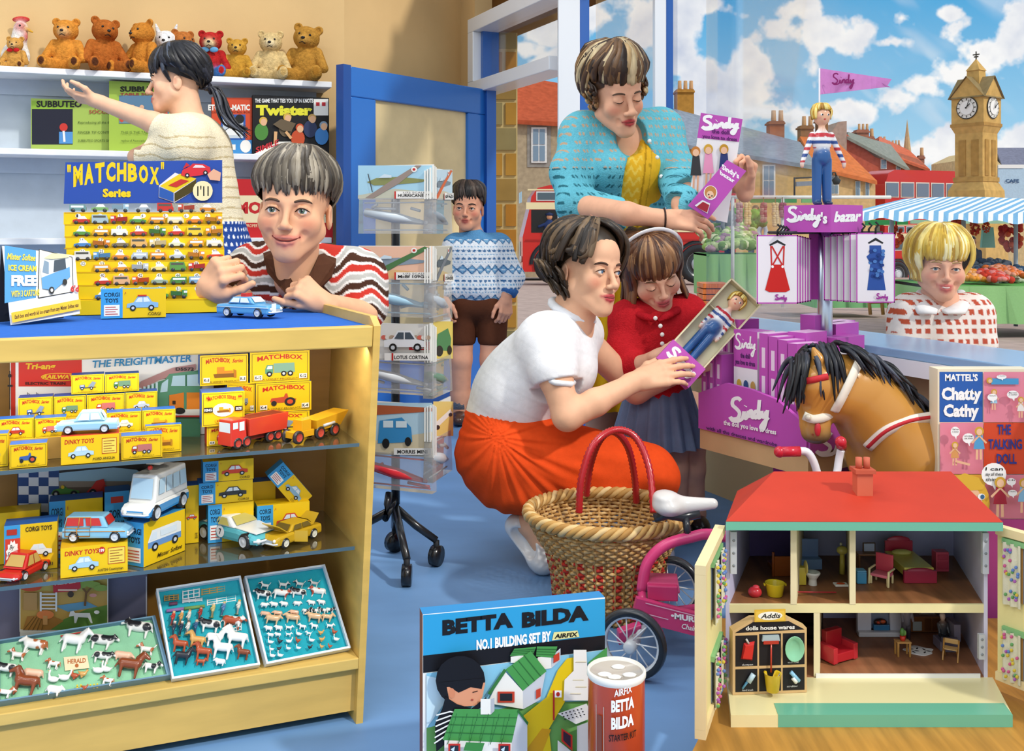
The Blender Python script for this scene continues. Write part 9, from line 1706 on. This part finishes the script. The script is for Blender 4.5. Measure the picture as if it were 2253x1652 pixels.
def hbox(bb,u0,u1,v0,v1,z0,z1,col,m='paint'):bb.hexa([Hh(u0,v0,z0),Hh(u1,v0,z0),Hh(u1,v1,z0),Hh(u0,v1,z0)],[Hh(u0,v0,z1),Hh(u1,v0,z1),Hh(u1,v1,z1),Hh(u0,v1,z1)],col,m)
def part(nm,*a,**k):b=B();hbox(b,*a);return b.build(nm,hs,**k)
def taper(nm,u0,u1,z0,z1,dz,col,dz0=0):
 b=B();b.hexa([Hh(u0,0,z0),Hh(u1,0,z0),Hh(u1,1,z0-dz0),Hh(u0,1,z0-dz0)],[Hh(u0,0,z1),Hh(u1,0,z1),Hh(u1,1,z1-dz),Hh(u0,1,z1-dz)],col);b.build(nm,hs)
taper('side_wall',-.015,0,.12,.42,.028,LAV);taper('side_wall',1,1.015,.12,.42,.028,'#dcdaf2');part('back_wall',-.015,1.015,1,1.02,.12,.39,LAV)
part('lower_floor',0,1,0,1,.119,.1215,'#a06c4a','plank');part('upper_floor',0,1,.02,1,.248,.262,'#96633e','plank');part('floor_edge',0,1,0,.02,.246,.2625,CRE)
up_=lambda px:(((px-CX)*2.0/F)-.4253)/.4975
for px,z0,z1 in((1746,.262,.417),(1876,.262,.417),(1797,.1215,.2455)):u=up_(px);taper('partition',u-.012,u+.012,z0,z1,.03 if z0>.2 else 0,'#e9dcb4')
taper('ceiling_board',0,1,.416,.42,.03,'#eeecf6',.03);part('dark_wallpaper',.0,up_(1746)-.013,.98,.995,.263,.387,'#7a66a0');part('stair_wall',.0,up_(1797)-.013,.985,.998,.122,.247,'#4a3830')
b=B()
for k in range(6):hbox(b,.22,.36,.5+.07*k,.57+.07*k,.122,.135+.018*k,'#3f2c22')
b.build('staircase',hs)
b=B();x0,x1=[(p-CX)*1.845/F for p in(1608,2228)];b.hexa([(x0,1.845,.098),(x1,1.845,.098),(.94,2.0,.098),(.42,2.0,.098)],[(x0,1.845,.12),(x1,1.845,.12),(.94,2.0,.12),(.42,2.0,.12)],CRE,'gloss');b.build('porch',hs)
b=B();xm=(1712-CX)*1.845/F;b.hexa([(xm,1.8445,.0985),(x1,1.8445,.0985),(x1+.006,1.89,.0985),(xm+.004,1.89,.0985)],[(xm,1.8445,.1208),(x1,1.8445,.1208),(x1+.006,1.89,.1208),(xm+.004,1.89,.1208)],TEA,'gloss');b.build('porch_edge',hs)
b=B();hbox(b,.34,.985,-.012,-.002,.12,.128,'#f2f1ee','gloss');b.build('door_sill',hs)
E=[W(1597,1147,1.96),W(2207,1149,1.96),V(.985,2.36,.392),V(.52,2.36,.392)];Rg=[W(1703,1037,2.2),W(2092,1037,2.2)]
b=B();v=E+Rg;v2=[q-V(0,0,.004)for q in v];b.add(v,[(0,1,5,4),(1,2,5),(2,3,4,5),(3,0,4),(3,2,1,0)],'#c33c28','paint');b.build('roof',hs)
b=B();d=V(0,0,-.017);b.hexa([q+d for q in E],[q-V(0,0,.0005)for q in E],TEA,'gloss');b.build('eaves',hs)
cq=W(1898,1072,2.09);b=B();b.bx((cq.x-.016,2.075,.44),(cq.x+.016,2.105,.505),'#cf6a4e');b.bx((cq.x-.0205,2.07,.5),(cq.x+.0205,2.11,.508),'#c25c42');ch=b.build('chimney',hs)
for s in(-1,1):b=B();b.tube([(cq.x+s*.008,2.09,.508),(cq.x+s*.008,2.09,.53)],.0068,'#cf6a50',10);b.build('chimney_pot',ch)
def leaf(nm,h0,h1,wins,z0=.122,z1=.42):
 u=(h1-h0);w=u.length;u=u.normalized();n=V(u.y,-u.x,0);n=n if n.x*(.7-h0 .x)>0 else-n;o=thing('x',None,None,h0)if 0 else None
 def bx(bb,a0,a1,y0,y1,o0,o1,c):bb.hexa([V(*(h0+u*a+n*q)[:2],y0)for a,q in((a0,o0),(a1,o0),(a1,o1),(a0,o1))],[V(*(h0+u*a+n*q)[:2],y1)for a,q in((a0,o0),(a1,o0),(a1,o1),(a0,o1))],c)
 b=B();bx(b,.001,w-.001,z0+.001,z1-.001,-.012,0,'#efe3a2');f=b.build('front_leaf',hs)
 b=B();[bx(b,*q,-.013,.006,'#efd9a6')for q in((0,w,z0,z0+.016),(0,w,z1-.016,z1),(w-.016,w,z0+.0162,z1-.0162))];b.build('leaf_frame',f)
 for a0,a1,y0,y1 in wins:
  b=B();bx(b,a0,a1,y0,y1,0,.002,'#7f8fa8');bx(b,a0-.006,a1+.006,y1-.004,y1+.006,0,.007,'#8abf84');[bx(b,a0+(a1-a0)*k/3-.002,a0+(a1-a0)*k/3+.002,y0,y1,0,.004,'#b98a4a')for k in(1,2)];wd=b.build('leaf_window',f)
  for c0,c1 in((a0-.004,a0+(a1-a0)*.34),(a0+(a1-a0)*.66,a1+.004)):
   b=B();m=8;vs=[h0+u*(c0+(c1-c0)*i/m)+n*(.007+.004*math.sin(i*1.9))+V(0,0,zq-h0 .z)for i in range(m+1)for zq in(y0-.01,y1)];b.add(vs,[(2*i,2*i+2,2*i+3,2*i+1)for i in range(m)],'#e6e2c8','cloth',True)
   for k in range(26):a=c0+(c1-c0)*rnd.uniform(.08,.92);b.ell(V(*(h0+u*a+n*.0125)[:2],rnd.uniform(y0-.006,y1-.004)),(.0036,.0012,.0036),rnd.choice(['#d96a9a','#6f8fd0','#e0c84a','#6fae6a','#b86ac0']),nu=6,nv=4)
   b.build('curtain',wd)
leaf('l',V(.409,1.992,.122),V(.326,1.752,.122),((.04,.15,.29,.39),(.04,.15,.14,.22)));leaf('r',V(.944,1.99,.122),V(1.1,1.73,.122),((.02,.12,.285,.395),(.02,.12,.14,.225)))
for px,y0,y1 in((1614,1170,1262),(2168,1172,1262),(2160,1395,1450)):b=B();q,r=W(px,y0,1.992),W(px,y1,1.992);b.bx((q.x-.006,1.99,r.z),(q.x+.006,1.998,q.z),'#c9cdd2','gloss');[b.ell((q.x,1.99,r.z+(q.z-r.z)*k),(.003,.0015,.003),'#8a9096','gloss',nu=8,nv=5)for k in(.2,.5,.8)];b.build('hinge',hs)
UF,LF=.2625,.122
def furn(name,label,cat,px,py,z,parts,rot=0,s=1.0):
 p=onz(px,py,z);M=TR(*p)@rotz(rot)@Matrix.Scale(s,4);t=thing(name,label,cat,M=TR(*p));by={}
 for nm,kind,col,*a in parts:
  b=by.setdefault(nm,B());b.M=M;b.mat='gloss'
  if kind=='b':b.bx(a[0],a[1],col)
  elif kind=='e':b.ell(a[0],a[1],col,'gloss')
  elif kind=='t':b.tube(a[0],a[1],col,8,'gloss')
  elif kind=='l':b.lathe(a[0],col,16,'gloss')
 for nm,b in by.items():b.build(nm.split('#')[0],t,bevel=.0015 if any(k[1]=='b' for k in parts)else 0)
 return t
legs=lambda x,y,h,c,nm='leg',r=.0025:[(f'{nm}#{i}','t',c,[(sx*x,sy*y,0),(sx*x,sy*y,h)],r)for i,(sx,sy)in enumerate(((-1,-1),(1,-1),(1,1),(-1,1)))]
furn('miniature_bed','tiny bed with red scalloped ends and a yellow quilt upstairs','miniature bed',2024,1282,UF,[('headboard','b','#c8384c',(-.03,.115,0),(.03,.12,.052)),('headboard','e','#c8384c',(0,.118,.052),(.026,.003,.01)),('footboard','b','#a82c44',(-.034,-.004,0),(.034,.004,.026)),('footboard','e','#a82c44',(0,0,.026),(.028,.004,.005)),('quilt','b','#e8cf5a',(-.031,.004,.012),(.031,.115,.03)),('pillow','e','#f0dc7a',(0,.1,.032),(.022,.012,.006))])
furn('miniature_cabinet','tiny pink bedside cabinet by the right wall upstairs','miniature cabinet',2074,1258,UF,[('case','b','#e0566a',(-.014,0,0),(.014,.025,.042)),('drawer','b','#d0445a',(-.011,-.002,.026),(.011,0,.037)),('drawer#2','b','#d0445a',(-.011,-.002,.006),(.011,0,.022))])
furn('miniature_armchair','tiny cream framed armchair with pink cushions upstairs','miniature chair',1940,1283,UF,[('seat','b','#e87a8c',(-.018,-.016,.016),(.018,.016,.022)),('backrest','b','#d8485c',(-.018,.013,.022),(.018,.019,.058)),('arm','t','#ecd9a0',[(-.02,.016,.03),(-.02,-.016,.03),(-.02,-.018,.0)],.0026),('arm#2','t','#ecd9a0',[(.02,.016,.03),(.02,-.016,.03),(.02,-.018,.0)],.0026)]+legs(.017,.014,.018,'#ecd9a0'),rot=-.7)
furn('miniature_dressing_table','tiny brown dressing table at the back wall upstairs','miniature table',1912,1250,UF,[('table_top','b','#9a6238',(-.027,-.012,.03),(.027,.012,.034))]+legs(.024,.009,.03,'#8a5530'))
furn('miniature_mirror','tiny dark framed mirror standing on the dressing table','miniature mirror',1912,1250,UF,[('mirror_frame','b','#5a3a26',(-.014,-.001,.0345),(.014,.002,.056)),('mirror_glass','b','#b4bcd0',(-.0115,-.002,.037),(.0115,0,.0535))])
furn('miniature_stool','tiny blue padded box stool left in the bedroom upstairs','miniature stool',1893,1281,UF,[('box','b','#4a9ac4',(-.01,-.01,0),(.01,.01,.024)),('cushion','b','#6fb4d8',(-.01,-.01,.024),(.01,.01,.027))])
furn('miniature_bath','tiny blue bath shower unit against the bathroom wall','miniature bath',1782,1250,UF,[('panel','b','#8aa8d8',(-.022,.012,0),(.022,.016,.06)),('bath','b','#8fb0dc',(-.024,-.01,0),(.024,.012,.022))])
furn('miniature_washbasin','tiny yellow pedestal washbasin in the bathroom','miniature washbasin',1853,1262,UF,[('pedestal','t','#e8d25a',[(0,0,0),(0,0,.042)],[.006,.005]),('bowl','e','#ecd868',(0,0,.05),(.012,.01,.009)),('taps','e','#f4ecc0',(0,.008,.06),(.003,.003,.004))])
furn('miniature_toilet','tiny white toilet with a yellow cistern in the bathroom','miniature toilet',1788,1286,UF,[('bowl','l','#f2f0e6',[(.009,0),(.008,.012),(.016,.024),(.015,.027),(.006,.025),(0,.02)]),('cistern','b','#e8cf4a',(-.03,-.004,0),(-.014,.012,.036)),('lid','e','#f0dc7a',(-.014,0,.036),(.003,.013,.014))])
furn('miniature_scales','tiny white and orange bathroom scales on the upstairs floor','miniature scales',1850,1288,UF,[('base','b','#f0ece4',(-.014,-.01,0),(.014,.01,.004)),('dial','e','#d8562c',(0,.001,.004),(.009,.006,.0015))])
furn('miniature_broom','tiny white headed broom with a red handle on the upstairs floor','miniature broom',1745,1312,UF,[('broom_head','b','#dedad4',(-.004,-.008,0),(.006,.008,.022)),('handle','t','#b8303a',[(.006,0,.009),(.09,.012,.004)],.0014)])
furn('miniature_tub','tiny yellow washing tub in the dark upstairs room','miniature tub',1705,1310,UF,[('tub','l','#e8cf2c',[(.0,0),(.015,0),(.019,.024),(.0205,.027),(.017,.025),(.013,.006),(0,.005)]),('handle','b','#d8bc1c',(-.023,-.004,.02),(-.019,.004,.025)),('handle#2','b','#d8bc1c',(.019,-.004,.02),(.023,.004,.025))])
furn('miniature_pot','tiny round red pot beside the yellow washing tub','miniature pot',1661,1312,UF,[('pot','e','#c8303a',(0,0,.009),(.014,.012,.011)),('lid','e','#d84450',(.002,0,.019),(.007,.006,.004))])
furn('miniature_wooden_bed','tiny orange wooden bed end in the dark upstairs room','miniature bed',1722,1268,UF,[('bed_end','b','#b5602a',(-.02,0,0),(.02,.004,.042)),('post','t','#a8561f',[(-.02,0,0),(-.02,0,.052)],.003),('mattress','b','#8a4a22',(-.02,.004,.008),(.02,.05,.018))])
furn('miniature_red_armchair','tiny glossy red armchair on the left of the downstairs room','miniature chair',1845,1450,LF,[('seat','b','#c0222e',(-.024,-.02,.004),(.024,.02,.022)),('backrest','b','#a81c28',(-.022,.012,.02),(.022,.026,.056)),('arm','b','#c8303a',(-.034,-.02,.002),(-.022,.022,.034)),('arm#2','b','#c8303a',(.022,-.02,.002),(.034,.022,.034))],rot=.5)
furn('miniature_fireplace','tiny white fireplace with a glowing coal grate downstairs','miniature fireplace',1938,1396,LF,[('surround','b','#eceaf0',(-.05,0,0),(-.02,.012,.07)),('surround','b','#eceaf0',(.02,0,0),(.045,.012,.07)),('surround','b','#e6d0b0',(-.02,0,.055),(.02,.012,.07)),('hearth','b','#f2f0ee',(-.052,-.014,0),(.047,.0,.01)),('grate','b','#3f86b4',(-.016,-.004,.01),(.018,.006,.022)),('coals','e','#3a241e',(0,.002,.026),(.015,.005,.008)),('coals','e','#e0602c',(.004,-.002,.029),(.006,.003,.004)),('coals','e','#d84a24',(-.006,-.002,.027),(.004,.003,.003)),('fireback','b','#8a94a8',(-.02,.008,.01),(.02,.011,.055))])
furn('miniature_television_cabinet','tiny brown radio and television cabinet at the back downstairs','miniature cabinet',2036,1393,LF,[('case','b','#8a5530',(-.032,0,.002),(.032,.022,.036)),('screen','b','#b9bcb4',(-.028,-.003,.006),(-.008,0,.026)),('door','b','#6a3c20',(-.002,-.002,.006),(.012,0,.032)),('door#2','b','#6a3c20',(.015,-.002,.006),(.029,0,.032))])
furn('miniature_picture','tiny dark framed picture hanging over the television cabinet','miniature picture',2040,1350,.19,[('picture_frame','b','#3a3234',(-.018,-.002,-.002),(.018,.001,.03)),('canvas','b','#7f94b8',(-.014,-.003,.002),(.014,0,.026)),('canvas','e','#d8845a',(.002,-.003,.013),(.004,.0012,.005))]).location.y+=0
furn('miniature_table','tiny tan table in the middle of the downstairs room','miniature table',1986,1442,LF,[('table_top','b','#d0a05a',(-.015,-.011,.028),(.015,.011,.031))]+legs(.012,.008,.028,'#b98a48'))
furn('miniature_plant','tiny red potted plant on the tan table','miniature plant',1986,1442,LF,[('pot','l','#d8382a',[(0,.0315),(.005,.0315),(.006,.041),(0,.041)]),('foliage','e','#5f9a4a',(-.001,0,.048),(.005,.004,.009)),('foliage','e','#7fb45a',(.004,.001,.046),(.004,.003,.006))])
b=B();p=onz(2022,1432,LF);pts=[(.028*math.cos(a)*(1+.18*math.sin(5*a)),.022*math.sin(a)*(1+.14*math.cos(4*a)))for a in[2*PI*i/28 for i in range(28)]];b.prism(pts,0,.0015,'#f2f2ee',M=TR(*p));[b.ell(p+V(x,y,.0015),(.0055,.002,.0006),'#1c1c20',R=Matrix.Rotation(k,3,'Z'),nu=8,nv=4)for k,(x,y)in enumerate(((-.014,.006),(0,.01),(.012,.004),(-.006,-.003),(.008,-.01),(-.014,-.008),(.018,-.004)))];b.build('miniature_rug',label='tiny black and white zebra skin rug on the downstairs floor',cat='miniature rug')
furn('miniature_deck_chair','tiny folding wooden chair at the right of the downstairs room','miniature chair',2092,1450,LF,[('frame','t','#c8944a',[(-.014,-.014,0),(-.014,.014,.036)],.0018),('frame','t','#c8944a',[(.014,-.014,0),(.014,.014,.036)],.0018),('cross_leg','t','#b9863c',[(-.012,.014,0),(-.012,-.012,.026)],.0018),('cross_leg#2','t','#b9863c',[(.012,.014,0),(.012,-.012,.026)],.0018),('seat','b','#d8b070',(-.013,-.012,.022),(.013,.008,.024)),('backrest','b','#d8b070',(-.013,.009,.028),(.013,.013,.038))],rot=-.5)
furn('miniature_grey_armchair','tiny grey armchair beside the right wall downstairs','miniature chair',2082,1425,LF,[('seat','b','#7a7484',(-.02,-.02,.0),(.02,.02,.02)),('backrest','b','#857f90',(.008,-.02,.02),(.022,.022,.056)),('arm','b','#6f6a7a',(-.018,-.024,.0),(.014,-.015,.03))])
def mini(label,px,py,z,s,top,leg,hair,sit=False):
 p=onz(px,py,z)+V(0,0,.021 if sit else 0);t=thing('miniature_figure',label,'doll',p);Q=TR(*p)@Matrix.Scale(s,4);h0=.1 if sit else.48
 P=[RC((0,0,h0),(0,0,h0+.3),.11,.12,.04,top),EL((0,0,h0+.5),(.075,.08,.1),k=.03,col='#e6b08c'),EL((0,.02,h0+.56),(.08,.08,.07),k=.02,col=hair)]
 for x in(-1,1):P+=[RC((x*.13,0,h0+.3),(x*.14,-.12,h0+.08),.045,.035,.02,top)]+([RC((x*.07,0,.08),(x*.08,-.26,.08),.065,.05,.02,leg),RC((x*.08,-.26,.08),(x*.08,-.28,-.2),.05,.04,.02,leg)]if sit else[RC((x*.06,0,.46),(x*.07,0,.03),.065,.045,.02,leg)])
 solid('body',xf(P,Q),.014*s,'gloss',t,base=top,tau=.004)
mini('tiny man doll in a grey pullover standing by the fireplace',1994,1408,LF,.078,'#8f8a92','#3a3238','#a8542c');mini('tiny white haired doll in dark clothes sitting in the grey armchair',2074,1424,LF,.07,'#3c4248','#24262c','#eceae6',True)
p0=onz(1612,1529,.1205);p1=onz(1775,1523,.1205);u=(p1-p0).normalized();n=V(-u.y,u.x,0);ww=(p1-p0).length;sc_=ww/163;t=thing('house_wares_display','black house shaped display of miniature house wares standing on the doll\'s house porch','display stand',(p0+p1)/2)
g=lambda x,y,o=0:p0+u*((x-1612)*sc_)+V(0,0,(1529-y)*sc_)-n*o
b=B();P=[(1612,1529),(1775,1529),(1775,1390),(1735,1369),(1655,1369),(1612,1392)];b.hexa([g(x,y,-.022)for x,y in P],[g(x,y)for x,y in P],'#d6b27e','paint');b.build('case',t)
b=B();a=Art(b,g(1612,1529),u*sc_,V(0,0,sc_),.0004);q=lambda x,y:(x-1612,1529-y)
for x0,x1,y0,y1 in((1618,1666,1402,1468),(1670,1718,1400,1468),(1722,1770,1400,1468),(1618,1666,1474,1523),(1670,1718,1474,1523),(1722,1770,1474,1523)):a.rect(*q(x0,y1),*q(x1,y0),'#1c1b20');a.lay-=1
a.poly([q(x,y)for x,y in((1617,1396),(1770,1393),(1735,1374),(1656,1374))],'#1c1b20');a.lay+=1;a.text('dolls house wares',*q(1640,1391),108,9,'#f2f0ea',.03);[a.text(s,*q(x,y),24,4,'#d8d8d8',0)for s,x,y in(('dustpan',1632,1466),('wash bowl',1732,1464),('hand brush',1632,1520),('scrubber',1730,1515))];b.build('compartments',t)
b=B();b.hexa([g(x,y,.001)for x,y in((1659,1373),(1727,1373),(1727,1347),(1659,1347))],[g(x,y,.003)for x,y in((1659,1373),(1727,1373),(1727,1347),(1659,1347))],'#e0b43c','print');a=Art(b,g(1612,1529,.003),u*sc_,V(0,0,sc_),.0003);a.rect(*q(1662,1370),*q(1724,1350),'#e9c452');a.disc(*q(1693,1360),27,'#f6f3e6',9);a.text('Addis',*q(1672,1365),42,10,'#222',.02,.35);b.build('name_board',t)
def ware(name,label,cat,fn):
 b=B();b.mat='gloss';fn(b);b.build(name,label=label,cat=cat)
e=lambda b,x,y,rx,ry,c,d=.005:b.ell(g(x,y,.004),(rx*sc_,d,ry*sc_),c,'gloss',nu=12,nv=8)
ware('miniature_dustpan','tiny red dustpan fixed in the upper left compartment','miniature dustpan',lambda b:(b.hexa([g(x,y,.0005)for x,y in((1630,1452),(1655,1456),(1660,1415),(1636,1418))],[g(x,y,.007)for x,y in((1632,1448),(1652,1450),(1656,1420),(1638,1422))],'#cf2f2c'),b.tube([g(1646,1418,.004),g(1640,1408,.004)],.002,'#c8c4c0',6)))
ware('miniature_brush','tiny broom with pale bristles and a red handle in the upper middle compartment','miniature brush',lambda b:(b.hexa([g(x,y,.0005)for x,y in((1675,1414),(1714,1414),(1712,1402),(1677,1402))],[g(x,y,.005)for x,y in((1675,1414),(1714,1414),(1712,1402),(1677,1402))],'#a9bcc4'),b.hexa([g(x,y,.0005)for x,y in((1678,1420),(1711,1420),(1711,1413),(1678,1413))],[g(x,y,.006)for x,y in((1678,1420),(1711,1420),(1711,1413),(1678,1413))],'#b8382c'),b.tube([g(1695,1418,.004),g(1694,1480,.006)],.0016,'#c8402e',6)))
ware('miniature_wash_bowl','tiny green oval wash bowl in the upper right compartment','miniature bowl',lambda b:b.lathe([(0,0),(.7,.0),(1,.5),(1.06,.5),(1.06,.4)],'#8fcfa8',20,'gloss',frame(g(1746,1432,.001),u,y=V(0,0,1),z=-n)@Matrix.Diagonal((20*sc_,26*sc_,.012,1))))
ware('miniature_bucket','tiny yellow bucket in the lower middle compartment','miniature bucket',lambda b:(b.lathe([(0,0),(13*sc_,0),(18*sc_,38*sc_),(19*sc_,39*sc_),(16*sc_,37*sc_),(11*sc_,4*sc_),(0,3*sc_)],'#ecc92a',18,'gloss',TR(*g(1695,1517,.012))),b.tube([g(1678,1480,.012),g(1695,1492,.021),g(1712,1480,.012)],.001,'#b9bcc0',6)))
ware('miniature_hand_brush','tiny blue hand brush in the lower left compartment','miniature brush',lambda b:(b.tube([g(1632,1514,.004),g(1650,1490,.004)],[.002,.003],'#5fa4d0',6),b.tube([g(1645,1500,.005),g(1656,1483,.005)],.005,'#b9d4e4',8)))
ware('miniature_scrubbing_brush','tiny pale blue scrubbing brush in the lower right compartment','miniature brush',lambda b:(b.tube([g(1738,1482,.004),g(1756,1502,.004)],.004,'#8fc4e4',8),b.tube([g(1742,1494,.005),g(1750,1504,.005)],.004,'#f0f0ee',8)))
